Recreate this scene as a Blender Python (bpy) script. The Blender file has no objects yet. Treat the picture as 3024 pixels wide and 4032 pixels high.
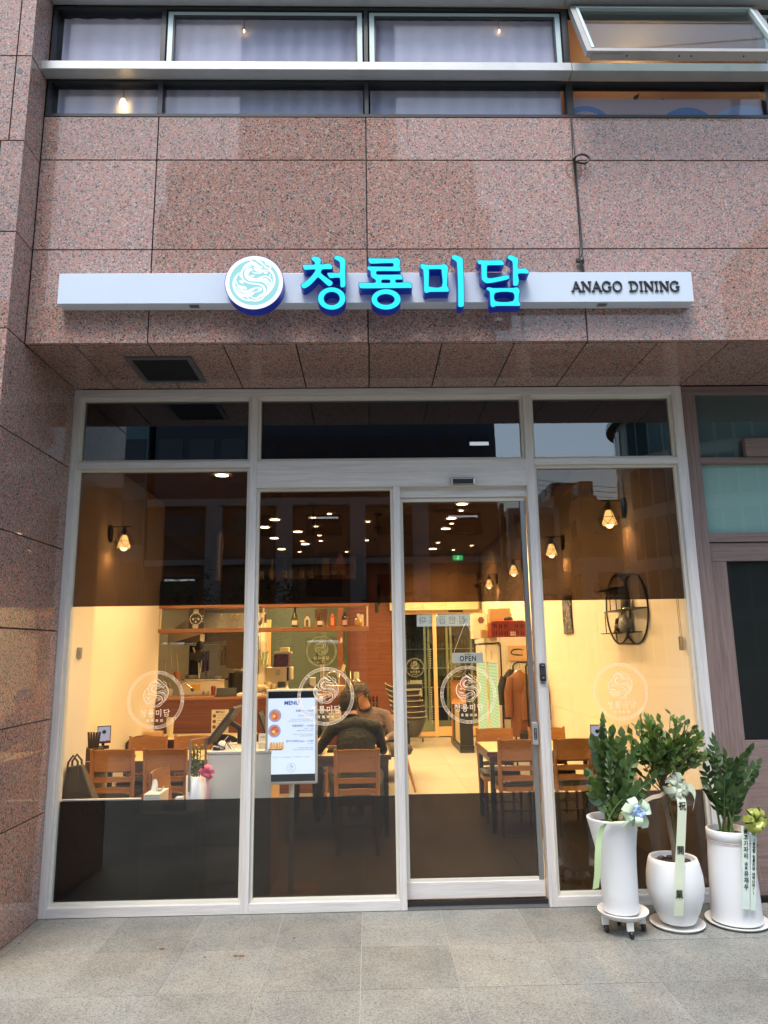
import bpy, bmesh, math, random
from mathutils import Vector, Matrix, Quaternion
R = math.radians
rnd = random.Random(7)
sc = bpy.context.scene
# ------------------------------------------------------------------ camera
cd = bpy.data.cameras.new('camera'); cam = bpy.data.objects.new('camera', cd)
sc.collection.objects.link(cam); sc.camera = cam
cd.sensor_fit = 'HORIZONTAL'; cd.sensor_width = 36.0; cd.lens = 33.689
cd.clip_start = .05; cd.clip_end = 600
_r = Vector((.99967851, -.02070785, -.01463107)); _u = Vector((.01042354, -.19038491, .98165418)); _f = Vector((.02311348, .9814911, .19010785))
cam.matrix_world = Matrix(((_r.x, _u.x, -_f.x, 0), (_r.y, _u.y, -_f.y, -5.1419), (_r.z, _u.z, -_f.z, 1.68), (0, 0, 0, 1)))
# ------------------------------------------------------------------ world, sun, exposure
w = bpy.data.worlds.new('World'); sc.world = w; w.use_nodes = True
wn = w.node_tree.nodes; wl = w.node_tree.links
sky = wn.new('ShaderNodeTexSky'); sky.sky_type = 'NISHITA'; sky.sun_disc = False
SUN_EL, SUN_AZ = R(64), R(196)
sky.sun_elevation = SUN_EL; sky.sun_rotation = SUN_AZ
sky.air_density = 1.5; sky.dust_density = 2.4; sky.ozone_density = 1.0
wn['Background'].inputs[1].default_value = .15
wl.new(sky.outputs[0], wn['Background'].inputs[0])
sl = bpy.data.lights.new('sun', 'SUN'); sl.energy = 1.3; sl.angle = R(22); sl.color = (1, .97, .93)
so = bpy.data.objects.new('sun', sl); sc.collection.objects.link(so)
sd = Vector((math.sin(SUN_AZ) * math.cos(SUN_EL), math.cos(SUN_AZ) * math.cos(SUN_EL), math.sin(SUN_EL)))
so.rotation_euler = sd.to_track_quat('Z', 'Y').to_euler(); so.location = (0, -10, 20)
EXPO = 1.18; GK = 2 ** -EXPO      # GK: lamps and screens are metered against this exposure
sc.view_settings.view_transform = 'Standard'; sc.view_settings.look = 'None'
sc.view_settings.exposure = EXPO; sc.view_settings.gamma = 1
sc.view_settings.use_curve_mapping = False
sc.cycles.max_bounces = 10; sc.cycles.transparent_max_bounces = 16
sc.cycles.sample_clamp_indirect = 6.0; sc.cycles.caustics_reflective = False; sc.cycles.caustics_refractive = False

# ------------------------------------------------------------------ materials
def _mat(name):
    m = bpy.data.materials.new(name); m.use_nodes = True
    return m, m.node_tree.nodes, m.node_tree.links, m.node_tree.nodes['Principled BSDF']
def N(nt, kind, **kw):
    n = nt.new(kind)
    for k, v in kw.items(): setattr(n, k, v)
    return n
def setin(node, **kw):
    for k, v in kw.items(): node.inputs[k.replace('_', ' ')].default_value = v
def rgba(c): return (c[0], c[1], c[2], 1)
MATS = {}
def plain(name, col, rough=.5, metal=0, spec=.5, var=.06, scale=30, bump=0, coat=0, grime=0):
    """colour with a fine mottling and roughness wear, all procedural"""
    if name in MATS: return MATS[name]
    m, nt, lk, b = _mat(name)
    g = N(nt, 'ShaderNodeNewGeometry')
    no = N(nt, 'ShaderNodeTexNoise'); setin(no, Scale=scale, Detail=6.0, Roughness=.65)
    lk.new(g.outputs['Position'], no.inputs['Vector'])
    mx = N(nt, 'ShaderNodeMix', data_type='RGBA'); mx.inputs[6].default_value = rgba([c * (1 - var) for c in col]); mx.inputs[7].default_value = rgba([min(1, c * (1 + var)) for c in col])
    lk.new(no.outputs[0], mx.inputs[0]); last = mx.outputs[2]
    if grime:
        n2 = N(nt, 'ShaderNodeTexNoise'); setin(n2, Scale=2.3, Detail=8.0, Roughness=.7)
        lk.new(g.outputs['Position'], n2.inputs['Vector'])
        mr = N(nt, 'ShaderNodeMapRange'); setin(mr, From_Min=.5, From_Max=.75, To_Min=0, To_Max=grime); lk.new(n2.outputs[0], mr.inputs[0])
        m2 = N(nt, 'ShaderNodeMix', data_type='RGBA'); m2.inputs[7].default_value = rgba([c * .45 for c in col]); lk.new(mr.outputs[0], m2.inputs[0]); lk.new(last, m2.inputs[6]); last = m2.outputs[2]
    lk.new(last, b.inputs['Base Color'])
    r = N(nt, 'ShaderNodeMapRange'); setin(r, To_Min=max(0, rough - .06), To_Max=min(1, rough + .08)); lk.new(no.outputs[0], r.inputs[0]); lk.new(r.outputs[0], b.inputs['Roughness'])
    setin(b, Metallic=metal); b.inputs['Specular IOR Level'].default_value = spec
    if coat: setin(b, Coat_Weight=coat, Coat_Roughness=.08)
    if bump:
        bp = N(nt, 'ShaderNodeBump'); setin(bp, Strength=bump, Distance=.004); lk.new(no.outputs[0], bp.inputs['Height']); lk.new(bp.outputs[0], b.inputs['Normal'])
    MATS[name] = m; return m
def glow(name, col, s):
    if name in MATS: return MATS[name]
    m, nt, lk, b = _mat(name)
    setin(b, Base_Color=rgba([c * .04 for c in col]), Emission_Color=rgba(col), Emission_Strength=s * GK, Roughness=.4)
    MATS[name] = m; return m
def wood(name, ca, cb, axis='Z', rough=.5, scale=1.0, contrast=1.0, spec=.4, pos='Position'):
    """grain stretched along axis"""
    if name in MATS: return MATS[name]
    m, nt, lk, b = _mat(name)
    if pos == 'Position':
        src = N(nt, 'ShaderNodeNewGeometry').outputs['Position']
    else: src = N(nt, 'ShaderNodeTexCoord').outputs['Object']
    mp = N(nt, 'ShaderNodeMapping'); s = [38 * scale] * 3; s['XYZ'.index(axis)] = 1.6 * scale
    mp.inputs['Scale'].default_value = s; lk.new(src, mp.inputs[0])
    oi = N(nt, 'ShaderNodeObjectInfo'); ad = N(nt, 'ShaderNodeVectorMath', operation='ADD'); lk.new(mp.outputs[0], ad.inputs[0]); lk.new(oi.outputs['Random'], ad.inputs[1])
    sc_ = N(nt, 'ShaderNodeVectorMath', operation='SCALE'); sc_.inputs[3].default_value = 1.0; lk.new(ad.outputs[0], sc_.inputs[0])
    n1 = N(nt, 'ShaderNodeTexNoise'); setin(n1, Scale=1.0, Detail=7.0, Roughness=.62, Distortion=.9); lk.new(sc_.outputs[0], n1.inputs['Vector'])
    n2 = N(nt, 'ShaderNodeTexNoise'); setin(n2, Scale=4.5, Detail=3.0, Roughness=.6); lk.new(sc_.outputs[0], n2.inputs['Vector'])
    mm = N(nt, 'ShaderNodeMath', operation='MULTIPLY_ADD'); mm.inputs[1].default_value = .45; lk.new(n2.outputs[0], mm.inputs[0]); lk.new(n1.outputs[0], mm.inputs[2])
    mr = N(nt, 'ShaderNodeMapRange'); setin(mr, From_Min=.72 - .26 / contrast, From_Max=.72 + .26 / contrast); lk.new(mm.outputs[0], mr.inputs[0])
    mx = N(nt, 'ShaderNodeMix', data_type='RGBA'); mx.inputs[6].default_value = rgba(ca); mx.inputs[7].default_value = rgba(cb); lk.new(mr.outputs[0], mx.inputs[0])
    lk.new(mx.outputs[2], b.inputs['Base Color']); setin(b, Roughness=rough); b.inputs['Specular IOR Level'].default_value = spec
    bp = N(nt, 'ShaderNodeBump'); setin(bp, Strength=.15, Distance=.001); lk.new(mm.outputs[0], bp.inputs['Height']); lk.new(bp.outputs[0], b.inputs['Normal'])
    MATS[name] = m; return m
def granite(name, pinkness=1.0, rough=.03, scale=132, bright=.84):
    m, nt, lk, b = _mat(name)
    g = N(nt, 'ShaderNodeNewGeometry')
    nz = N(nt, 'ShaderNodeTexNoise'); setin(nz, Scale=scale * 1.3, Detail=2.0); lk.new(g.outputs['Position'], nz.inputs['Vector'])
    sb = N(nt, 'ShaderNodeVectorMath', operation='SCALE'); sb.inputs[3].default_value = .012; lk.new(nz.outputs['Color'], sb.inputs[0])
    ad = N(nt, 'ShaderNodeVectorMath', operation='ADD'); lk.new(g.outputs['Position'], ad.inputs[0]); lk.new(sb.outputs[0], ad.inputs[1])
    vo = N(nt, 'ShaderNodeTexVoronoi'); setin(vo, Scale=scale); lk.new(ad.outputs[0], vo.inputs['Vector'])
    sp = N(nt, 'ShaderNodeSeparateColor'); lk.new(vo.outputs['Color'], sp.inputs[0])
    cr = N(nt, 'ShaderNodeValToRGB'); e = cr.color_ramp; e.interpolation = 'CONSTANT'
    k = bright
    cols = [(0, (.075, .070, .068)), (.06, (.17, .155, .15)), (.17, (.27, .245, .23)), (.34, (.37, .34, .325)), (.50, (.44, .28, .245)), (.68, (.52, .345, .30)), (.86, (.38, .23, .20)), (.96, (.58, .52, .48))]
    for i, (p, c) in enumerate(cols):
        el = e.elements[i] if i < 2 else e.elements.new(p)
        el.position = p
        gy = sum(c) / 3
        el.color = rgba([(gy + (v - gy) * pinkness) * k for v in c])
    lk.new(sp.outputs[0], cr.inputs[0])
    # broad tone drift and per panel tone
    n3 = N(nt, 'ShaderNodeTexNoise'); setin(n3, Scale=1.7, Detail=5.0); lk.new(g.outputs['Position'], n3.inputs['Vector'])
    oi = N(nt, 'ShaderNodeObjectInfo')
    m1 = N(nt, 'ShaderNodeMath', operation='MULTIPLY_ADD'); m1.inputs[1].default_value = .16; m1.inputs[2].default_value = .80; lk.new(oi.outputs['Random'], m1.inputs[0])
    m2 = N(nt, 'ShaderNodeMath', operation='MULTIPLY_ADD'); m2.inputs[1].default_value = .24; lk.new(n3.outputs[0], m2.inputs[0]); lk.new(m1.outputs[0], m2.inputs[2])
    mv = N(nt, 'ShaderNodeVectorMath', operation='SCALE'); lk.new(cr.outputs[0], mv.inputs[0]); lk.new(m2.outputs[0], mv.inputs[3])
    lk.new(mv.outputs[0], b.inputs['Base Color'])
    setin(b, Roughness=rough); b.inputs['Specular IOR Level'].default_value = .42
    return m
def glass(name, tint=(.93, .95, .94), refl=1.0, rough=0.0, ior=1.5):
    """thin architectural pane: tinted see-through plus mirror reflection by angle"""
    if name in MATS: return MATS[name]
    m = bpy.data.materials.new(name); m.use_nodes = True; nt = m.node_tree.nodes; lk = m.node_tree.links
    nt.remove(nt['Principled BSDF']); out = nt['Material Output']
    tr = N(nt, 'ShaderNodeBsdfTransparent'); tr.inputs[0].default_value = rgba(tint)
    gl = N(nt, 'ShaderNodeBsdfGlossy'); gl.inputs['Roughness'].default_value = rough; gl.inputs[0].default_value = (1, 1, 1, 1)
    fr = N(nt, 'ShaderNodeFresnel'); ge = N(nt, 'ShaderNodeNewGeometry'); io = N(nt, 'ShaderNodeMath', operation='MULTIPLY_ADD')   # both faces of the pane mirror alike
    io.inputs[1].default_value = 1 / ior - ior; io.inputs[2].default_value = ior; lk.new(ge.outputs['Backfacing'], io.inputs[0]); lk.new(io.outputs[0], fr.inputs[0])
    mu = N(nt, 'ShaderNodeMath', operation='MULTIPLY', use_clamp=True); mu.inputs[1].default_value = refl; lk.new(fr.outputs[0], mu.inputs[0])
    mx = N(nt, 'ShaderNodeMixShader'); lk.new(mu.outputs[0], mx.inputs[0]); lk.new(tr.outputs[0], mx.inputs[1]); lk.new(gl.outputs[0], mx.inputs[2])
    lk.new(mx.outputs[0], out.inputs[0]); MATS[name] = m; return m
def tint(name, col):
    """sun film: only darkens what is behind it"""
    if name in MATS: return MATS[name]
    m = bpy.data.materials.new(name); m.use_nodes = True; nt = m.node_tree.nodes; lk = m.node_tree.links
    nt.remove(nt['Principled BSDF']); tr = N(nt, 'ShaderNodeBsdfTransparent'); tr.inputs[0].default_value = rgba(col)
    lk.new(tr.outputs[0], nt['Material Output'].inputs[0]); MATS[name] = m; return m
def leafmat(name, ca, cb):
    m, nt, lk, b = _mat(name)
    oi = N(nt, 'ShaderNodeObjectInfo'); mx = N(nt, 'ShaderNodeMix', data_type='RGBA'); mx.inputs[6].default_value = rgba(ca); mx.inputs[7].default_value = rgba(cb)
    g = N(nt, 'ShaderNodeNewGeometry'); no = N(nt, 'ShaderNodeTexNoise'); setin(no, Scale=14.0, Detail=3.0); lk.new(g.outputs['Position'], no.inputs['Vector'])
    ma = N(nt, 'ShaderNodeMath', operation='MULTIPLY_ADD', use_clamp=True); ma.inputs[1].default_value = .7; lk.new(oi.outputs['Random'], ma.inputs[0])
    m3 = N(nt, 'ShaderNodeMath', operation='MULTIPLY'); m3.inputs[1].default_value = .45; lk.new(no.outputs[0], m3.inputs[0]); lk.new(m3.outputs[0], ma.inputs[2])
    lk.new(ma.outputs[0], mx.inputs[0]); lk.new(mx.outputs[2], b.inputs['Base Color'])
    setin(b, Roughness=.36); b.inputs['Specular IOR Level'].default_value = .5
    t = N(nt, 'ShaderNodeBsdfTranslucent'); lk.new(mx.outputs[2], t.inputs[0]); ms = N(nt, 'ShaderNodeMixShader'); ms.inputs[0].default_value = .28; lk.new(b.outputs[0], ms.inputs[1]); lk.new(t.outputs[0], ms.inputs[2]); lk.new(ms.outputs[0], nt['Material Output'].inputs[0])
    return m

PINK = granite('pink_granite', 1.55); PAVE = None
FRAME_V = wood('ash_laminate_upright', (.56, .535, .52), (.77, .75, .735), 'Z', .45, 1.0, 1.15)
FRAME_H = wood('ash_laminate_level', (.56, .535, .52), (.77, .75, .735), 'X', .45, 1.0, 1.15)
NWOOD_V = wood('brown_laminate_upright', (.155, .105, .095), (.29, .215, .20), 'Z', .5, 1.2, 1.1)
NWOOD_H = wood('brown_laminate_level', (.155, .105, .095), (.29, .215, .20), 'X', .5, 1.2, 1.1)
BEAD = plain('cream_bead', (.70, .68, .60), .45, var=.04, grime=.15)
ALU = plain('painted_aluminium', (.52, .54, .54), .38, .35, var=.05, scale=4, grime=.35)
GREYM = plain('grey_metal', (.35, .36, .37), .35, .8, var=.05)
DARKFR = plain('dark_window_frame', (.028, .032, .036), .35, .2, var=.1)
SIGNW = plain('white_sign_paint', (.62, .72, .84), .32, var=.02, scale=3, grime=.06)
BLACK = plain('black_plastic', (.018, .018, .02), .35, var=.15)
BLACKM = plain('black_metal', (.022, .02, .02), .4, .6, var=.15)
CHROME = plain('brushed_steel', (.58, .56, .52), .24, 1.0, var=.08, scale=12)
WHITE = plain('white_plastic', (.78, .78, .76), .35, var=.03)
CREAM = plain('cream_wall_paint', (.82, .76, .64), .75, var=.03, scale=5, bump=.04)
CHAIRW = wood('chair_wood', (.25, .108, .036), (.43, .20, .072), 'X', .32, 1.3, .8, .5, 'Object')
CHAIRV = wood('chair_wood_upright', (.25, .108, .036), (.43, .20, .072), 'Z', .32, 1.3, .8, .5, 'Object')
BROWNP = wood('reddish_wood_panel', (.095, .030, .015), (.18, .066, .032), 'X', .38, .7, 1.1)
SHELFW = wood('shelf_wood', (.20, .085, .038), (.36, .165, .078), 'X', .4, 1, 1)
PINE = wood('light_door_wood', (.58, .36, .16), (.72, .50, .25), 'Z', .45, 1, .7)
BLINDW = wood('blind_slat_wood', (.60, .42, .24), (.76, .57, .34), 'X', .5, 1, .7)
SEAT = plain('dark_vinyl_seat', (.035, .034, .034), .42, var=.15, scale=60, bump=.1)
GREEN = plain('sage_green_wall', (.065, .088, .060), .6, var=.04, scale=3)
PANE = glass('clear_pane', (.97, .98, .975), .85)
UPANE = glass('upper_pane', (.90, .91, .95), .5)
TPANE = glass('transom_pane', (.6, .62, .66), 2.6)
FILM = tint('dark_film', (.072, .050, .038))
FILML = tint('dark_film_lower', (.048, .038, .031))
THING = glass('thin_glass', (.9, .93, .9), 1.2)
def translucent(m, col, k):
    nt = m.node_tree.nodes; lk = m.node_tree.links; b = nt['Principled BSDF']; t = N(nt, 'ShaderNodeBsdfTranslucent'); t.inputs[0].default_value = rgba(col); mx = N(nt, 'ShaderNodeMixShader'); mx.inputs[0].default_value = k
    lk.new(b.outputs[0], mx.inputs[1]); lk.new(t.outputs[0], mx.inputs[2]); lk.new(mx.outputs[0], nt['Material Output'].inputs[0]); return m
STICK = translucent(plain('white_vinyl', (.93, .94, .95), .5, var=.02), (.95, .95, .95), .48)
STICKG = plain('grey_green_vinyl', (.36, .42, .31), .6, var=.03)
POTW = plain('matt_white_ceramic', (.74, .755, .775), .42, var=.035, scale=9, bump=.03)
SOIL = plain('dark_soil', (.03, .022, .016), .9, var=.4, scale=90, bump=.5)
BARK = plain('grey_bark', (.17, .13, .09), .8, var=.3, scale=60, bump=.4)
BLACKINK = plain('black_ink', (.012, .012, .014), .6, var=.1)

# ------------------------------------------------------------------ mesh helpers
class B:
    """collects shapes; build() links them as ONE mesh object"""
    def __init__(s): s.v = []; s.f = []; s.sm = []; s.mi = []
    def add(s, vs, fs, smooth=False, mi=0):
        o = len(s.v); s.v += [tuple(p) for p in vs]; s.f += [tuple(i + o for i in f) for f in fs]; s.sm += [smooth] * len(fs); s.mi += [mi] * len(fs); return s
    def box(s, x0, x1, y0, y1, z0, z1, mi=0):
        v = [(x, y, z) for z in (z0, z1) for y in (y0, y1) for x in (x0, x1)]
        return s.add(v, [(0, 2, 3, 1), (4, 5, 7, 6), (0, 1, 5, 4), (2, 6, 7, 3), (0, 4, 6, 2), (1, 3, 7, 5)], mi=mi)
    def obox(s, c, ax, ay, az, mi=0):
        c, ax, ay, az = map(Vector, (c, ax, ay, az))
        v = [c + ax * i + ay * j + az * k for k in (-1, 1) for j in (-1, 1) for i in (-1, 1)]
        return s.add(v, [(0, 2, 3, 1), (4, 5, 7, 6), (0, 1, 5, 4), (2, 6, 7, 3), (0, 4, 6, 2), (1, 3, 7, 5)], mi=mi)
    def quad(s, a, b, c, d, mi=0): return s.add([a, b, c, d], [(0, 1, 2, 3)], mi=mi)
    def lathe(s, prof, c=(0, 0, 0), n=24, axis='Z', smooth=True, sx=1, sy=1, cap=True, mi=0, fn=None):
        vs = []; fs = []
        for (r, z) in prof:
            for i in range(n):
                a = 2 * math.pi * i / n; x, y = r * math.cos(a) * sx, r * math.sin(a) * sy
                p = {'Z': (x, y, z), 'Y': (x, z, y), 'X': (z, x, y)}[axis]
                if fn: p = fn(p)
                vs.append((c[0] + p[0], c[1] + p[1], c[2] + p[2]))
        for k in range(len(prof) - 1):
            for i in range(n): j = (i + 1) % n; fs.append((k * n + i, k * n + j, (k + 1) * n + j, (k + 1) * n + i))
        s.add(vs, fs, smooth, mi)
        if cap:
            for k, rv in ((0, True), (len(prof) - 1, False)):
                if prof[k][0] > 1e-5:
                    ring = list(range(k * n, k * n + n)); s.add([vs[i] for i in ring], [tuple(range(n))[::-1] if rv else tuple(range(n))], False, mi)
        return s
    def cyl(s, c, r, h, n=20, axis='Z', mi=0): return s.lathe([(r, 0), (r, h)], c, n, axis, mi=mi)
    def tube(s, pts, r, n=8, closed=False, smooth=True, flat=1.0, mi=0, up=None):
        pts = [Vector(p) for p in pts]; m = len(pts); rr = r if isinstance(r, (list, tuple)) else [r] * m
        vs = []; fs = []; prev = None
        for i, p in enumerate(pts):
            a = pts[(i - 1) % m] if (closed or i) else p; b = pts[(i + 1) % m] if (closed or i < m - 1) else p
            t = (b - a); t = t.normalized() if t.length > 1e-9 else Vector((0, 0, 1))
            if prev is None:
                q = Vector(up) if up else (Vector((0, 0, 1)) if abs(t.z) < .9 else Vector((1, 0, 0)))
                u = (q - t * q.dot(t)).normalized()
            else: u = (prev - t * prev.dot(t)); u = u.normalized() if u.length > 1e-6 else prev
            prev = u; v = t.cross(u)
            for k in range(n):
                an = 2 * math.pi * k / n; vs.append(p + (u * math.cos(an) + v * math.sin(an) * flat) * rr[i])
        for i in range(m if closed else m - 1):
            for k in range(n):
                j = (i + 1) % m; l = (k + 1) % n; fs.append((i * n + k, i * n + l, j * n + l, j * n + k))
        s.add(vs, fs, smooth, mi)
        if not closed: s.add([vs[k] for k in range(n)], [tuple(range(n))[::-1]], mi=mi); s.add([vs[(m - 1) * n + k] for k in range(n)], [tuple(range(n))], mi=mi)
        return s
    def ball(s, c, r, n=12, m=8, sx=1, sy=1, sz=1, mi=0, fn=None):
        vs = [(c[0], c[1], c[2] - r * sz)]; fs = []
        for j in range(1, m):
            t = math.pi * j / m
            for i in range(n):
                a = 2 * math.pi * i / n; vs.append((c[0] + r * sx * math.sin(t) * math.cos(a), c[1] + r * sy * math.sin(t) * math.sin(a), c[2] - r * sz * math.cos(t)))
        vs.append((c[0], c[1], c[2] + r * sz))
        for i in range(n):
            k = (i + 1) % n; fs.append((0, 1 + k, 1 + i)); fs.append((len(vs) - 1, 1 + (m - 2) * n + i, 1 + (m - 2) * n + k))
            for j in range(m - 2): fs.append((1 + j * n + i, 1 + j * n + k, 1 + (j + 1) * n + k, 1 + (j + 1) * n + i))
        if fn: vs = [fn(Vector(v)) for v in vs]
        return s.add(vs, fs, True, mi)
    def sheet(s, fn, nu, nv, thick=0, smooth=True, mi=0):
        """surface from fn(u, v), optionally closed to a solid of that thickness along fn normals (y by default)"""
        vs = [Vector(fn(i / nu, j / nv)) for j in range(nv + 1) for i in range(nu + 1)]
        fs = [(j * (nu + 1) + i, j * (nu + 1) + i + 1, (j + 1) * (nu + 1) + i + 1, (j + 1) * (nu + 1) + i) for j in range(nv) for i in range(nu)]
        if thick:
            t = Vector(thick); k = len(vs); v2 = [v + t for v in vs]; f2 = [tuple(i + k for i in f[::-1]) for f in fs]
            ed = [j * (nu + 1) for j in range(nv + 1)]; er = [j * (nu + 1) + nu for j in range(nv + 1)]; eb = list(range(nu + 1)); et = [nv * (nu + 1) + i for i in range(nu + 1)]
            sd = []
            for e, fl in ((ed, 0), (er, 1), (eb, 1), (et, 0)):
                for a, b in zip(e, e[1:]): sd.append((a, b, b + k, a + k) if fl else (b, a, a + k, b + k))
            return s.add(vs + v2, fs + f2 + sd, smooth, mi)
        return s.add(vs, fs, smooth, mi)
def mesh_of(name, b, mats, off=(0, 0, 0), bevel=0):
    me = bpy.data.meshes.new(name); o = Vector(off)
    me.from_pydata([tuple(Vector(v) - o) for v in b.v], [], b.f)
    for m in (mats if isinstance(mats, (list, tuple)) else [mats]): me.materials.append(m)
    me.polygons.foreach_set('use_smooth', b.sm); me.polygons.foreach_set('material_index', b.mi)
    me.validate(); me.update(); return me
def link(name, data, parent=None, loc=(0, 0, 0), rot=(0, 0, 0), scale=None, label=None, kind=None):
    o = bpy.data.objects.new(name, data); sc.collection.objects.link(o)
    if parent: o.parent = parent
    o.location = loc; o.rotation_euler = rot
    if scale: o.scale = scale
    if label: o['label'] = label
    if kind: o['kind'] = kind
    return o
def worldloc(o):
    v = Vector((0, 0, 0))
    while o: v += o.location; o = o.parent
    return v
def part(name, b, mats, parent, label=None, bevel=0, kind=None, world=None):
    """world=None: coordinates are local to the parent unless the parent was made with world=True"""
    wd = parent.get('_w', 0) if world is None else world
    off = worldloc(parent) if wd else (0, 0, 0)
    o = link(name, mesh_of(name, b, mats, off), parent, label=label, kind=kind)
    if wd: o['_w'] = 1
    if bevel:
        m = o.modifiers.new('bevel', 'BEVEL'); m.width = bevel; m.segments = 2; m.limit_method = 'ANGLE'; m.angle_limit = R(50); m.harden_normals = False
    return o
def thing(name, label, cat, loc=(0, 0, 0), rz=0, group=None, world=False):
    o = bpy.data.objects.new(name, None); sc.collection.objects.link(o); o.empty_display_size = .1
    o.location = loc; o.rotation_euler = (0, 0, rz); o['label'] = label; o['category'] = cat
    if group: o['group'] = group
    if world: o['_w'] = 1
    return o
def solo(name, b, mats, label, cat, group=None, bevel=0, loc=None):
    """a thing that is one mesh; loc = its base in world coordinates"""
    if loc is None:
        xs = [v[0] for v in b.v]; ys = [v[1] for v in b.v]; zs = [v[2] for v in b.v]
        loc = ((min(xs) + max(xs)) / 2, (min(ys) + max(ys)) / 2, min(zs))
    o = link(name, mesh_of(name, b, mats, loc), None, loc); o['label'] = label; o['category'] = cat
    if group: o['group'] = group
    if bevel:
        m = o.modifiers.new('bevel', 'BEVEL'); m.width = bevel; m.segments = 2; m.limit_method = 'ANGLE'; m.angle_limit = R(50)
    return o
def struct(name, b, mats, parent=None, loc=(0, 0, 0)):
    o = link(name, mesh_of(name, b, mats, loc), parent, loc); o['kind'] = 'structure'; return o
KIDS = {}
def copy_tree(o, parent=None):
    c = o.copy(); sc.collection.objects.link(c); c.parent = parent
    for ch in [x for x in bpy.data.objects if x.parent == o]: copy_tree(ch, c)
    return c
def dup(o, loc, rz, label, group=None):
    c = copy_tree(o); c.location = loc; c.rotation_euler = (0, 0, rz); c['label'] = label
    if group: c['group'] = group
    return c
# ------------------------------------------------------------------ lettering
_dg = None
def curve_mesh(cu, name, mats):
    o = bpy.data.objects.new('tmp', cu); sc.collection.objects.link(o)
    bpy.context.view_layer.update()
    dg = bpy.context.evaluated_depsgraph_get(); me = bpy.data.meshes.new_from_object(o.evaluated_get(dg)); me.name = name
    bpy.data.objects.remove(o); me.materials.clear()
    for m in (mats if isinstance(mats, (list, tuple)) else [mats]): me.materials.append(m)
    return me
def text_mesh(txt, size, mat, align='CENTER', ext=0.0, space=1.0, bold=0.0, line=1.0):
    cu = bpy.data.curves.new('t', 'FONT'); cu.body = txt; cu.size = size; cu.align_x = align; cu.align_y = 'CENTER'
    cu.extrude = ext; cu.space_character = space; cu.offset = bold; cu.space_line = line; cu.resolution_u = 2
    return curve_mesh(cu, 'lettering', mat)
def loops_mesh(loops, mat, ext=0, offset=0, name='shape'):
    cu = bpy.data.curves.new('c', 'CURVE'); cu.dimensions = '2D'; cu.fill_mode = 'BOTH'; cu.extrude = ext; cu.offset = offset
    for lp in loops:
        sp = cu.splines.new('POLY'); sp.points.add(len(lp) - 1); sp.use_cyclic_u = True
        for i, p in enumerate(lp): sp.points[i].co = (p[0], p[1], 0, 1)
    return curve_mesh(cu, name, mat)
def smooth_loop(lp, k=3, corner=40):
    """round a traced outline with Catmull-Rom"""
    n = len(lp); out = []
    for i in range(n):
        p0, p1, p2, p3 = [Vector(lp[(i + d) % n]) for d in (-1, 0, 1, 2)]
        d1 = (p2 - p0) * .5; d2 = (p3 - p1) * .5; L = (p2 - p1).length
        if d1.length > L: d1 = d1.normalized() * L * .8
        if d2.length > L: d2 = d2.normalized() * L * .8
        for j in range(k):
            t = j / k; h = (2 * t**3 - 3 * t**2 + 1, t**3 - 2 * t**2 + t, -2 * t**3 + 3 * t**2, t**3 - t**2)
            q = p1 * h[0] + d1 * h[1] + p2 * h[2] + d2 * h[3]; out.append((q.x, q.y))
    return out
def ribbon(pts, w, k=5):
    """tapered brush stroke: points and widths, returned as an outline"""
    P = [Vector(p) for p in pts]; n = len(P); C = []; W = []
    ws = w if isinstance(w, (list, tuple)) else [w, w]
    for i in range(n - 1):
        p0 = P[i - 1] if i else P[0] * 2 - P[1]; p1 = P[i]; p2 = P[i + 1]; p3 = P[i + 2] if i + 2 < n else P[-1] * 2 - P[-2]
        for j in range(k + (i == n - 2)):
            t = j / k; C.append(.5 * ((2 * p1) + (-p0 + p2) * t + (2 * p0 - 5 * p1 + 4 * p2 - p3) * t * t + (-p0 + 3 * p1 - 3 * p2 + p3) * t**3))
    m = len(C)
    for i in range(m):
        u = i / (m - 1) * (len(ws) - 1); a = int(min(u, len(ws) - 2)); W.append(ws[a] + (ws[a + 1] - ws[a]) * (u - a))
    L = []; Rr = []
    for i in range(m):
        t = (C[min(i + 1, m - 1)] - C[max(i - 1, 0)]); t = t.normalized() if t.length > 0 else Vector((1, 0)); nn = Vector((-t.y, t.x)) * W[i] * .5
        L.append(C[i] + nn); Rr.append(C[i] - nn)
    return L, Rr
def strokes_into(b, strokes, fn, z0=0.0, dz=.00004):
    """flat vinyl strokes; every stroke lies a hair above the last so none share a plane"""
    for q, (pts, w) in enumerate(strokes):
        L, Rr = ribbon(pts, w); z = z0 + q * dz; m = len(L)
        vs = [fn(p.x, p.y, z) for p in L] + [fn(p.x, p.y, z) for p in Rr]
        b.add(vs, [(i, i + 1, m + i + 1, m + i) for i in range(m - 1)])
STANDING = (R(90), 0, 0)      # lettering that faces the street (-Y)
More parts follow.
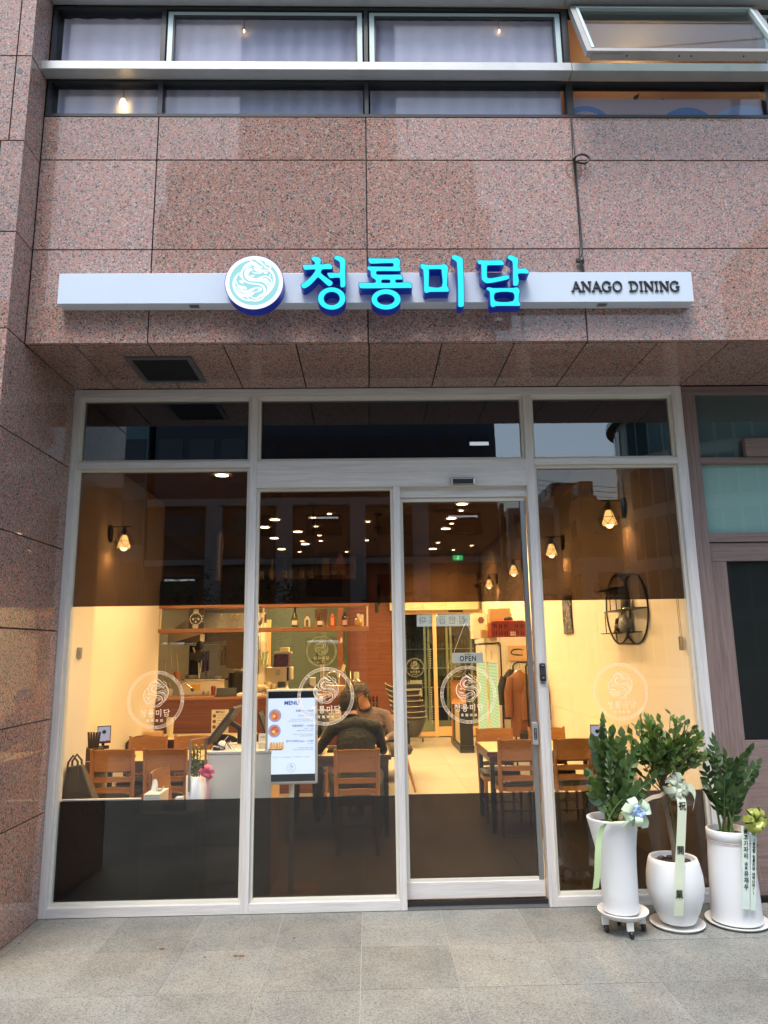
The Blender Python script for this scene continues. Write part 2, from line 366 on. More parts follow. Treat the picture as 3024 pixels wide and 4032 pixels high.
LETTERS = [
   (0,[[(-0.3293,4.1343),(-0.3027,4.1342),(-0.281,4.1236),(-0.2746,4.1077),(-0.276,4.0813),(-0.2303,4.0865),(-0.211,4.0785),(-0.2028,4.0601),(-0.211,4.047),(-0.2639,4.0455),(-0.2759,4.0235),(-0.2495,3.9973),(-0.2063,3.9632),(-0.2015,3.9501),(-0.2111,3.9345),(-0.2278,3.9304),(-0.2494,3.9477),(-0.2936,3.9896),(-0.3118,3.9713),(-0.3404,3.9401),(-0.369,3.9194),(-0.3857,3.9159),(-0.4001,3.9299),(-0.4017,3.943),(-0.3883,3.9533),(-0.3597,3.9767),(-0.3311,4.008),(-0.312,4.042),(-0.3409,4.0437),(-0.3793,4.0422),(-0.39,4.0606),(-0.394,4.0764),(-0.3796,4.079),(-0.3218,4.0788),(-0.3146,4.0841),(-0.3195,4.0973),(-0.3364,4.1132),(-0.3374,4.1264)]]),
   (0,[[(-0.1843,4.1392),(-0.1626,4.1392),(-0.1336,4.1259),(-0.1202,4.11),(-0.122,4.0283),(-0.1208,3.9759),(-0.1209,3.9394),(-0.1296,3.9238),(-0.1488,3.9213),(-0.156,3.9317),(-0.1582,3.9839),(-0.1822,3.9876),(-0.2206,3.9851),(-0.2326,4.0024),(-0.2375,4.0192),(-0.2254,4.0234),(-0.187,4.0233),(-0.1605,4.0258),(-0.1589,4.0916),(-0.1723,4.1048),(-0.1926,4.1181),(-0.1931,4.1313)]]),
   (0,[[(-0.1218,3.847),(-0.1241,3.83),(-0.1306,3.8139),(-0.141,3.7995),(-0.1547,3.7875),(-0.1712,3.7785),(-0.1895,3.7729),(-0.2088,3.7711),(-0.2281,3.7731),(-0.2464,3.7788),(-0.2628,3.7879),(-0.2766,3.8),(-0.2869,3.8145),(-0.2934,3.8307),(-0.2956,3.8477),(-0.2935,3.8647),(-0.2871,3.8809),(-0.2768,3.8954),(-0.263,3.9075),(-0.2465,3.9166),(-0.2281,3.9222),(-0.2087,3.9241),(-0.1893,3.9221),(-0.1709,3.9163),(-0.1544,3.9071),(-0.1406,3.8949),(-0.1303,3.8803),(-0.1239,3.8641)],[(-0.16,3.8472),(-0.1613,3.8374),(-0.1649,3.8281),(-0.1707,3.8199),(-0.1785,3.8129),(-0.1877,3.8078),(-0.198,3.8046),(-0.2088,3.8035),(-0.2196,3.8047),(-0.2299,3.8079),(-0.2391,3.8132),(-0.2468,3.8202),(-0.2526,3.8285),(-0.2562,3.8378),(-0.2574,3.8475),(-0.2562,3.8573),(-0.2526,3.8666),(-0.2468,3.8749),(-0.2391,3.8819),(-0.2299,3.8871),(-0.2196,3.8903),(-0.2087,3.8914),(-0.1979,3.8902),(-0.1875,3.8869),(-0.1783,3.8816),(-0.1706,3.8746),(-0.1648,3.8663),(-0.1612,3.857)]]),
   (1,[[(0.0236,4.1218),(0.1035,4.1205),(0.181,4.1198),(0.1981,4.1261),(0.2173,4.1171),(0.2253,4.1011),(0.2212,4.0615),(0.2267,4.0473),(0.224,4.0326),(0.1554,4.0322),(0.083,4.0319),(0.0732,4.0277),(0.0731,4.0146),(0.0827,4.0093),(0.155,4.0091),(0.225,4.0089),(0.2377,3.9931),(0.2389,3.9774),(0.2315,3.9732),(0.1978,3.9733),(0.1919,3.9671),(0.1927,3.9582),(0.2047,3.954),(0.2746,3.9579),(0.2889,3.9511),(0.2958,3.9354),(0.2944,3.9161),(0.2785,3.9161),(0.1343,3.9151),(-0.0194,3.9141),(-0.0337,3.9193),(-0.0393,3.9391),(-0.0373,3.9537),(-0.0238,3.9547),(0.0579,3.9534),(0.0666,3.9597),(0.0653,3.9727),(0.0439,3.9885),(0.0354,4.0069),(0.0337,4.0331),(0.0179,4.0437),(0.0147,4.0605),(0.023,4.0658),(0.0979,4.065),(0.1704,4.0643),(0.1792,4.0669),(0.1794,4.0828),(0.1708,4.0865),(0.1127,4.0856),(0.0401,4.0831),(0.0281,4.0911),(0.022,4.1096)],[(0.1087,3.9726),(0.1544,3.9724),(0.1581,3.9646),(0.1551,3.9531),(0.106,3.9533),(0.1037,3.9621)]]),
   (1,[[(0.2232,3.8395),(0.2206,3.824),(0.2135,3.8092),(0.2022,3.7961),(0.1874,3.7851),(0.1698,3.7769),(0.1502,3.7719),(0.1297,3.7702),(0.1092,3.772),(0.0898,3.7773),(0.0724,3.7856),(0.058,3.7967),(0.0471,3.8099),(0.0405,3.8247),(0.0383,3.8402),(0.0408,3.8557),(0.0478,3.8705),(0.059,3.8837),(0.0738,3.8948),(0.0915,3.9031),(0.1111,3.9082),(0.1318,3.9099),(0.1524,3.9081),(0.1719,3.9028),(0.1893,3.8944),(0.2038,3.8832),(0.2146,3.8699),(0.2212,3.8551)],[(0.1829,3.8396),(0.1815,3.8318),(0.1774,3.8244),(0.1709,3.8178),(0.1623,3.8122),(0.1521,3.8081),(0.1407,3.8056),(0.1288,3.8047),(0.1168,3.8057),(0.1056,3.8083),(0.0955,3.8125),(0.0871,3.8181),(0.0808,3.8248),(0.0769,3.8322),(0.0757,3.8401),(0.0771,3.8479),(0.0812,3.8553),(0.0876,3.862),(0.0962,3.8675),(0.1065,3.8717),(0.1179,3.8742),(0.1298,3.8751),(0.1418,3.8742),(0.1531,3.8715),(0.1632,3.8673),(0.1716,3.8616),(0.1779,3.8549),(0.1817,3.8475)]]),
   (2,[[(0.352,4.0797),(0.3676,4.0823),(0.3917,4.0769),(0.4814,4.0767),(0.4986,4.0819),(0.5178,4.0739),(0.527,4.0581),(0.5231,4.0106),(0.5172,3.932),(0.5272,3.9111),(0.5275,3.8929),(0.5144,3.8893),(0.406,3.8881),(0.3866,3.8814),(0.3747,3.8846),(0.3688,3.9012),(0.3697,3.9744),(0.3665,4.04),(0.3523,4.0533),(0.3503,4.0691)],[(0.4063,4.0426),(0.4805,4.0434),(0.4833,4.0265),(0.4818,3.9269),(0.4046,3.9261),(0.4016,3.9376),(0.4059,4.0268)]]),
   (2,[[(0.5539,4.1401),(0.5711,4.1438),(0.5976,4.1347),(0.6214,4.1187),(0.6224,4.0789),(0.6235,3.9736),(0.6197,3.8017),(0.6121,3.7888),(0.5951,3.7853),(0.581,3.7915),(0.5809,3.8174),(0.5839,3.9475),(0.5815,4.0896),(0.5722,4.1029),(0.5532,4.1162),(0.5507,4.1295)]]),
   (3,[[(0.7159,4.1052),(0.733,4.1078),(0.7817,4.105),(0.8549,4.1075),(0.8742,4.1021),(0.8832,4.0862),(0.8801,4.0719),(0.7851,4.0706),(0.7751,4.0653),(0.772,3.9915),(0.779,3.9836),(0.8056,3.9835),(0.8743,3.999),(0.9012,4.0032),(0.9129,3.9937),(0.9113,3.9805),(0.8973,3.9716),(0.814,3.952),(0.7677,3.9469),(0.7488,3.9574),(0.7351,3.9784),(0.7357,4.076),(0.7221,4.0787),(0.7129,4.0919)]]),
   (3,[[(0.9126,4.1393),(0.9298,4.1419),(0.9585,4.1285),(0.9764,4.1152),(0.9717,4.0505),(1.0132,4.0514),(1.0297,4.0408),(1.0396,4.0249),(1.0355,4.0117),(0.9722,4.0119),(0.9726,3.9724),(0.9686,3.941),(0.9583,3.9295),(0.9413,3.928),(0.932,3.9358),(0.9375,4.0781),(0.9327,4.0993),(0.909,4.1153),(0.9072,4.1286)]]),
   (3,[[(0.7665,3.9181),(0.7836,3.9207),(0.8027,3.9154),(0.9334,3.916),(0.953,3.9201),(0.9694,3.9096),(0.9749,3.8939),(0.9688,3.8678),(0.9652,3.8262),(0.974,3.808),(0.9732,3.7941),(0.9587,3.7915),(0.8214,3.7921),(0.8018,3.7844),(0.7899,3.7865),(0.7834,3.8036),(0.7822,3.8893),(0.7659,3.9024),(0.7628,3.9103)],[(0.8205,3.8814),(0.9294,3.8825),(0.9266,3.8264),(0.8181,3.8258)]]),
]
DRAGON = [
 ([(600,560),(545,650),(525,740),(545,840),(600,930),(680,995),(775,1027)],[4,22,26,24,20,14,3]),
 ([(1068,522),(1115,590),(1133,680),(1120,770),(1092,850)],[22,18,20,18,3]),
 ([(800,425),(720,450),(660,510),(638,580),(655,660),(710,715),(790,740),(880,750),(950,775),(988,830),(985,900),(930,965)],[6,14,14,12,14,12,12,14,20,22,18,4]),
 ([(785,455),(715,495),(690,570),(705,640),(760,685),(850,697),(940,702),(1010,742),(1045,800),(1030,880),(978,972)],[4,10,10,10,12,10,10,12,14,14,3]),
 ([(798,500),(745,528),(718,585),(733,635),(790,662),(860,665),(930,640),(1000,622),(1060,648),(1098,705)],[26,30,30,30,24,8,10,10,12,3]),
 ([(860,668),(950,672),(1030,705),(1078,770),(1072,850),(1020,935)],[4,20,22,16,22,3]),
 ([(975,655),(1010,665),(1040,690)],[3,14,3]),
 ([(745,395),(800,412),(850,440),(905,470),(955,478)],[3,26,34,30,10]),
 ([(752,335),(778,375),(830,402),(880,440)],[3,14,18,16]),
 ([(850,325),(870,362),(920,390),(962,435)],[3,14,20,12]),
 ([(715,400),(790,405),(850,425)],[3,14,10]),
 ([(655,480),(710,430),(800,418)],[3,16,6]),
 ([(628,545),(660,500),(700,465)],[3,16,6]),
 ([(612,590),(632,560),(652,520)],[3,14,6]),
 ([(640,650),(612,600),(618,560)],[3,12,3]),
 ([(820,470),(850,500),(905,508),(950,515)],[3,18,14,4]),
 ([(820,500),(860,528),(920,532),(975,520),(1020,530)],[3,14,14,10,8]),
 ([(955,430),(990,452),(1000,480),(1040,490),(1066,508),(1040,530),(1012,528)],[10,12,14,12,14,12,5]),
 ([(995,378),(1000,412),(1045,432),(1074,462),(1070,512)],[3,10,12,12,5]),
 ([(795,548),(850,572),(910,568),(955,545),(985,525)],[3,12,12,10,4]),
 ([(975,540),(1000,572),(1028,548)],[12,18,10]),
 ([(600,698),(640,706),(690,716)],[3,14,6]),([(615,682),(645,712),(662,752)],[3,12,3]),([(610,738),(640,716),(650,690)],[3,10,3]),
 ([(765,622),(800,612),(842,604)],[5,12,3]),([(800,642),(812,618),(830,600)],[3,9,3]),
 ([(1062,585),(1066,610),(1082,628)],[3,12,3]),
 ([(1085,700),(1098,735),(1088,770)],[3,12,3]),
 ([(562,695),(590,780),(650,842),(720,872),(780,842),(850,815),(905,812),(940,838),(900,872),(850,880)],[3,10,12,12,12,10,10,12,10,4]),
 ([(560,790),(620,862),(700,888),(780,868),(840,832)],[3,10,12,12,4]),
 ([(562,842),(620,906),(700,924),(790,902),(850,882)],[3,14,14,14,8]),
 ([(580,892),(660,942),(740,952),(835,908)],[3,14,14,4]),
 ([(572,768),(640,800),(695,812),(722,850)],[3,26,26,3]),
 ([(725,958),(760,1000),(830,1022),(900,1016),(960,985),(1003,920)],[3,14,14,14,14,3]),
 ([(770,940),(820,978),(880,984),(935,958)],[3,12,12,3]),
 ([(880,968),(925,944),(968,900)],[3,24,4]),
 ([(880,850),(900,842),(915,848)],[3,9,3]),
]
def emblem_fn(cx, y, cz, r, mirror=1, sy=-1):
    """pixel-like emblem units (centre 830,720) onto the plane y facing the street"""
    k = r / 305.0
    return lambda px, py, z: (cx + mirror * (px - 830) * k, y + sy * z, cz - (py - 720) * k)
def circle_pts(cx, cy, r, n=48): return [(cx + r * math.cos(2 * math.pi * i / n), cy + r * math.sin(2 * math.pi * i / n)) for i in range(n + 1)]
def brand_letters_centre():
    xs = [p[0] for _, l in LETTERS for p in l[0]]; zs = [p[1] for _, l in LETTERS for p in l[0]]
    return (min(xs) + max(xs)) / 2, (min(zs) + max(zs)) / 2, max(xs) - min(xs)
def brand_mesh(width, mat, mirror=1):
    cx, cz, wd = brand_letters_centre(); k = width / wd; b = B()
    loops = []
    for _, lps in LETTERS:
        for lp in lps: loops.append([(mirror * (p[0] - cx) * k, (p[1] - cz) * k) for p in smooth_loop(lp, 2)])
    return loops_mesh(loops, mat, offset=-.0022 * width, name='name_lettering')
def window_sticker(parent, cx, y, cz, R0, mat, mirror=1, name='emblem_sticker', sy=-1):
    """ring, dragon and the shop's name in cut vinyl; R0 = ring radius"""
    k = R0 / 700.0; off = worldloc(parent)
    fn0 = lambda px, py, z: (cx + mirror * (px - 825) * k, y + sy * z, cz - (py - 852) * k)
    st = [(p_, [v * .92 for v in w_]) for p_, w_ in DRAGON]
    for r, wd in ((697, 11), (672, 5), (655, 5), (632, 8)): st.append((circle_pts(825, 852, r), [wd, wd]))
    for q in range(8):
        a = math.pi / 8 + q * math.pi / 4 + (math.pi / 8)
        for s in (-1, 1):
            aa = a + s * .055; c = (825 + 655 * math.cos(aa), 852 + 655 * math.sin(aa))
            sp = [(c[0] + (34 - 3.6 * t) * math.cos(aa + s * t * .9), c[1] + (34 - 3.6 * t) * math.sin(aa + s * t * .9)) for t in range(8)]
            st.append((sp, [9, 8, 5]))
    b = B(); strokes_into(b, st, fn0)
    o = part(name, b, mat, parent, world=1)
    t = link('name_lettering', brand_mesh(745 * k, mat), o, (cx - off.x, y + sy * .0022 - off.y, cz - (1172 - 852) * k - off.z), STANDING if mirror == 1 else (R(90), 0, R(180)))
    t2 = link('small_lettering', text_mesh('青 龍 味 談', 74 * k, mat, space=1.25, bold=.8 * k), o, (cx - off.x, y + sy * .0022 - off.y, cz - (1355 - 852) * k - off.z), STANDING if mirror == 1 else (R(90), 0, R(180)))
    return o
# ================================================================== ground and paving
PAVE = None
def paving_mat(name, base, spk, sc1):
    m, nt, lk, b = _mat(name); g = N(nt, 'ShaderNodeNewGeometry')
    vo = N(nt, 'ShaderNodeTexVoronoi'); setin(vo, Scale=sc1); lk.new(g.outputs['Position'], vo.inputs['Vector']); sp = N(nt, 'ShaderNodeSeparateColor'); lk.new(vo.outputs['Color'], sp.inputs[0])
    cr = N(nt, 'ShaderNodeValToRGB'); e = cr.color_ramp; e.interpolation = 'CONSTANT'
    for i, (p, k) in enumerate([(0, .55), (.12, .78), (.34, .95), (.62, 1.05), (.88, 1.20)]):
        el = e.elements[i] if i < 2 else e.elements.new(p); el.position = p; el.color = rgba([c * k for c in base])
    lk.new(sp.outputs[0], cr.inputs[0])
    oi = N(nt, 'ShaderNodeObjectInfo'); n3 = N(nt, 'ShaderNodeTexNoise'); setin(n3, Scale=2.2, Detail=9.0, Roughness=.68); lk.new(g.outputs['Position'], n3.inputs['Vector'])
    m1 = N(nt, 'ShaderNodeMath', operation='MULTIPLY_ADD'); m1.inputs[1].default_value = .22; m1.inputs[2].default_value = .42; lk.new(oi.outputs['Random'], m1.inputs[0])
    m2 = N(nt, 'ShaderNodeMath', operation='MULTIPLY_ADD'); m2.inputs[1].default_value = 1.0; lk.new(n3.outputs[0], m2.inputs[0]); lk.new(m1.outputs[0], m2.inputs[2])
    mv = N(nt, 'ShaderNodeVectorMath', operation='SCALE'); lk.new(cr.outputs[0], mv.inputs[0]); lk.new(m2.outputs[0], mv.inputs[3])
    n4 = N(nt, 'ShaderNodeTexNoise'); setin(n4, Scale=5.0, Detail=6.0, Roughness=.75); lk.new(g.outputs['Position'], n4.inputs['Vector'])
    mr = N(nt, 'ShaderNodeMapRange'); setin(mr, From_Min=.58, From_Max=.74, To_Min=0, To_Max=.5); lk.new(n4.outputs[0], mr.inputs[0])
    mx = N(nt, 'ShaderNodeMix', data_type='RGBA'); mx.inputs[7].default_value = rgba(spk); lk.new(mr.outputs[0], mx.inputs[0]); lk.new(mv.outputs[0], mx.inputs[6])
    lk.new(mx.outputs[2], b.inputs['Base Color']); setin(b, Roughness=.7)
    bp = N(nt, 'ShaderNodeBump'); setin(bp, Strength=.35, Distance=.002); lk.new(sp.outputs[1], bp.inputs['Height']); lk.new(bp.outputs[0], b.inputs['Normal'])
    return m
PAVEM = paving_mat('grey_paving_stone', (.225, .228, .208), (.32, .32, .295), 170)
GROUT = plain('sandy_joint', (.35, .34, .30), .9, var=.15, scale=80)
ASPH = plain('asphalt', (.05, .05, .052), .85, var=.25, scale=60, bump=.3)
g = struct('ground', B().box(-150, 150, -200, 120, -.6, -.32), plain('far_ground', (.12, .12, .11), .9, grime=.3))
rd = struct('road', B().box(-150, 150, -27, -7.5, -.3, -.14), ASPH)
mk = B()
for i in range(-20, 20): mk.box(i * 6, i * 6 + 3, -17.32, -17.18, -.139, -.135)
struct('road_marking', mk, plain('road_paint', (.7, .7, .68), .6, grime=.4))
struct('kerb', B().box(-150, 150, -7.5, -7.3, -.3, -.0), plain('kerb_stone', (.3, .3, .29), .8, grime=.3))
struct('far_pavement', B().box(-150, 150, -34, -27, -.3, 0.0), plain('far_paving', (.22, .21, .2), .85, grime=.3))
pv = struct('pavement', B().box(-12, 14, -7.3, .02, -.3, -.0035), GROUT)
slabs = {}
sw, sh = .512, .538
k = 0
for j in range(10):
    for i in range(-7, 9):
        x0 = -.06 + i * sw; y1 = -.033 - j * sh
        if j == 0: y1 = .0
        ya = -.033 - (j + 1) * sh
        x0 = max(x0, -9); b = B().box(x0 + .0022, x0 + sw - .0022, ya + .0022, y1 - .0022, -.05, -.001 + rnd.uniform(-.0006, .0008))
        o = part('paving_slab', b, PAVEM, pv, world=1, bevel=.001 if j < 4 else 0)
        o.rotation_euler = (rnd.uniform(-.0006, .0006), 0, 0)
SPOT = plain('gum_spot', (.05, .048, .045), .8)
for k in range(26):
    x, y, r = rnd.uniform(-3, 3), rnd.uniform(-3.2, -.15), rnd.uniform(.003, .011); part('gum_spot', B().lathe([(r, 0), (r * .8, .0006)], (x, y, .0003), 9, sx=rnd.uniform(.7, 1.3)), SPOT, pv, world=1)
for (x, y) in ((-.77, -.655), (-.735, -.66), (-1.22, -.53)): part('brown_stain', B().lathe([(.012, 0), (.010, .0006)], (x, y, .0003), 9, sx=1.5), plain('brown_stain', (.12, .05, .03), .8), pv, world=1)
# ================================================================== the building
WY = -.81; XL = -2.17; PY = -1.035
fac = thing('granite_facade', 'pink granite cladding around and above the restaurant front, glossy panels with dark joints', 'building wall', (0, -.6, 0), world=True)
zs = [3.632, 4.289, 4.95, 5.283]
xs = [XL, -1.394, .017, 1.439, 2.84, 4.25, 5.7]
G = .0042
def panel(x0, x1, y0, y1, z0, z1, name='granite_panel', bev=.0015):
    return part(name, B().box(x0, x1, y0, y1, z0, z1), PINK, fac, bevel=bev)
for a, b_ in zip(zs, zs[1:]):
    for c, d in zip(xs, xs[1:]): panel(c + G, d - G, WY, WY + .03, a + G, b_ - G)
# soffit
sx = [-1.866 + .4722 * i for i in range(-1, 17)]; sx[0] = XL
for c, d in zip(sx, sx[1:]): panel(c + G, d - G, WY + .034, -.006, 3.632, 3.66)
# the left pier: flank and front
pz = [0, .66, 1.26, 1.85, 2.424, 3.025, 3.635, 4.28, 4.92, 5.55, 6.2, 6.9]
for a, b_ in zip(pz, pz[1:]):
    panel(XL - .028, XL, PY + .0335, -.006 if a < 3.6 else WY - .004, a + G, b_ - G)
    off = 0
    fx = [XL, -2.318, -3.05, -3.8, -4.6, -5.5] if (int(a * 10) % 2 == 0) else [XL, -2.268, -3.0, -3.75, -4.55, -5.5]
    for c, d in zip(fx, fx[1:]): panel(d + G, c - (0 if c == XL else G), PY, PY + .03, a + G, b_ - G)
fac['_w'] = 1
# dark backing behind the joints
JO = plain('dark_joint_sealant', (.035, .032, .03), .7, var=.2)
part('joint_backing', B().box(XL, 5.7, WY + .018, WY + .20, 3.66, 5.283).box(XL, 5.7, WY + .2, .15, 3.662, 3.70).box(XL - .2, XL - .012, PY + .04, -.02, .0, 6.9).box(-5.5, XL - .2, PY + .018, PY + .1, 0, 6.9), JO, fac)
DB = plain('repair_spot', (.10, .10, .115), .5, var=.2)
for (x, z, r) in [(.50, 5.13, .013), (-.245, 4.66, .016), (-1.52, 5.03, .012), (-.2, 4.32, .01)]:
    part('dark_chip', B().lathe([(r, 0), (r * .8, .0012)], (x, WY - .0012, z), 9, 'Y', sx=1, sy=1.15), DB, fac)
for (x, z, r) in [(-2.235, 5.43, .018), (-2.225, 5.12, .008)]:
    part('dark_chip', B().lathe([(r, 0), (r * .8, .0012)], (x, PY - .0012, z), 9, 'Y', sx=1, sy=1.15), DB, fac)
for (x, z0_, z1_, wd) in ((-1.62, 3.66, 3.84, .03), (-.12, 3.64, 3.80, .02), (1.02, 3.66, 3.85, .035), (.30, 4.98, 5.27, .012), (-.95, 5.0, 5.27, .010)):
    part('rain_streak', B().add([(x - wd / 2, WY - .0004, z1_), (x + wd / 2, WY - .0004, z1_), (x + wd * .12, WY - .0004, z0_), (x - wd * .12, WY - .0004, z0_)], [(0, 3, 2, 1)]), tint('rain_streak_tint', (.86, .85, .85)), fac)
part('wall_stain', B().lathe([(.045, 0), (.058, 0)], (1.43, WY - .0005, 4.87), 24, 'Y', cap=False, sy=1.15), plain('rust_stain', (.25, .12, .08), .6), fac)
# body of the building, so that light and reflections are right around it
SHELL = plain('plain_concrete', (.3, .29, .28), .8)
struct('building_shell', B().box(-5.5, XL - .21, PY + .11, .09, 0, 9).box(-5.5, -3.6, .1, 12, 0, 9).box(5.72, 6.0, WY, 12, 0, 9).box(XL - .2, 5.7, 1.7, 12, 3.9, 9).box(XL - .2, 5.7, WY + .21, 1.7, 3.75, 3.9).box(XL - .2, 5.7, WY + .02, 1.7, 6.9, 9), SHELL)
struct('upper_wall', B().box(-12, 14, WY + .02, WY + .3, 6.9, 26).box(-12, -5.5, PY, 12, 0, 26).box(6.0, 14, WY, 12, 0, 26), plain('upper_granite', (.32, .24, .21), .3, var=.2, scale=60))
# soffit air vent
v = thing('ceiling_vent', 'dark slatted air vent set in the granite soffit above the left window', 'vent', (-1.385, -.385, 3.63), world=True)
VF = plain('grey_vent_frame', (.13, .13, .135), .5, .3)
part('frame', B().box(-1.605, -1.165, -.61, -.575, 3.618, 3.631).box(-1.605, -1.165, -.195, -.16, 3.618, 3.631).box(-1.605, -1.57, -.575, -.195, 3.618, 3.631).box(-1.20, -1.165, -.575, -.195, 3.618, 3.631), VF, v)
part('backing', B().box(-1.57, -1.20, -.575, -.195, 3.6285, 3.6305), plain('vent_black', (.008, .008, .009), .9), v)
for i in range(22):
    x = -1.562 + i * .0168; part('slat', B().obox((x, -.385, 3.6235), (.0045, 0, .0028), (0, .19, 0), (.0005, 0, .0008)), plain('black_slat', (.02, .02, .022), .5, .3), v)

# ------------------------------------------------------------------ upstairs window band
ub = thing('upstairs_window_band', 'two rows of upstairs windows in dark frames with a pale metal ledge between them', 'windows', (0, WY, 5.29), world=True)
fb = B(); Y0, Y1 = WY + .002, WY + .07
fb.box(XL + .006, 5.7, Y0, Y1, 5.287, 5.309).box(XL + .006, 5.7, Y0, Y1, 5.553, 5.575).box(XL + .006, 5.7, Y0, Y1, 5.64, 5.70).box(XL + .006, 5.7, Y0, Y1, 6.148, 6.172)
part('frame', fb, DARKFR, ub)
MX = [(-1.409, -1.377), (.010, .037), (1.418, 1.462), (2.82, 2.86), (4.23, 4.27)]
part('mullion', B().box(XL + .006, XL + .03, Y0, Y1, 5.309, 5.553).box(XL + .006, XL + .03, Y0, Y1, 5.70, 6.148), DARKFR, ub)
for a, b_ in MX: part('mullion', B().box(a, b_, Y0 - .001, Y1, 5.309, 5.553).box(a, b_, Y0 - .001, Y1, 5.70, 6.148), DARKFR, ub)
for a, b_ in [(XL + .03, -1.409), (-1.377, .010), (.037, 1.418), (1.462, 2.82), (2.86, 4.23), (4.27, 5.7)]:
    part('pane', B().box(a, b_, WY + .03, WY + .036, 5.309, 5.553), UPANE, ub)
LTE = plain('pale_teal_seal', (.50, .62, .62), .35, .2)
for i, (a, b_) in enumerate([(XL + .03, -1.409), (-1.377, .010), (.037, 1.418), (1.462, 2.82), (2.86, 4.23), (4.27, 5.7)]):
    if i == 3: continue
    part('pane', B().box(a, b_, WY + .03, WY + .036, 5.70, 6.148), UPANE, ub)
    if i in (1, 2, 4):
        m_, q = .012, .034
        s_ = part('sash', B().box(a + m_, a + m_ + q, WY + .008, WY + .029, 5.70, 6.135).box(b_ - m_ - q, b_ - m_, WY + .008, WY + .029, 5.70, 6.135).box(a + m_ + q, b_ - m_ - q, WY + .008, WY + .029, 6.112, 6.135), LTE, ub)
        part('seal', B().box(a + m_ + q, a + m_ + q + .012, WY + .012, WY + .029, 5.70, 6.112).box(b_ - m_ - q - .012, b_ - m_ - q, WY + .012, WY + .029, 5.70, 6.112).box(a + m_ + q + .012, b_ - m_ - q - .012, WY + .012, WY + .029, 6.092, 6.112), DARKFR, s_)
# ledges
lg = B().box(XL - .014, 1.437, -.905, WY - .002, 5.573, 5.636)
lg2 = B().box(1.441, 5.7, -.905, WY - .002, 5.572, 5.635)
part('ledge', lg, ALU, ub, bevel=.003); part('ledge', lg2, plain('weathered_aluminium', (.46, .48, .47), .45, .3, var=.08, scale=3, grime=.5), ub, bevel=.003)
part('ledge', B().box(XL + .004, 1.437, -.905, WY - .002, 6.175, 6.24), ALU, ub, bevel=.003); part('ledge', B().box(1.441, 5.7, -.905, WY - .002, 6.175, 6.24), ALU, ub, bevel=.003)
part('upper_panel', B().box(XL, 5.7, WY, WY + .04, 6.241, 6.9), ALU, ub)
# open awning sash
aw = thing('open_awning_window', 'top-hung upstairs window swung open at the top right above the orange room', 'window', (1.47, -.815, 6.155), world=False)
TH = .413
AL2 = plain('sash_aluminium', (.33, .33, .32), .4, .4, grime=.3)
W_, H_ = 1.335, .705
sb = B().box(0, .035, -.03, .012, -H_, 0).box(W_ - .035, W_, -.03, .012, -H_, 0).box(.035, W_ - .035, -.03, .012, -.03, 0).box(.035, W_ - .035, -.03, .03, -H_, -H_ + .04)
s_ = part('sash', sb, AL2, aw); s_.rotation_euler = (-TH, 0, 0)
s2 = part('seal', B().box(.036, .056, -.034, -.006, -H_ + .042, -.03).box(W_ - .056, W_ - .036, -.034, -.006, -H_ + .042, -.03).box(.056, W_ - .056, -.034, -.006, -.05, -.03), LTE, aw); s2.rotation_euler = (-TH, 0, 0)
pn = part('pane', B().box(.056, W_ - .056, -.012, -.006, -H_ + .04, -.05), glass('awning_pane', (.66, .72, .71), 1.1), aw); pn.rotation_euler = (-TH, 0, 0)
for x in (.27, .62, .70, 1.05):
    o = part('screw', B().cyl((x, -.0, -H_ - .0015), .006, .002, 8), BLACK, aw); o.rotation_euler = (-TH, 0, 0)
o = part('latch', B().box(.04, .24, -.012, .014, -H_ - .006, -H_ + .001), AL2, aw); o.rotation_euler = (-TH, 0, 0)
# rooms upstairs
rm = B().box(XL + .02, 5.68, 1.0, 1.06, 3.92, 6.88)
struct('upstairs_wall', rm, plain('upstairs_wall_paint', (.42, .38, .37), .8))
struct('upstairs_ceiling', B().box(XL + .02, 5.68, WY + .08, 1.0, 6.5, 6.55), plain('upstairs_ceiling_paint', (.5, .48, .46), .8))
struct('upstairs_floor', B().box(XL + .02, 5.68, WY + .22, 1.0, 3.901, 3.93), SHELL)
struct('orange_wall', B().box(1.44, 1.5, WY + .42, .99, 4.5, 6.45).box(1.5, 5.6, .6, .64, 4.5, 6.45), plain('orange_paint', (.60, .17, .02), .7, var=.05))
CURT = plain('pale_curtain_cloth', (.74, .73, .80), .85, var=.05, scale=20)
def curtain(x0, x1, y, z0, z1, label, amp=.006, n=15, mat=CURT):
    per = (x1 - x0) / n
    f = lambda u, v: (x0 + (x1 - x0) * u, y + amp * math.sin(2 * math.pi * n * u + .8 * math.sin(9 * u)) * (1 + .15 * math.sin(5 * v)), z0 + (z1 - z0) * v)
    return solo('curtain', B().sheet(f, n * 8, 4, thick=(0, .003, 0)), mat, label, 'curtain', 'curtains behind the upstairs windows')
curtain(XL + .05, -1.42, WY + .075, 5.31, 6.14, 'pale lavender curtain behind the narrow upstairs window at the left end', n=5)
curtain(-1.37, -.0, WY + .075, 5.31, 6.14, 'pale lavender curtain behind the second upstairs window from the left', n=11)
curtain(.05, 1.40, WY + .075, 5.31, 6.14, 'pale curtain behind the third upstairs window, left of the orange room', n=10)
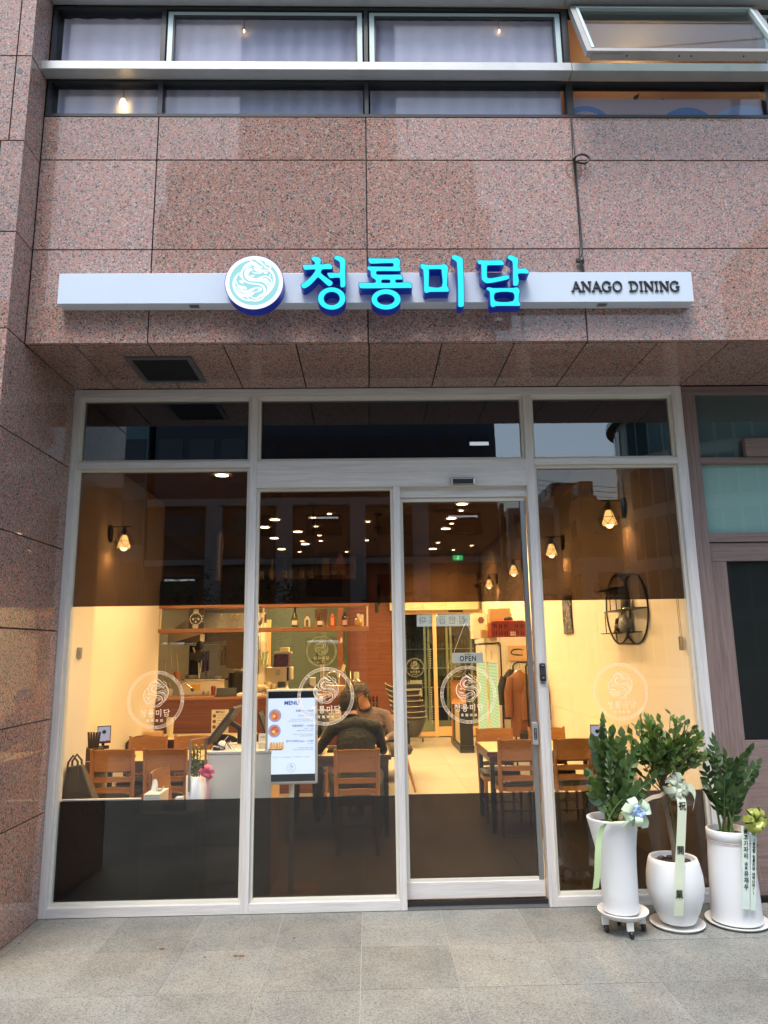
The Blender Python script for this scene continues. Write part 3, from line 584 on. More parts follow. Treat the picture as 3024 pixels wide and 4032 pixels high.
for (x, z, lab) in ((-1.66, 5.42, 'glowing bulb showing through the lowest left upstairs pane'), (-.84, 6.02, 'small warm bulb in the second upper upstairs window'), (.98, 6.03, 'small warm bulb in the third upper upstairs window')):
    r = .03 if z < 5.6 else .009
    t = thing('hanging_bulb', lab, 'light bulb', (x, WY + .05, z), world=True)
    part('bulb', B().ball((x, WY + .05, z), r, 12, 8, sx=.75, sz=1.5), glow('bulb_glow', (1, .62, .22), 7), t)
    part('cord', B().tube([(x, WY + .05, z + r), (x, WY + .05, 6.14 if z > 5.6 else 5.553)], .002, 5), BLACK, t)
# painted screen inside the last lower pane, seen through glass
SC = plain('mural_pink', (.66, .44, .42), .7, var=.03); SB = plain('mural_blue', (.10, .23, .52), .7, var=.03); SP = plain('mural_pale_blue', (.45, .58, .80), .7, var=.03)
t = thing('painted_screen', 'pink screen painted with blue rounded shapes behind the lower window under the open sash', 'screen', (2.1, WY + .06, 5.29), world=True)
part('board', B().box(1.47, 4.1, WY + .055, WY + .065, 5.30, 5.475), SC, t)
def disc_arc(cx, cz, r0, r1, a0, a1, n=28):
    vs = [(cx + r * math.cos(a0 + (a1 - a0) * i / n), WY + .053, cz + r * math.sin(a0 + (a1 - a0) * i / n)) for i in range(n + 1) for r in (r0, r1)]
    return B().add(vs, [(2 * i, 2 * i + 1, 2 * i + 3, 2 * i + 2) for i in range(n)])
part('blue_arch', disc_arc(1.56, 5.23, .15, .19, 0, math.pi), SB, t); part('blue_dome', disc_arc(2.28, 5.18, 0, .23, 0, math.pi), SB, t); part('pale_dome', disc_arc(2.68, 5.16, 0, .27, 0, math.pi), SP, t)
# plants in the orange room
pb = B()
for i in range(150):
    x = rnd.uniform(1.95, 3.3); y = rnd.uniform(-.3, .25); z = rnd.uniform(5.35, 5.95); a = rnd.uniform(0, 6.3); l = rnd.uniform(.06, .15)
    d = Vector((math.cos(a) * l, math.sin(a) * l * .4, rnd.uniform(-.1, .08))); q = Vector((-d.z, 0, d.x)).normalized() * l * .16
    pb.add([Vector((x, y, z)), Vector((x, y, z)) + d * .5 + q, Vector((x, y, z)) + d, Vector((x, y, z)) + d * .5 - q], [(0, 1, 2, 3)])
t = thing('indoor_plant', 'dark leafy plant in the orange upstairs room under the open window', 'plant', (2.6, 0, 5.3), world=True)
part('foliage', pb, plain('dark_leaf', (.03, .05, .02), .5), t, kind='stuff'); part('stem', B().tube([(2.6, 0, 3.93), (2.62, 0, 4.9), (2.55, 0, 5.6)], .02, 7).tube([(2.6, 0, 4.9), (2.9, .05, 5.7)], .014, 6), BARK, t)
def plight(name, loc, e, col, r=.05, parent=None):
    l = bpy.data.lights.new(name, 'POINT'); l.energy = e; l.color = col; l.shadow_soft_size = r
    o = bpy.data.objects.new(name, l); sc.collection.objects.link(o); o.location = loc
    if parent: o.parent = parent
    return o
t = thing('added_globe_lamp', 'warm globe lamp added to light the orange upstairs room', 'lamp', (3.4, .3, 6.1), world=True)  # globe is an added lamp so the orange room looks warmly lit
part('globe', B().ball((3.4, .3, 6.1), .09, 14, 10), glow('globe_glow', (1, .6, .25), 5), t); part('bracket', B().box(3.385, 3.415, .3, .6, 6.19, 6.21), BLACKM, t)
plight('orange_room_fill', (2.2, -.1, 6.2), 3.2, (1, .55, .22), .1)  # added fill lamp, set apart from the globe, brightens the orange walls

# ================================================================== sign
sg = thing('sign_board', 'long white sign board with black ANAGO DINING lettering fixed to the granite', 'sign', (.085, WY, 3.858), world=True)
part('box', B().box(-1.942, 2.116, -.903, WY - .001, 3.859, 4.067), SIGNW, sg, bevel=.002)
tm = text_mesh('', .1, BLACKINK)
# slab-serif capitals drawn as strokes
def seg(a, b_, w): return ([a, ((a[0] + b_[0]) / 2, (a[1] + b_[1]) / 2), b_], [w, w])
def glyph(ch):
    s = []; W = .13; F = .10
    if ch == 'A': s = [seg((.04, 0), (.40, 1), W * .8), seg((.40, 1.0), (.80, 0), W * 1.1), seg((.18, .36), (.64, .36), F), seg((-.08, .04), (.22, .04), F), seg((.62, .04), (.94, .04), F)]; wd = .90
    elif ch == 'N': s = [seg((.12, 0), (.12, .96), W * .85), seg((.12, .96), (.78, .04), W * 1.15), seg((.78, 0), (.78, .96), W * .85), seg((-.02, .04), (.30, .04), F), seg((-.04, .95), (.20, .95), F), seg((.62, .95), (.94, .95), F)]; wd = .96
    elif ch in 'GO':
        pts = []; a0, a1 = (.62, 5.55) if ch == 'G' else (0, 2 * math.pi)
        for i in range(15): a = a0 + (a1 - a0) * i / 14; pts.append((.44 + .40 * math.cos(a), .5 + .47 * math.sin(a)))
        s = [(pts, [W, W, W])]
        if ch == 'G': s += [seg((.78, .06), (.78, .44), W * .9), seg((.56, .44), (.92, .44), F), seg((.77, .60 + .1), (.77, .92), F)]
        wd = .98 if ch == 'G' else .94
    elif ch == 'D':
        pts = [(.10, .95), (.42, .95), (.66, .84), (.80, .5), (.66, .16), (.42, .05), (.10, .05)]
        s = [(pts, [W, W]), seg((.18, .06), (.18, .94), W), seg((-.02, .04), (.2, .04), F), seg((-.04, .95), (.2, .95), F)]; wd = .94
    elif ch == 'I': s = [seg((.17, .04), (.17, .96), W), seg((0, .04), (.34, .04), F), seg((0, .95), (.34, .95), F)]; wd = .42
    return s, wd
x = 1.330; Hh = .0700; top0 = 3.9285
for ch in 'ANAGO DINING':
    if ch == ' ': x += .040; continue
    s, wd = glyph(ch); kx = Hh * .95
    b = B()
    for q, (pts, wz) in enumerate(s):
        L, Rr = ribbon(pts, wz); m = len(L); d = q * .0002
        fr = [(x + p.x * kx, -.9115 - d, top0 + p.y * Hh) for p in L] + [(x + p.x * kx, -.9115 - d, top0 + p.y * Hh) for p in Rr]
        bk = [(p[0], -.9032, p[2]) for p in fr]; n_ = 2 * m
        fs = [(i, i + 1, m + i + 1, m + i) for i in range(m - 1)] + [(i, n_ + i, n_ + i + 1, i + 1) for i in range(m - 1)] + [(m + i, m + i + 1, n_ + m + i + 1, n_ + m + i) for i in range(m - 1)] + [(0, m, n_ + m, n_), (m - 1, n_ + m - 1, n_ + 2 * m - 1, 2 * m - 1)]
        b.add(fr + bk, fs)
    part('letter', b, BLACKINK, sg); x += wd * kx + .004
for (xx) in (-1.12, 1.50): part('bracket', B().box(xx, xx + .06, -.885, -.845, 3.8555, 3.8588), GREYM, sg)
part('clip', B().box(.645, .76, -.86, -.855, 4.067, 4.075), WHITE, sg)
# illuminated letters
BLUES = _mat('blue_letter_side'); m_, nt, lk, bb = BLUES
setin(bb, Base_Color=(.004, .02, .22, 1), Roughness=.3, Emission_Color=(.0, .012, .22, 1), Emission_Strength=.4 * GK); BLUES = m_
CYAN = glow('cyan_led_face', (.0, .88, .95), 1.1)
names = ['first', 'second', 'third', 'fourth']; word = ['청', '룡', '미', '담']
CX0, CZ0, _ = brand_letters_centre()
for ch in range(4):
    mine = [l for c, l in LETTERS if c == ch]
    xs_ = [p[0] for l in mine for p in l[0]]; zs_ = [p[1] for l in mine for p in l[0]]; cx, cz = (min(xs_) + max(xs_)) / 2, (min(zs_) + max(zs_)) / 2
    t = thing('illuminated_letter', 'glowing cyan Korean letter with blue sides reading %s, %s from the dragon disc' % (word[ch], names[ch]), 'sign letter', (cx, -.904, cz), group='glowing letters of the shop name')
    lps = [[(p[0] - cx, p[1] - cz) for p in smooth_loop(lp, 3)] for l in mine for lp in l]
    # sides: walls swept back to the board; face set slightly proud and inset
    o = link('blue_side', loops_mesh(lps, BLUES, ext=.0385, offset=.0016, name='blue_side'), t, (0, -.0395, 0), STANDING)
    f = link('face', loops_mesh(lps, CYAN, ext=.0012, offset=-.0022, name='face'), o, (0, 0, .0392))
# the round dragon sign
t = thing('dragon_disc_sign', 'round white and pale cyan lit disc with a coiled dragon, deep blue rim', 'sign', (-.693, -.904, 3.957), group=None)
r0 = .1845
part('rim', B().lathe([(r0, -.080), (r0, 0)], (0, 0, 0), 64, 'Y'), BLUES, t)
WHT = glow('white_led_face', (.92, .97, 1.0), 1.1); PCY = glow('pale_cyan_face', (.36, .82, .88), .85)
part('white_ring', B().lathe([(r0 - .004, -.082), (r0 - .004, -.0801)], (0, 0, 0), 64, 'Y'), WHT, t)
part('cyan_field', B().lathe([(.155, -.0826), (.155, -.0821)], (0, 0, 0), 64, 'Y'), PCY, t)
b = B()
def thick(s, w): return (s[0], [v * 1.55 + 5 for v in (s[1] if isinstance(s[1], (list, tuple)) else [s[1]] * 2)])
strokes_into(b, [thick(s, 0) for s in DRAGON], emblem_fn(0.0, -.0828, 0.0, .126))
part('dragon', b, WHT, t)
# cable on the facade
cb = B().tube([(1.436, -.815, 5.285), (1.435, -.82, 5.1), (1.432, -.823, 4.97), (1.43, -.83, 4.94), *[(1.478 - .048 * math.cos(a), -.85, 4.932 + .034 * math.sin(a)) for a in [2 * math.pi * k / 16 for k in range(1, 16)]], (1.43, -.835, 4.93), (1.437, -.822, 4.7), (1.441, -.822, 4.45), (1.437, -.823, 4.30), (1.43, -.828, 4.24), (1.418, -.84, 4.2), (1.43, -.835, 4.14), (1.437, -.83, 4.068)], [.006, .007, .008, .012] + [.007] * 15 + [.012, .007, .006, .009, .011, .008, .012, .008], 7)
cb.ball((1.43, -.835, 4.185), .018, 8, 6, sz=1.6).box(1.392, 1.428, -.845, -.825, 4.178, 4.198)
solo('cable', cb, BLACK, 'black cable with a loop running down the granite joint to the sign', 'cable', loc=(1.43, WY, 4.068))
# ================================================================== shopfront
sf = thing('shopfront', 'pale ash wood framed shopfront with dark-banded windows of the restaurant', 'shopfront', (.1, 0, 0), world=True)
JL, JR = -2.191, 2.393
def fr(b, m, nm='frame', bev=.0025): return part(nm, b, m, sf, bevel=bev)
fr(B().box(JL, -2.125, 0, .10, 0, 3.632), FRAME_V, 'jamb'); fr(B().box(2.318, JR, 0, .10, 0, 3.632), FRAME_V, 'jamb')
fr(B().box(-2.125, 2.318, .001, .099, 3.566, 3.629), FRAME_H, 'head')
fr(B().box(-.862, -.808, .0005, .099, 0, 3.566), FRAME_V, 'mullion')
fr(B().box(1.181, 1.240, .0005, .099, 0, 3.566), FRAME_V, 'mullion')
fr(B().box(.189, .238, .0005, .099, 0, 2.866), FRAME_V, 'mullion')
fr(B().box(-2.125, -.862, .0015, .099, 3.022, 3.070), FRAME_H, 'transom'); fr(B().box(1.240, 2.318, .0015, .099, 3.022, 3.070), FRAME_H, 'transom')
fr(B().box(-.808, 1.181, .001, .17, 2.866, 3.070), FRAME_H, 'header')
fr(B().box(-2.125, -.862, .0015, .099, 0, .062), FRAME_H, 'bottom_rail'); fr(B().box(-.808, .189, .0015, .099, 0, .062), FRAME_H, 'bottom_rail'); fr(B().box(1.240, 2.318, .0015, .099, 0, .062), FRAME_H, 'bottom_rail')
PY_ = .055
def bay(x0, x1, z0, z1, upper, film=None, pm=PANE, bt=.020):
    """beads, pane and films of one opening"""
    part('bead', B().box(x0, x0 + bt, .028, .09, z0, z1).box(x1 - bt, x1, .028, .09, z0, z1).box(x0 + bt, x1 - bt, .028, .09, z0, z0 + bt).box(x0 + bt, x1 - bt, .028, .09, z1 - bt, z1), BEAD, sf, bevel=.0015)
    p = part('pane', B().box(x0 + bt, x1 - bt, PY_ - .003, PY_ + .003, z0 + bt, z1 - bt), pm, sf)
    if film:
        part('upper_film', B().quad((x0 + bt, PY_ + .005, film[1]), (x1 - bt, PY_ + .005, film[1]), (x1 - bt, PY_ + .005, z1 - bt), (x0 + bt, PY_ + .005, z1 - bt)), FILM, p)
        part('lower_film', B().quad((x0 + bt, PY_ + .005, z0 + bt), (x1 - bt, PY_ + .005, z0 + bt), (x1 - bt, PY_ + .005, film[0]), (x0 + bt, PY_ + .005, film[0])), FILML, p)
    return p
bay(-2.125, -.862, 3.070, 3.566, True, None, TPANE); bay(-.808, 1.181, 3.070, 3.566, True, None, TPANE); bay(1.240, 2.318, 3.070, 3.566, True, None, TPANE)
FZ = (.709, 2.022)
w1 = bay(-2.125, -.862, .062, 3.022, False, FZ); w2 = bay(-.808, .189, .062, 2.866, False, FZ); w4 = bay(1.240, 2.318, .062, 3.022, False, FZ)
SK = glass_sticker = STICK
window_sticker(w1, -1.488, PY_ - .0035, 1.371, .1960, STICK); window_sticker(w2, -.304, PY_ - .0035, 1.377, .1965, STICK)
window_sticker(w4, 1.775, PY_ - .0035, 1.376, .1965, STICK)
# dark bulkhead behind the transoms
struct('bulkhead', B().box(-2.65, 2.5, .11, .17, 3.068, 3.63), plain('bulkhead_black', (.012, .013, .016), .6))
part('sensor_case', B().box(.612, .792, -.028, .001, 2.872, 2.922), CHROME, sf, bevel=.006); part('sensor_window', B().box(.628, .778, -.0295, -.0275, 2.875, 2.912), BLACK, sf)
part('threshold', B().box(.238, 1.181, .004, .30, -.001, .012), GREYM, sf); part('track_gap', B().box(.238, 1.181, .035, .16, .012, .040), BLACK, sf)
part('inner_header', B().box(.238, 1.181, .045, .12, 2.792, 2.8655), FRAME_H, sf)
tm2 = plain('maker_stamp', (.35, .36, .36), .6)
# sliding door leaf
dl = thing('sliding_door', 'glass sliding door leaf with thick ash bottom rail and dark lower band', 'door', (.7, .08, .04), world=True)
DY0, DY1 = .062, .100
part('bottom_rail', B().box(.2385, 1.168, DY0 - .004, DY1, .050, .152), FRAME_H, dl, bevel=.002); part('top_rail', B().box(.2385, 1.168, DY0, DY1, 2.762, 2.790), BEAD, dl, bevel=.001)
part('stile', B().box(1.133, 1.168, DY0 - .002, DY1, .152, 2.762), GREYM, dl, bevel=.002); part('stile', B().box(.2385, .262, DY0, DY1, .152, 2.762), BEAD, dl, bevel=.001)
part('bead', B().box(.262, 1.133, DY0 + .004, DY1 - .004, .152, .170), BEAD, dl)
dp = part('pane', B().box(.262, 1.133, .078, .084, .170, 2.762), PANE, dl)
part('upper_film', B().quad((.262, .086, 2.022), (1.133, .086, 2.022), (1.133, .086, 2.762), (.262, .086, 2.762)), FILM, dp); part('lower_film', B().quad((.262, .086, .170), (1.133, .086, .170), (1.133, .086, .709), (.262, .086, .709)), FILML, dp)
window_sticker(dp, .700, .0775, 1.371, .1970, STICK)
# push plate on the door stile
pp = part('push_plate', B().box(1.135, 1.172, DY0 - .026, DY0 - .002, 1.028, 1.178), plain('silver_plate', (.55, .57, .58), .3, .6), dl, bevel=.004)
part('black_strip', B().box(1.143, 1.163, DY0 - .0275, DY0 - .0262, 1.062, 1.140), BLACK, pp)
o = worldloc(pp)
for i, ch in enumerate('누르PUSH'):
    link('lettering', text_mesh(ch, .0125, STICK), pp, (1.153 - o.x, DY0 - .0278 - o.y, 1.132 - i * .0128 - o.z), STANDING)
link('lettering', text_mesh('AUTO', .008, BLACKINK), pp, (1.153 - o.x, DY0 - .0264 - o.y, 1.150 - o.z), STANDING)
# digital lock on the mullion
lk_ = thing('digital_lock', 'black keypad door lock on the ash mullion right of the sliding door', 'lock', (1.216, 0, 1.454), world=True)
part('body', B().box(1.194, 1.238, -.026, -.0005, 1.456, 1.582), BLACK, lk_, bevel=.010)
DOT = glow('keypad_blue', (.15, .25, 1.0), 2.0)
part('blue_light', B().box(1.208, 1.226, -.0272, -.0262, 1.564, 1.5665), DOT, lk_)
for r_ in range(4):
    for c_ in range(3): part('key', B().lathe([(.0017, -.0272), (.0017, -.0262)], (1.205 + c_ * .0105, 0, 1.545 - r_ * .0125), 8, 'Y'), plain('key_grey', (.35, .36, .38), .5), lk_)
part('round_button', B().lathe([(.005, -.0275), (.0062, -.0262)], (1.2155, 0, 1.482), 12, 'Y', sx=1.3), GREYM, lk_)
part('label_plate', B().box(1.199, 1.234, -.002, -.0004, 1.442, 1.449), plain('label_grey', (.2, .2, .21), .5), lk_)
# OPEN board hanging in the door
ob = thing('open_sign', 'small off-white OPEN board hanging on two strings inside the sliding door', 'sign', (.709, .10, 1.59), world=True)
bd = part('board', B().box(.598, .818, .100, .106, 1.588, 1.660), plain('sign_offwhite', (.62, .60, .54), .6), ob, bevel=.002)
o = worldloc(bd)
def letters_at(txt, size, mat, par, x, y, z, **kw):
    o = worldloc(par); return link('lettering', text_mesh(txt, size, mat, **kw), par, (x - o.x, y - o.y, z - o.z), STANDING)
lo = letters_at('OPEN', .052, BLACKINK, bd, .709, .0993, 1.618, bold=.0012, space=1.15); lo.scale = (.82, 1.0, 1)
letters_at('Welcome', .012, BLACKINK, bd, .709, .0993, 1.650, bold=.0003)
part('string', B().tube([(.607, .102, 1.656), (.700, .098, 1.880)], .0016, 5), WHITE, ob); part('string', B().tube([(.810, .102, 1.656), (.704, .098, 1.880)], .0016, 5), WHITE, ob)
part('suction_hook', B().lathe([(.018, .0), (.012, .008), (.004, .014)], (.702, .088, 1.888), 14, 'Y'), THING, ob)
# neighbour's front
nb = thing('neighbour_shopfront', 'brown wood framed neighbouring shopfront with teal frosted upper panes and black door glass', 'shopfront', (3.6, 0, 0), world=True)
def nf(b, m, nm='frame'): return part(nm, b, m, nb, bevel=.002)
nf(B().box(2.397, 2.500, .012, .12, 0, 3.57), NWOOD_V, 'post'); nf(B().box(2.397, 5.6, .010, .12, 3.57, 3.629), NWOOD_H, 'head')
nf(B().box(2.500, 5.6, .014, .12, 3.022, 3.070), NWOOD_H, 'transom'); nf(B().box(2.500, 5.6, .014, .12, 2.430, 2.497), NWOOD_H, 'rail'); nf(B().box(2.500, 5.6, .030, .12, 2.290, 2.424), NWOOD_H, 'door_head')
nf(B().box(2.500, 2.620, .034, .12, .03, 2.290), NWOOD_V, 'door_stile'); nf(B().box(2.620, 3.62, .036, .12, .03, 1.030), NWOOD_H, 'lower_panel'); nf(B().box(3.62, 3.74, .034, .12, .03, 2.290), NWOOD_V, 'door_stile')
nf(B().box(3.74, 5.6, .04, .12, 0, 1.03), NWOOD_H, 'lower_panel'); nf(B().box(2.842, 3.9, .002, .05, 3.0715, 3.213), NWOOD_H, 'plank')
FROST = plain('teal_frosted_film', (.36, .56, .52), .7, var=.03, scale=2); NDK = plain('black_backed_glass', (.006, .010, .009), .5)
REFL = glass('neighbour_pane', (.95, .97, .97), .9)
for z0, z1 in ((2.497, 3.022), (3.070, 3.57)):
    part('pane', B().box(2.500, 5.6, .052, .057, z0, z1), REFL, nb); part('frosted_film', B().box(2.500, 5.6, .060, .063, z0, z1), FROST if z0 < 3 else plain('teal_grey_film', (.07, .11, .11), .7), nb)
part('door_pane', B().box(2.620, 3.62, .052, .057, 1.03, 2.29), glass('black_door_pane', (.9, .9, .9), .12), nb); part('dark_backing', B().box(2.62, 3.62, .075, .08, 1.03, 2.29), NDK, nb); part('side_pane', B().box(3.74, 5.6, .052, .057, 1.03, 2.43), REFL, nb); part('dark_backing', B().box(3.74, 5.6, .075, .08, 1.03, 2.43), NDK, nb)
struct('neighbour_step', B().box(2.40, 5.6, .0, .12, -.004, .03), BLACKM)

# ================================================================== interior shell
FT = None
def tilemat():
    m, nt, lk, b = _mat('cream_floor_tile'); g = N(nt, 'ShaderNodeNewGeometry'); oi = N(nt, 'ShaderNodeObjectInfo')
    n = N(nt, 'ShaderNodeTexNoise'); setin(n, Scale=3.5, Detail=7.0, Roughness=.6); lk.new(g.outputs['Position'], n.inputs['Vector'])
    ad = N(nt, 'ShaderNodeMath', operation='MULTIPLY_ADD'); ad.inputs[1].default_value = .35; lk.new(oi.outputs['Random'], ad.inputs[0]); lk.new(n.outputs[0], ad.inputs[2])
    cr = N(nt, 'ShaderNodeMix', data_type='RGBA'); cr.inputs[6].default_value = (.30, .29, .255, 1); cr.inputs[7].default_value = (.39, .38, .34, 1); lk.new(ad.outputs[0], cr.inputs[0]); lk.new(cr.outputs[2], b.inputs['Base Color'])
    setin(b, Roughness=.38); return m
TILE = tilemat()
fl = struct('floor', B().box(-3.45, 2.5, .10, 11, -.3, -.004), plain('floor_grout', (.22, .20, .17), .9))
ts = .60
for j in range(17):
    for i in range(-6, 5):
        x0 = -.02 + i * ts; y0 = .12 + j * ts
        if x0 > 2.35: continue
        if x0 < -1.3 and y0 > 4.2: continue
        part('floor_tile', B().box(x0 + .0015, min(x0 + ts - .0015, 2.34), y0 + .0015, y0 + ts - .0015, -.012, rnd.uniform(-.0005, .0005)), TILE, fl, world=1)
CEIL = plain('ceiling_brown', (.22, .18, .15), .75, var=.03, scale=4)
struct('ceiling', B().box(-3.45, 2.5, .17, 10.2, 3.62, 3.66), CEIL)
RX = 2.31
rw = struct('right_wall', B().box(RX + .012, RX + .12, .10, 9.75, 0, 3.62), plain('wall_joint', (.30, .24, .17), .8))
ys = [.10, 1.05, 2.16, 3.27, 4.38, 5.49, 6.6, 7.7, 8.8, 9.7]
for a, b_ in zip(ys, ys[1:]):
    part('wall_panel', B().box(RX, RX + .014, a + .002, b_ - .002, .98, 3.615), CREAM, rw, world=1); part('wall_panel', B().box(RX - .002, RX + .014, a + .002, b_ - .002, .0, .976), CREAM, rw, world=1)
struct('left_wall', B().box(-2.75, -2.65, .10, 4.15, 0, 3.615), CREAM)
struct('pilaster', B().box(-2.64, -2.16, .105, .62, 0, 3.614), CREAM)
KW = plain('stainless_wall', (.17, .16, .13), .35, .6, var=.12, scale=2)
struct('kitchen_wall', B().box(-3.5, -3.4, 4.15, 9.7, 0, 3.615), KW); struct('kitchen_wall', B().box(-3.4, -2.76, 4.16, 4.2, 0, 3.615), KW)
struct('back_wall', B().box(-3.4, -2.04, 9.55, 9.7, 0, 3.615).box(RX - .1, RX + .01, 9.75, 9.8, 0, 3.6), KW)
struct('back_wall', B().box(-2.04, -.42, 9.551, 9.7, 0, 3.615), GREEN)
bw = struct('back_wall', B().box(-.42, .455, 9.552, 9.7, 0, 3.615), BROWNP)
struct('back_wall', B().box(.455, RX + .01, 9.64, 9.75, 2.5, 3.615), CREAM); struct('kitchen_side_wall', B().box(-.60, -.50, 9.0, 9.55, 0, 3.6), BROWNP)
# rear sliding door
rd_ = thing('rear_sliding_door', 'rear glass door in light wood frame with steel coolers seen beyond', 'door', (1.3, 9.6, 0), world=True)
part('frame', B().box(.47, .53, 9.55, 9.66, 0, 2.5).box(.53, 2.30, 9.55, 9.66, 2.405, 2.5).box(2.25, 2.30, 9.55, 9.66, 0, 2.405), PINE, rd_, bevel=.004); part('centre_stile', B().box(1.295, 1.368, 9.555, 9.62, 0, 2.405), PINE, rd_, bevel=.003)
part('bottom_rail', B().box(.53, 1.295, 9.56, 9.61, .02, .105).box(1.368, 2.25, 9.56, 9.61, .02, .20), PINE, rd_, bevel=.003)
GST = plain('sage_metal_stile', (.34, .37, .25), .35, .5, var=.04)
for x in (.67, 1.11, 1.185, 1.56, 1.64, 2.05): part('metal_stile', B().box(x, x + .045, 9.63, 9.66, .30, 2.4), GST, rd_)
part('metal_rail', B().box(.55, 2.24, 9.632, 9.658, .24, .31), GST, rd_)
p = part('pane', B().box(.53, 2.25, 9.585, 9.59, .1, 2.405), glass('rear_pane', (.86, .9, .87), 1.0), rd_)
part('kick_panel', B().box(.55, 2.24, 9.64, 9.655, .1, .24), plain('sage_panel', (.33, .35, .22), .5), rd_)
window_sticker(p, .92, 9.580, 1.348, .185, plain('grey_vinyl', (.42, .46, .36), .6), mirror=-1); window_sticker(p, 1.768, 9.580, 1.338, .185, plain('grey_vinyl', (.42, .46, .36), .6), mirror=-1)
part('sensor', B().box(1.62, 1.92, 9.53, 9.55, 2.44, 2.475), BLACK, rd_, bevel=.004)
for k in range(9): part('sticker_dot', B().lathe([(.009, 0), (.009, .001)], (1.235, 9.578, 1.70 - k * .045), 8, 'Y'), WHITE, p)
for k in range(16): part('sticker_dot', B().lathe([(.009, 0), (.009, .001)], (1.24, 9.578, .95 - k * .045), 8, 'Y'), WHITE, p)
bn = part('banner', B().box(.98, 2.13, 9.595, 9.6, 2.16, 2.395), glow('banner_white', (.75, .78, .80), .7), rd_)
o = worldloc(bn); link('lettering', text_mesh('맛 집 만 곱 도 마', .17, plain('banner_ink', (.06, .05, .05), .6)), bn, (1.60 - o.x, 9.5935 - o.y, 2.27 - o.z), (R(90), 0, R(180)))
ps = part('dessert_poster', B().box(.67, 1.06, 9.600, 9.605, .78, 1.10), plain('poster_grey', (.50, .50, .46), .6), rd_)
o = worldloc(ps); link('lettering', text_mesh('API\nDESSERT', .09, BLACKINK, align='LEFT', bold=.003, line=.8), ps, (.69 - o.x, 9.598 - o.y, 1.03 - o.z), STANDING)
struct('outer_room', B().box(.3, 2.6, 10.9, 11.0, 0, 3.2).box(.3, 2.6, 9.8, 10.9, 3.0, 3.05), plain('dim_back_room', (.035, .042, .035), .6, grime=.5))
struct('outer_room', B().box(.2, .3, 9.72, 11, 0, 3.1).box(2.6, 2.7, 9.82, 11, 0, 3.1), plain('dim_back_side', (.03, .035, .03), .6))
fz = thing('glass_door_cooler', 'dim glass-door cooler with shelves behind the rear door', 'cooler', (1.3, 10.4, 0), world=True)
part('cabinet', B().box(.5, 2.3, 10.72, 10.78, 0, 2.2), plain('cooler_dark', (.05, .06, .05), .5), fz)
for z in (.5, .9, 1.3, 1.7): part('shelf', B().box(.55, 2.25, 10.45, 10.72, z, z + .02), GREYM, fz)
cb_ = B()
for z in (.52, .92, 1.32, 1.72):
    for k in range(24): cb_.cyl((.6 + k * .07, 10.5 + rnd.uniform(0, .1), z), .022, rnd.uniform(.12, .22), 8)
part('bottles', cb_, plain('bottle_mix', (.14, .17, .10), .25), fz, kind='stuff')
# bamboo blind
bl = thing('wooden_blind', 'light wooden slat blind above the rear door', 'blind', (1.3, 9.45, 2.49), world=True)
n = 30
for k in range(n):
    z = 2.50 + k * (3.56 - 2.50) / (n - 1); part('slat', B().obox((1.33, 9.47, z), (.90, 0, 0), (0, .003, .0155), (0, .0012, -.0002)), BLINDW, bl)
for x in (.62, 1.1, 1.55, 2.05): part('ladder_tape', B().box(x, x + .018, 9.450, 9.452, 2.49, 3.58), plain('tape_beige', (.62, .48, .30), .8), bl)
# exit sign
ex = thing('exit_sign', 'green lit exit sign on the blind wall', 'sign', (1.83, 9.40, 3.47), world=True)
part('case', B().box(1.725, 1.945, 9.40, 9.44, 3.47, 3.59), plain('exit_case', (.3, .6, .4), .5), ex); part('lit_face', B().box(1.735, 1.935, 9.396, 9.40, 3.48, 3.58), glow('exit_green', (.02, .60, .18), 14), ex)
EW = glow('exit_white', (.8, 1, .85), 16)
part('running_figure', B().lathe([(.011, 0), (.011, .002)], (1.845, 9.392, 3.56), 10, 'Y').tube([(1.842, 9.393, 3.55), (1.832, 9.393, 3.525)], .008, 5).tube([(1.832, 9.393, 3.525), (1.85, 9.393, 3.51), (1.845, 9.393, 3.49)], .006, 5).tube([(1.832, 9.393, 3.525), (1.815, 9.393, 3.505), (1.80, 9.393, 3.505)], .006, 5).tube([(1.842, 9.393, 3.545), (1.86, 9.393, 3.54)], .005, 5), EW, ex)

# ------------------------------------------------------------------ downlights
LW = glow('downlight_glow', (1, .88, .68), 170)
def down(x, y, big, z=3.615):
    r = .074 if big else .034
    t = thing('downlight', 'recessed ceiling downlight', 'ceiling light', (x, y, z), group='large round downlights' if big else 'small round downlights')
    part('trim', B().lathe([(r + .016, 0), (r + .012, -.006), (r, -.006)], (0, 0, 0), 24, cap=False), WHITE, t); part('diffuser', B().lathe([(r, -.004), (r, -.0035)], (0, 0, 0), 20), LW, t)
    l = bpy.data.lights.new('downlight_lamp', 'SPOT'); l.energy = 92 if big else 36; l.color = (1, .57, .18); l.spot_size = R(150); l.spot_blend = .8; l.shadow_soft_size = r
    o = bpy.data.objects.new('downlight_lamp', l); sc.collection.objects.link(o); o.parent = t; o.location = (0, 0, -.02)
    return t
BIG = [(-1.369, 5.343), (-1.611, 5.994), (-1.138, 6.451), (-1.603, 7.093), (-1.136, 7.822), (-1.639, 8.454), (1.278, 4.335), (1.252, 5.39), (1.266, 6.314), (1.262, 8.645), (1.27, 2.5), (-1.6, 2.6), (-.2, 2.3), (-.2, .34)]  # last four are extra lamps, added to brighten the front of the room
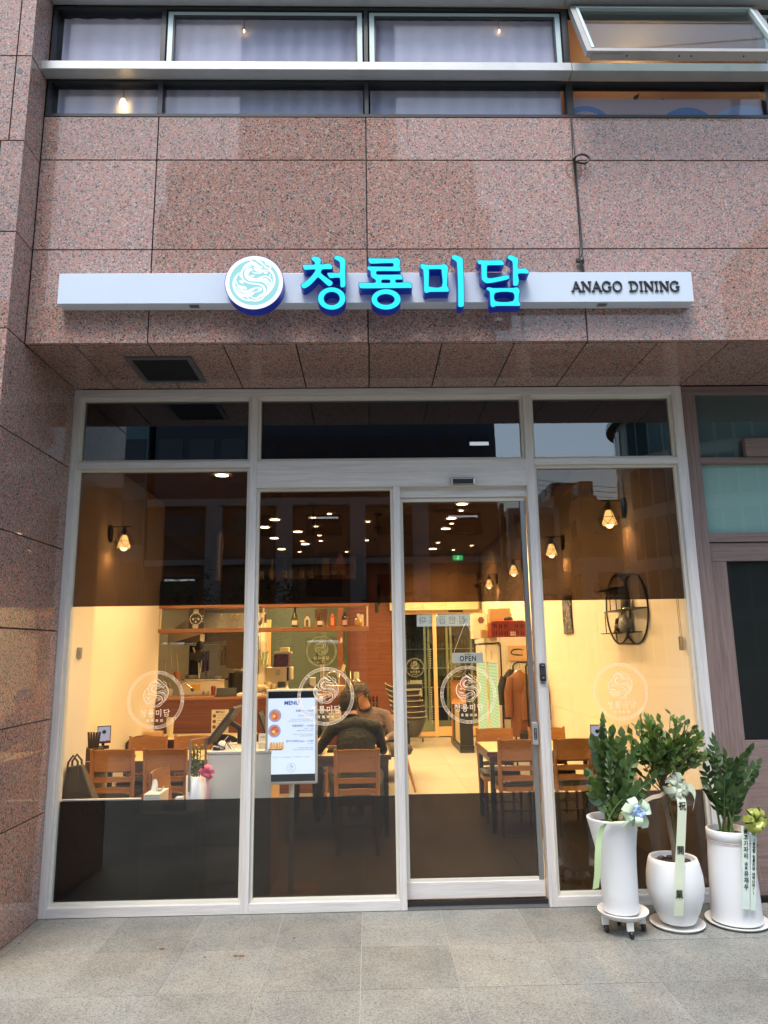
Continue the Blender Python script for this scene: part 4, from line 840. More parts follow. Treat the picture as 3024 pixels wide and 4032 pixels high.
SML = [(-.542, 4.934), (-.791, 5.207), (-.805, 5.966), (-.811, 6.855), (-.83, 7.459), (-1.158, 7.478), (-1.334, 8.842), (-.42, 8.922), (.008, 5.592), (-.017, 7.463), (1.324, 4.799), (1.307, 5.846), (1.286, 7.845), (1.681, 8.831), (1.961, 8.253), (-.55, 1.0), (1.3, 1.2), (-1.7, 1.4)]  # last three are added lamps near the glass, lifting the front floor and walls
def whereis(x, y):
    return ('over the kitchen' if x < -.9 else 'over the middle aisle' if x < .5 else 'over the right-hand side')
for big, L in ((True, BIG), (False, SML)):
    srt = sorted(L, key=lambda p: p[1]); ordn = {}
    for p in srt:
        wz = whereis(*p); ordn[wz] = ordn.get(wz, 0) + 1
        nth = ['nearest', 'second', 'third', 'fourth', 'fifth', 'sixth', 'seventh', 'eighth', 'ninth'][ordn[wz] - 1]
        t = down(p[0], p[1], big); t['label'] = '%s round ceiling downlight %s, %s from the windows' % ('large' if big else 'small', wz, nth)
t = thing('ceiling_speaker', 'dark round ceiling grille between the lights above the right aisle', 'ceiling speaker', (1.08, 4.85, 3.612)); part('grille', B().lathe([(.13, 0), (.12, -.01), (.02, -.012)], (0, 0, 0), 24), plain('grille_dark', (.03, .025, .022), .6), t)
part('ring', B().lathe([(.15, 0), (.14, -.006), (.13, 0)], (0, 0, 0), 24, cap=False), BLACKM, t)
t = thing('ceiling_vent', 'rectangular slotted ceiling vent near the blind', 'vent', (.75, 7.9, 3.61), world=True)
part('frame', B().box(.45, 1.05, 7.6, 8.2, 3.600, 3.6115), plain('vent_brown', (.10, .08, .065), .6), t)
for k in range(7): part('slot', B().box(.48, 1.02, 7.65 + k * .08, 7.69 + k * .08, 3.597, 3.5995), BLACK, t)
# pendants
CORD = plain('pendant_cord', (.05, .03, .022), .5)
def pendant(x, y, zb, lab):
    t = thing('pendant_lamp', lab, 'pendant lamp', (x, y, 3.61), group='thin black pendant lamps')
    part('canopy', B().lathe([(.06, 0), (.06, -.03), (.012, -.034)], (0, 0, 0), 20), BLACKM, t); part('rod', B().cyl((0, 0, zb + .17 - 3.61), .008, 3.57 - zb - .17, 8), CORD, t)
    s_ = part('shade', B().lathe([(.035, zb + .17 - 3.61), (.036, zb - 3.61 + .002)], (0, 0, 0), 20, cap=False).lathe([(.008, zb + .172 - 3.61), (.035, zb + .17 - 3.61)], (0, 0, 0), 20, cap=False), BLACKM, t)
    part('bulb', B().lathe([(.026, zb - 3.61 + .01), (.026, zb - 3.61 + .012)], (0, 0, 0), 14), glow('dim_bulb', (1, .75, .5), .6), s_)
pendant(-.713, 4.2, 2.383, 'black pendant hanging in front of the shelf of sake boxes'); pendant(-1.92, 4.25, 2.373, 'black pendant hanging left of the steel exhaust pipe')
pendant(.152, 4.93, 2.422, 'black pendant right of the shelf, highest and nearest of that row'); pendant(.164, 6.09, 2.386, 'black pendant right of the shelf, middle of that row'); pendant(.145, 7.25, 2.326, 'black pendant right of the shelf, lowest and farthest of that row')
# wall sconces
SHADE = None
def shade_mat():
    m, nt, lk, b = _mat('lit_lamp_shade'); setin(b, Base_Color=(.8, .6, .3, 1), Emission_Color=(1, .72, .28, 1), Emission_Strength=20 * GK, Roughness=.7); return m
SHADE = shade_mat(); BULB = glow('sconce_bulb', (1, .78, .42), 60)
def sconce(lab, s=1):
    """local frame: wall at x = 0, arm reaches along -x (s = 1) or +x (s = -1)"""
    t = thing('wall_lamp', lab, 'wall lamp', group='wire cage wall lamps')
    part('wall_plate', B().lathe([(.052, 0), (.052, -.024), (.046, -.03)], (0, 0, -.06), 20, 'X', fn=lambda p: (p[0] * s, p[1], p[2] * 1.6)), BLACKM, t)
    part('arm', B().box(min(0, -s * .03) - .006, max(0, -s * .03) + .006, -.006, .006, -.16, .008).box(min(-s * .03, -s * .22), max(-s * .03, -s * .22), -.005, .005, 0, .010), BLACKM, t)
    cx = -s * .155
    sh = part('shade', B().lathe([(.022, -.085), (.030, -.10), (.068, -.215), (.066, -.215), (.028, -.10)], (cx, 0, 0), 20, cap=False), SHADE, t)
    part('bulb', B().ball((cx, 0, -.215), .034, 14, 10), BULB, sh)
    cg = B(); n = 6
    top = Vector((cx, 0, .0)); mid = [Vector((cx + .095 * math.cos(2 * math.pi * (k + .5) / n), .095 * math.sin(2 * math.pi * (k + .5) / n), -.155)) for k in range(n)]; lo = [Vector((cx + .070 * math.cos(2 * math.pi * k / n), .070 * math.sin(2 * math.pi * k / n), -.218)) for k in range(n)]
    for k in range(n):
        cg.tube([top, mid[k]], .0028, 5).tube([mid[k], mid[(k + 1) % n]], .0028, 5).tube([mid[k], lo[k]], .0028, 5).tube([mid[k], lo[(k + 1) % n]], .0028, 5).tube([lo[k], lo[(k + 1) % n]], .0028, 5)
    part('wire_cage', cg, BLACKM, t); part('socket', B().cyl((cx, 0, -.09), .018, .085, 12), BLACKM, t)
    l = bpy.data.lights.new('lamp_light', 'SPOT'); l.energy = 7; l.color = (1, .55, .2); l.spot_size = R(140); l.spot_blend = .7; l.shadow_soft_size = .025
    o = bpy.data.objects.new('lamp_light', l); sc.collection.objects.link(o); o.parent = t; o.location = (-s * .11, 0, -.225); o.rotation_euler = (0, s * -R(18), 0)
    return t
a = sconce('wire cage wall lamp on the right wall, nearest the glass above the round shelf', 1); a.location = (RX, 1.12, 2.972)
for (y, z, lab) in ((3.19, 2.972, 'wire cage wall lamp second from the glass on the right wall'), (5.43, 2.985, 'wire cage wall lamp third from the glass on the right wall'), (7.64, 2.99, 'farthest wire cage wall lamp on the right wall')):
    c = copy_tree(a); c.location = (RX, y, z); c['label'] = lab
a = sconce('wire cage wall lamp alone on the left wall', -1); a.location = (-2.65, 2.2, 2.972)
# ================================================================== furniture
TTOP = plain('cream_table_laminate', (.66, .57, .38), .32, var=.04, scale=8)
TEDGE = wood('dark_table_edge', (.045, .018, .012), (.10, .042, .026), 'X', .3, 1, 1, .5, 'Object')
BLEG = plain('black_table_leg', (.02, .02, .022), .4, .3, var=.1)
def make_table(w_, d_, label, cat='table'):
    t = thing('dining_table', label, cat, group='restaurant dining tables')
    h = .73
    part('table_top', B().box(-w_ / 2 + .02, w_ / 2 - .02, -d_ / 2 + .02, d_ / 2 - .02, h - .02, h), TTOP, t, bevel=.002)
    e = B().box(-w_ / 2, w_ / 2, -d_ / 2, -d_ / 2 + .02, h - .045, h - .002).box(-w_ / 2, w_ / 2, d_ / 2 - .02, d_ / 2, h - .045, h - .002).box(-w_ / 2, -w_ / 2 + .02, -d_ / 2 + .02, d_ / 2 - .02, h - .045, h - .002).box(w_ / 2 - .02, w_ / 2, -d_ / 2 + .02, d_ / 2 - .02, h - .045, h - .002)
    part('edge_moulding', e, TEDGE, t, bevel=.006)
    i_ = .025
    part('apron', B().box(-w_ / 2 + i_, w_ / 2 - i_, -d_ / 2 + i_, -d_ / 2 + i_ + .02, h - .10, h - .046).box(-w_ / 2 + i_, w_ / 2 - i_, d_ / 2 - i_ - .02, d_ / 2 - i_, h - .10, h - .046).box(-w_ / 2 + i_, -w_ / 2 + i_ + .02, -d_ / 2 + .045, d_ / 2 - .045, h - .10, h - .046).box(w_ / 2 - i_ - .02, w_ / 2 - i_, -d_ / 2 + .045, d_ / 2 - .045, h - .10, h - .046), TEDGE, t, bevel=.003)
    for sx_ in (-1, 1):
        for sy_ in (-1, 1):
            x, y = sx_ * (w_ / 2 - .048), sy_ * (d_ / 2 - .048); part('leg', B().box(x - .02, x + .02, y - .02, y + .02, 0, h - .0465), BLEG, t, bevel=.002)
    return t
def make_chair(label):
    t = thing('dining_chair', label, 'chair', group='wooden dining chairs')
    for s in (-1, 1):
        part('leg', B().tube([(s * .168, -.215, 0), (s * .170, -.195, .22), (s * .174, -.190, .44), (s * .180, -.205, .62), (s * .186, -.238, .862)], [.015, .018, .020, .018, .013], 8, up=(1, 0, 0)), CHAIRV, t)
        part('leg', B().tube([(s * .168, .185, 0), (s * .172, .180, .25), (s * .172, .178, .42)], [.014, .017, .020], 8, up=(1, 0, 0)), CHAIRV, t)
    def pan(z0, z1, w_, yb, bow, th=.016):
        return B().sheet(lambda u, v: ((u - .5) * 2 * w_, yb - bow * (1 - ((u - .5) * 2) ** 2) - (z0 + (z1 - z0) * v - .45) * .085, z0 + (z1 - z0) * v + (.008 * (1 - ((u - .5) * 2) ** 2) if v > .5 else 0)), 12, 2, thick=(0, th, 0))
    part('backrest', pan(.672, .848, .178, -.196, .022), CHAIRW, t, bevel=.003)
    part('slat', pan(.578, .612, .172, -.190, .018, .014), CHAIRW, t, bevel=.003); part('slat', pan(.488, .522, .170, -.186, .016, .014), CHAIRW, t, bevel=.003)
    part('seat_frame', B().lathe([(.195, .388), (.198, .43)], (0, 0, 0), 28, fn=lambda p: (max(-.185, min(.185, p[0] * 1.12)), max(-.19, min(.205, p[1] * 1.12)), p[2])), CHAIRW, t)
    part('seat', B().lathe([(.188, .431), (.200, .440), (.200, .462), (.185, .476), (.12, .484), (.0001, .487)], (0, 0, 0), 32, fn=lambda p: (max(-.19, min(.19, p[0] * 1.14)), max(-.185, min(.212, p[1] * 1.14)), p[2])), SEAT, t)
    part('stretcher', B().tube([(-.17, -.20, .17), (-.171, .18, .17)], .009, 6), CHAIRV, t); part('stretcher', B().tube([(.17, -.20, .17), (.171, .18, .17)], .009, 6), CHAIRV, t)
    part('stretcher', B().tube([(-.17, .02, .17), (-.08, .06, .172), (.08, .06, .172), (.17, .02, .17)], .009, 6), CHAIRV, t)
    return t
tab = make_table(1.19, .80, 'cream topped table with brown edge by the right wall behind the door'); tab.location = (1.705, 2.34, 0)
tb2 = make_table(1.20, .76, 'cream topped table where the two men sit'); tb2.location = (-.40, 2.26, 0)
tb3 = make_table(1.22, .72, 'cream topped table by the left wall with four chairs'); tb3.location = (-2.03, 2.13, 0)
tb4 = make_table(1.30, .62, 'table against the reddish kitchen counter on the left'); tb4.location = (-1.98, 3.72, 0)
ch = make_chair('wooden chair nearest the door pane at the right-hand table, back to the glass'); ch.location = (1.38, 2.025, 0)
for (x, y, rz, lab) in [
    (1.90, 2.025, 0, 'wooden chair behind the digital lock, back to the glass at the right-hand table'),
    (1.325, 2.56, R(180), 'wooden chair on the far side of the right-hand table, nearer the aisle'),
    (1.885, 2.56, R(180), 'wooden chair on the far side of the right-hand table, by the wall'),
    (-.112, 1.535, 0, 'wooden chair carrying the man in the dark jacket, back to the glass'),
    (-2.285, 1.815, 0, 'leftmost wooden chair, back to the glass at the left-wall table'),
    (-1.815, 1.80, 0, 'wooden chair right of the leftmost one, back to the glass at the left-wall table'),
    (-2.27, 2.36, R(180), 'wooden chair on the far side of the left-wall table, next to the wall'),
    (-1.81, 2.36, R(180), 'wooden chair on the far side of the left-wall table, away from the wall'),
    (-.05, 2.98, R(180), 'wooden chair under the man with glasses facing the street'),
    (-.66, 2.98, R(180), 'wooden chair under the man half hidden by the menu display')]:
    dup(ch, (x, y, 0), rz, lab)
c = dup(ch, (-1.46, .86, .0), R(-98), 'wooden chair turned sideways behind the tissue box'); c.scale = (.95, .95, .92)
# black benches / dark chairs in front of the counter
for (x, lab) in ((-2.45, 'low black round-backed chair left at the counter table'), (-1.62, 'low black round-backed chair right at the counter table')):
    t = thing('black_chair', lab, 'chair', (x, 3.2, 0), group='black round-backed chairs')
    part('backrest', B().sheet(lambda u, v: ((u - .5) * .56, -.20 + .12 * (2 * abs(u - .5)) ** 2.5, .42 + v * (.40 - .22 * (2 * abs(u - .5)) ** 3)), 16, 6, thick=(0, .04, 0)), SEAT, t); part('seat', B().box(-.22, .22, -.18, .22, .40, .46), SEAT, t, bevel=.02)
    for sx_ in (-1, 1):
        for sy_ in (-1, 1): part('leg', B().tube([(sx_ * .20, sy_ * .18, 0), (sx_ * .17, sy_ * .15, .40)], .013, 6), BLEG, t)
# lounge chair in the aisle, half behind the mullion
t = thing('padded_chair', 'dark padded chair with splayed brown wooden legs in the aisle left of the door', 'chair', (.27, 4.25, 0))
part('seat', B().lathe([(.16, .40), (.25, .42), (.27, .47), (.24, .53), (.0001, .55)], (0, 0, 0), 24, sy=.95), plain('charcoal_fabric', (.055, .055, .058), .8, var=.1, scale=90), t)
part('backrest', B().sheet(lambda u, v: (-.24 * math.cos(math.pi * (u * 1.1 - .05)), .22 * math.sin(math.pi * (u * 1.1 - .05)) + .02, .48 + v * .30), 16, 5, thick=(0, .04, .0)), plain('charcoal_fabric', (.055, .055, .058), .8), t)
for sx_ in (-1, 1):
    for sy_ in (-1, 1): part('leg', B().tube([(sx_ * .275, sy_ * .24, 0), (sx_ * .17, sy_ * .15, .42)], [.012, .021], 8), CHAIRV, t)

# ------------------------------------------------------------------ reddish counter, shelf unit
ct = thing('kitchen_counter', 'reddish brown wood fronted kitchen counter running behind the tables', 'counter', (-1.34, 4.1, 0), world=True)
part('front_panel', B().box(-2.648, .0, 4.10, 4.13, 0, 1.12), BROWNP, ct); part('worktop', B().box(-2.648, .01, 4.09, 4.62, 1.12, 1.15), SHELFW, ct, bevel=.002); part('side_panel', B().box(-.02, .005, 4.131, 4.60, 0, 1.119), BROWNP, ct)
for (x0, z0, z1, lab) in ((-1.95, .70, 1.0, ''), (-.56, .74, .98, '')):
    m_ = thing('menu_sheet', 'small paper menu taped to the counter front, %s' % ('left one beside the till screen' if x0 < -1 else 'right one behind the seated man'), 'menu', (x0 + .1, 4.09, z0), world=True)
    pp = part('paper', B().box(x0, x0 + .21, 4.094, 4.0985, z0, z1), plain('menu_paper', (.62, .58, .50), .7), m_)
    o = worldloc(pp); link('lettering', text_mesh('MENU', .04, BLACKINK, bold=.0008), pp, (x0 + .105 - o.x, 4.092 - o.y, z1 - .03 - o.z), STANDING)
    for k in range(3): part('picture', B().lathe([(.022, 0), (.022, .001)], (x0 + .035, 4.092, z1 - .075 - k * .065), 12, 'Y'), plain('food_print', (.16, .07, .04), .6, var=.4, scale=90), m_)
    for k in range(6): part('print_line', B().box(x0 + .07, x0 + .19, 4.0925, 4.0935, z1 - .07 - k * .033, z1 - .063 - k * .033), plain('print_grey', (.25, .24, .22), .7), m_)
sh = thing('hanging_shelf', 'two-tier wood shelf hanging over the counter with a black back band above', 'shelf', (-1.33, 4.1, 1.93), world=True)
part('lower_board', B().box(-2.69, .005, 4.08, 4.40, 1.945, 1.995), SHELFW, sh, bevel=.003); part('upper_board', B().box(-2.66, .008, 4.085, 4.40, 2.250, 2.300), SHELFW, sh, bevel=.003)
part('black_band', B().box(-2.68, .003, 4.088, 4.398, 2.301, 2.600), plain('black_band_paint', (.006, .006, .007), .55), sh)
for x in (-2.645, -1.345, -.025): part('post', B().box(x, x + .022, 4.10, 4.12, 1.996, 2.249), plain('cream_post', (.62, .54, .38), .5), sh)
HC = plain('hanger_rod', (.30, .25, .20), .4, .5)
for x in (-1.48, -1.45, -.665, -.24, -.04): part('hanging_rod', B().cyl((x, 4.11, 2.601), .006, 1.01, 6), HC, sh)
# splash screen with the mirrored emblem
gs = thing('splash_screen', 'clear screen over the counter with a faint mirrored dragon emblem', 'glass screen', (-.75, 4.2, 1.15), world=True)
p = part('pane', B().box(-1.33, -.33, 4.215, 4.220, 1.152, 1.93), glass('screen_pane', (.975, .985, .975), .6), gs); window_sticker(p, -.605, 4.212, 1.69, .193, STICKG, mirror=-1)
part('clip', B().box(-.365, -.335, 4.20, 4.213, 1.80, 1.86), CREAM, gs)
# bottles
def lathe_thing(name, label, cat, loc, parts_, group=None):
    t = thing(name, label, cat, loc, group=group)
    for nm, prof, m_, kw in parts_: part(nm, B().lathe(prof, (0, 0, 0), kw.get('n', 20), sx=kw.get('sx', 1), sy=kw.get('sy', 1), cap=kw.get('cap', True)), m_, t)
    return t
def box_label(t, x0, x1, y, z0, z1, m_, nm='label'): return part(nm, B().sheet(lambda u, v: (x0 + (x1 - x0) * u, y - .25 * (1 - (2 * u - 1) ** 2) * (x1 - x0) * .35, z0 + (z1 - z0) * v), 8, 1), m_, t)
OLIVE = plain('olive_glass', (.05, .06, .012), .08, spec=.8); RED = plain('red_glaze', (.55, .04, .03), .25); AMB = plain('amber_glass', (.42, .22, .03), .08, spec=.8); BRN = plain('brown_glass', (.09, .018, .012), .1, spec=.8)
PAPER = plain('label_paper', (.80, .74, .58), .7, var=.06); WCER = plain('cream_ceramic', (.70, .64, .45), .35)
sy0 = 4.20; z0 = 1.996
t = lathe_thing('champagne_bottle', 'tall dark green champagne bottle with shield label, first on the lower shelf', 'bottle', (-.945, sy0, z0), [('glass_body', [(.044, 0), (.046, .02), (.046, .10), (.036, .145), (.018, .175), (.015, .235)], OLIVE, {}), ('foil', [(.0155, .195), (.017, .252), (.0001, .253)], BLACK, {})]); box_label(t, -.034, .034, -.047, .03, .085, PAPER)
t = thing('liquor_bottle', 'cream squared liquor bottle with red cap and dark label', 'bottle', (-.785, sy0, z0)); part('body', B().box(-.038, .038, -.03, .03, 0, .105), WCER, t, bevel=.01); part('neck', B().lathe([(.034, .105), (.016, .13), (.014, .14)], (0, 0, 0), 16), WCER, t); part('cap', B().cyl((0, 0, .14), .013, .022, 12), RED, t); part('label', B().box(-.018, .018, -.0325, -.0305, .008, .095), plain('gold_black_label', (.12, .08, .02), .5, var=.5, scale=120), t)
t = thing('whisky_bottle', 'brown faceted whisky bottle with cream label', 'bottle', (-.622, sy0, z0)); part('body', B().lathe([(.045, 0), (.046, .09), (.040, .115), (.018, .125), (.016, .15)], (0, 0, 0), 8, smooth=False), BRN, t); part('stopper', B().cyl((0, 0, .15), .020, .03, 12), plain('dark_stopper', (.05, .03, .02), .5), t); part('label', B().box(-.033, .033, -.0475, -.0455, .025, .075), PAPER, t)
t = thing('liquor_bottle', 'bright red squared liquor bottle with gold print', 'bottle', (-.463, sy0, z0)); part('body', B().box(-.034, .034, -.03, .03, 0, .14), RED, t, bevel=.006); part('neck', B().cyl((0, 0, .14), .016, .028, 12), WCER, t); part('cap', B().cyl((0, 0, .165), .019, .022, 12), RED, t); part('label', B().box(-.020, .020, -.0325, -.0305, .02, .12), plain('gold_print', (.65, .35, .10), .5, var=.5, scale=150), t)
t = thing('liquor_bottle', 'black round-shouldered liquor bottle with red and white label', 'bottle', (-.307, sy0, z0)); part('body', B().lathe([(.036, 0), (.037, .12), (.03, .14), (.012, .15), (.012, .19)], (0, 0, 0), 20), plain('black_glass', (.012, .013, .016), .08, spec=.8), t); box_label(t, -.028, .028, -.039, .02, .085, plain('red_white_label', (.6, .35, .3), .6, var=.6, scale=110))
t = lathe_thing('liquor_bottle', 'squat amber gourd-shaped bottle with white stopper', 'bottle', (-.130, sy0 - .02, z0), [('glass_body', [(.034, 0), (.052, .03), (.054, .06), (.036, .092), (.016, .105), (.013, .125)], AMB, {}), ('stopper', [(.014, .125), (.02, .135), (.018, .160), (.0001, .164)], WHITE, {})])
t = solo('bottle_box', B().box(-.12, -.065, 4.24, 4.29, z0, z0 + .155), PAPER, 'cream carton standing behind the squat amber bottle', 'box', bevel=.002)
solo('board', B().box(-.70, -.53, 4.34, 4.345, z0, z0 + .235), plain('brown_card', (.50, .38, .24), .7), 'tan card standing behind the whisky bottle on the shelf', 'card')
WG = glass('wine_glass', (.92, .92, .9), 2.5)
gl0 = None
for i, (x, lab) in enumerate([(-1.865, 'wine glass nearest the watch picture on the lower shelf'), (-1.742, 'second wine glass from the watch picture'), (-1.672, 'third wine glass from the watch picture'), (-1.555, 'wine glass beside the window mullion on the lower shelf')]):
    if not gl0:
        gl0 = thing('wine_glass', lab, 'glass', (x, 4.16, z0), group='wine glasses on the hanging shelf'); part('bowl', B().lathe([(.004, .075), (.024, .09), (.036, .12), (.036, .145), (.028, .178)], (0, 0, 0), 20, cap=False), WG, gl0); part('stem', B().lathe([(.030, 0), (.028, .003), (.004, .008), (.0035, .075)], (0, 0, 0), 14), WG, gl0)
    else: dup(gl0, (x, 4.16 + .03 * (i % 2), z0), 0, lab)
# picture of a wristwatch
wt = thing('watch_picture', 'black picture panel showing a steel wristwatch, on the lower shelf', 'picture', (-2.19, 4.14, z0), world=True)
part('panel', B().box(-2.287, -2.091, 4.14, 4.15, z0, 2.249), plain('picture_black', (.018, .018, .018), .4), wt)
ST = plain('printed_steel', (.55, .53, .48), .5); wx, wz = -2.195, 2.118
for k in range(3): part('strap_link', B().box(wx - .034 + .002 * k, wx + .034 - .002 * k, 4.1375 - .0004 * k, 4.1395, wz + .078 + k * .017, wz + .092 + k * .017), ST, wt); part('strap_link', B().box(wx - .040 + .002 * k, wx + .034 - .002 * k, 4.1375 - .0004 * k, 4.1395, wz - .092 - k * .013, wz - .08 - k * .013), ST, wt)
part('bezel', B().lathe([(.078, -.001), (.078, 0)], (wx, 4.1385, wz), 32, 'Y'), ST, wt); part('dial', B().lathe([(.069, -.0005), (.069, 0)], (wx, 4.1368, wz), 32, 'Y'), BLACK, wt)
for dx, dz in ((-.034, -.004), (.034, -.004), (0, -.036)): part('sub_dial', B().lathe([(.013, -.0005), (.013, 0)], (wx + dx, 4.1358, wz + dz), 16, 'Y'), ST, wt)
for k in range(12): a = k * math.pi / 6; part('hour_mark', B().obox((wx + .058 * math.sin(a), 4.136, wz + .058 * math.cos(a)), (.0016, 0, 0), (0, .0004, 0), (.006 * math.sin(a), 0, .006 * math.cos(a))), ST, wt)
part('hand', B().obox((wx + .016, 4.1352, wz + .010), (.017, 0, .011), (0, .0003, 0), (-.0012, 0, .0016)).obox((wx - .012, 4.1348, wz + .006), (-.013, 0, .008), (0, .0003, 0), (.001, 0, .0016)), ST, wt)
for dz in (-.035, 0, .035): part('pusher', B().box(wx + .078, wx + .094, 4.137, 4.1395, wz + dz - .006, wz + dz + .006), ST, wt)
# sake on top of the band
z1_ = 2.601; dark = [plain('blue_black_glass', (.015, .03, .045), .1, spec=.8), plain('clear_sake_glass', (.30, .36, .36), .1, spec=.8), plain('green_black_glass', (.02, .035, .02), .1, spec=.8)]
for i, (x, gi, lab) in enumerate([(-2.13 + .0 + .755 - .0, 0, 'blue sake bottle with oval label, first on top of the black band'), (-1.245, 1, 'clear sake bottle with a large W on its label'), (-1.08, 2, 'dark sake bottle behind a low wooden box'), (-.985, 0, 'sake bottle with oval label left of the hanging pendant'), (-.855, 2, 'dark sake bottle beside the pendant rod'), (-.738, 2, 'dark sake bottle with a calligraphy label next to the boxes')]):
    t = thing('sake_bottle', lab, 'bottle', (x, 4.2, z1_), group='sake bottles above the shelf')
    part('glass_body', B().lathe([(.037, 0), (.038, .13), (.034, .16), (.014, .215), (.012, .265)], (0, 0, 0), 18), dark[gi], t); part('cap', B().cyl((0, 0, .262), .014, .02, 12), plain('cap_silver', (.4, .4, .38), .4, .6), t)
    lb = box_label(t, -.030, .030, -.039, .02, .115, PAPER)
    link('lettering', text_mesh(['白鶴', 'W', '久', '白鶴', '久', '久保田'][i] if i != 1 else 'W', .034 if i != 1 else .06, BLACKINK if i != 1 else WHITE, line=.8), lb, (0, -.0475, .066), STANDING)
for i, (x, wd, hgt, c_, lab, tx) in enumerate([(-.548, .085, .285, (.62, .52, .36), 'tall pale sake carton with black calligraphy, leftmost', '久\n保\n田'), (-.437, .082, .245, (.30, .07, .03), 'reddish sake carton with white calligraphy panel, left one', '獺\n祭'), (-.322, .082, .245, (.31, .075, .03), 'reddish sake carton with white calligraphy panel, right one', '獺\n祭'), (-.205, .09, .285, (.60, .50, .35), 'tall pale sake carton with black calligraphy, right one', '久\n保\n田'), (-.10, .065, .27, (.02, .05, .09), 'narrow dark blue sake carton at the end of the shelf', '')]):
    t = thing('sake_carton', lab, 'box', (x, 4.2, z1_), group='sake cartons above the shelf'); part('carton', B().box(-wd / 2, wd / 2, -.04, .04, 0, hgt), plain('carton%d_board' % i, c_, .6), t, bevel=.001)
    if i in (1, 2): part('white_panel', B().box(-.030, .030, -.0415, -.0405, .06, .22), PAPER, t)
    if tx: link('lettering', text_mesh(tx, .058 if i in (0, 3) else .062, BLACKINK, bold=.001, line=.78), t, (0, -.0425, .15), STANDING)
solo('wooden_box', B().box(-1.17, -1.10, 4.17, 4.25, 2.601, 2.68), SHELFW, 'low dark wooden box between the sake bottles', 'box', bevel=.002)
# ------------------------------------------------------------------ kitchen
hd = thing('cooker_hood', 'stainless kitchen hood with sloping underside behind the shelf', 'hood', (-2.5, 5.2, 1.95), world=True)
part('canopy', B().add([(-2.70, 4.75, 1.966), (-1.59, 4.75, 1.966), (-1.59, 4.75, 1.914), (-2.05, 4.75, 1.835), (-2.70, 4.75, 1.816), (-2.70, 6.2, 2.3), (-1.59, 6.2, 2.3), (-1.59, 6.2, 2.2), (-2.05, 6.2, 2.1), (-2.70, 6.2, 2.1)], [(0, 1, 2, 3, 4), (9, 8, 7, 6, 5), (0, 5, 6, 1), (1, 6, 7, 2), (2, 7, 8, 3), (3, 8, 9, 4), (4, 9, 5, 0)]), plain('sooty_steel', (.10, .09, .075), .35, .7, var=.2, scale=8), hd)
part('side_panel', B().add([(-2.70, 4.743, 1.968), (-2.17, 4.743, 1.968), (-2.695, 4.743, 1.818)], [(0, 2, 1)]), plain('cream_steel', (.50, .45, .34), .4, .3), hd)
dc = B(); dz_ = 2.36
prof = []
for k in range(26): prof += [(.085, 2.40 + k * .045), (.092, 2.422 + k * .045)]
dc.lathe(prof, (-2.34, 6.0, 0), 20); part('exhaust_pipe', dc, CHROME, hd); part('elbow', B().tube([(-2.34, 6, 2.60), (-2.42, 6, 2.68), (-2.6, 6, 2.70), (-2.75, 6, 2.62), (-2.82, 6, 2.36)], .12, 16), CHROME, hd)
solo('steel_cabinet', B().box(-1.925, -1.59, 4.78, 5.2, 1.485, 1.905), plain('worn_stainless', (.13, .10, .07), .35, .7, var=.2, scale=6), 'worn stainless cabinet hanging at an angle left of the mullion', 'cabinet', bevel=.006)
t = thing('fryer', 'white kitchen machine with a yellow warning label behind the counter', 'kitchen machine', (-2.2, 4.75, 1.151), world=True)
part('cabinet', B().box(-2.49, -1.92, 4.64, 4.95, 1.152, 1.335), plain('cream_enamel', (.66, .60, .46), .35, var=.03, grime=.15), t, bevel=.006); part('top_plate', B().box(-2.51, -1.90, 4.63, 4.96, 1.336, 1.352), CHROME, t)
part('warning_label', B().box(-2.345, -2.225, 4.6355, 4.6395, 1.215, 1.285), plain('warning_yellow', (.72, .38, .02), .5, var=.3, scale=160), t)
t = thing('tap', 'curved pot-filler tap with a black spout over the counter', 'tap', (-2.45, 4.45, 1.15), world=True)
part('pipe', B().tube([(-2.46, 4.45, 1.15), (-2.46, 4.45, 1.28), (-2.42, 4.45, 1.325), (-2.36, 4.45, 1.31), (-2.29, 4.45, 1.24)], .008, 8), CHROME, t); part('spout', B().tube([(-2.295, 4.45, 1.245), (-2.27, 4.45, 1.21)], [.016, .02], 10), BLACK, t)
UT = plain('utensil_steel', (.50, .44, .33), .3, .9)
for i, (x, z, r, lab) in enumerate([(-2.67, 1.62, .05, 'long whisk with a round cage'), (-2.60, 1.74, .0, 'thin steel ladle handle'), (-2.52, 1.70, .045, 'deep strainer with wooden rim')]):
    t = thing('kitchen_utensil', '%s hanging at the left of the kitchen' % lab, 'utensil', (x, 4.5, 1.3), group='hanging kitchen utensils', world=True)
    part('handle', B().tube([(x, 4.5, z), (x + .03, 4.5, z - .25)], .009, 7), UT, t)
    if i == 0:
        wb = B()
        for k in range(6): a = k * math.pi / 6; wb.tube([(x + .03, 4.5, 1.37)] + [(x + .03 + .07 * math.sin(math.pi * u / 6) * math.cos(a), 4.5 + .07 * math.sin(math.pi * u / 6) * math.sin(a), 1.37 - .2 * u / 6) for u in range(1, 6)] + [(x + .03, 4.5, 1.17)], .003, 4)
        part('cage', wb, UT, t)
    elif i == 1: part('bowl', B().lathe([(.001, -.03), (.035, -.015), (.045, .01)], (x + .03, 4.5, z - .30), 14, cap=False), UT, t)
    else: part('basket', B().lathe([(.02, -.16), (.05, -.02), (.055, 0)], (x + .03, 4.5, z - .24), 14, cap=False), CHAIRW, t)
t = thing('stand_mixer', 'black and steel robot arm-like mixer hanging in the kitchen', 'mixer', (-2.25, 4.7, 1.36), world=True)
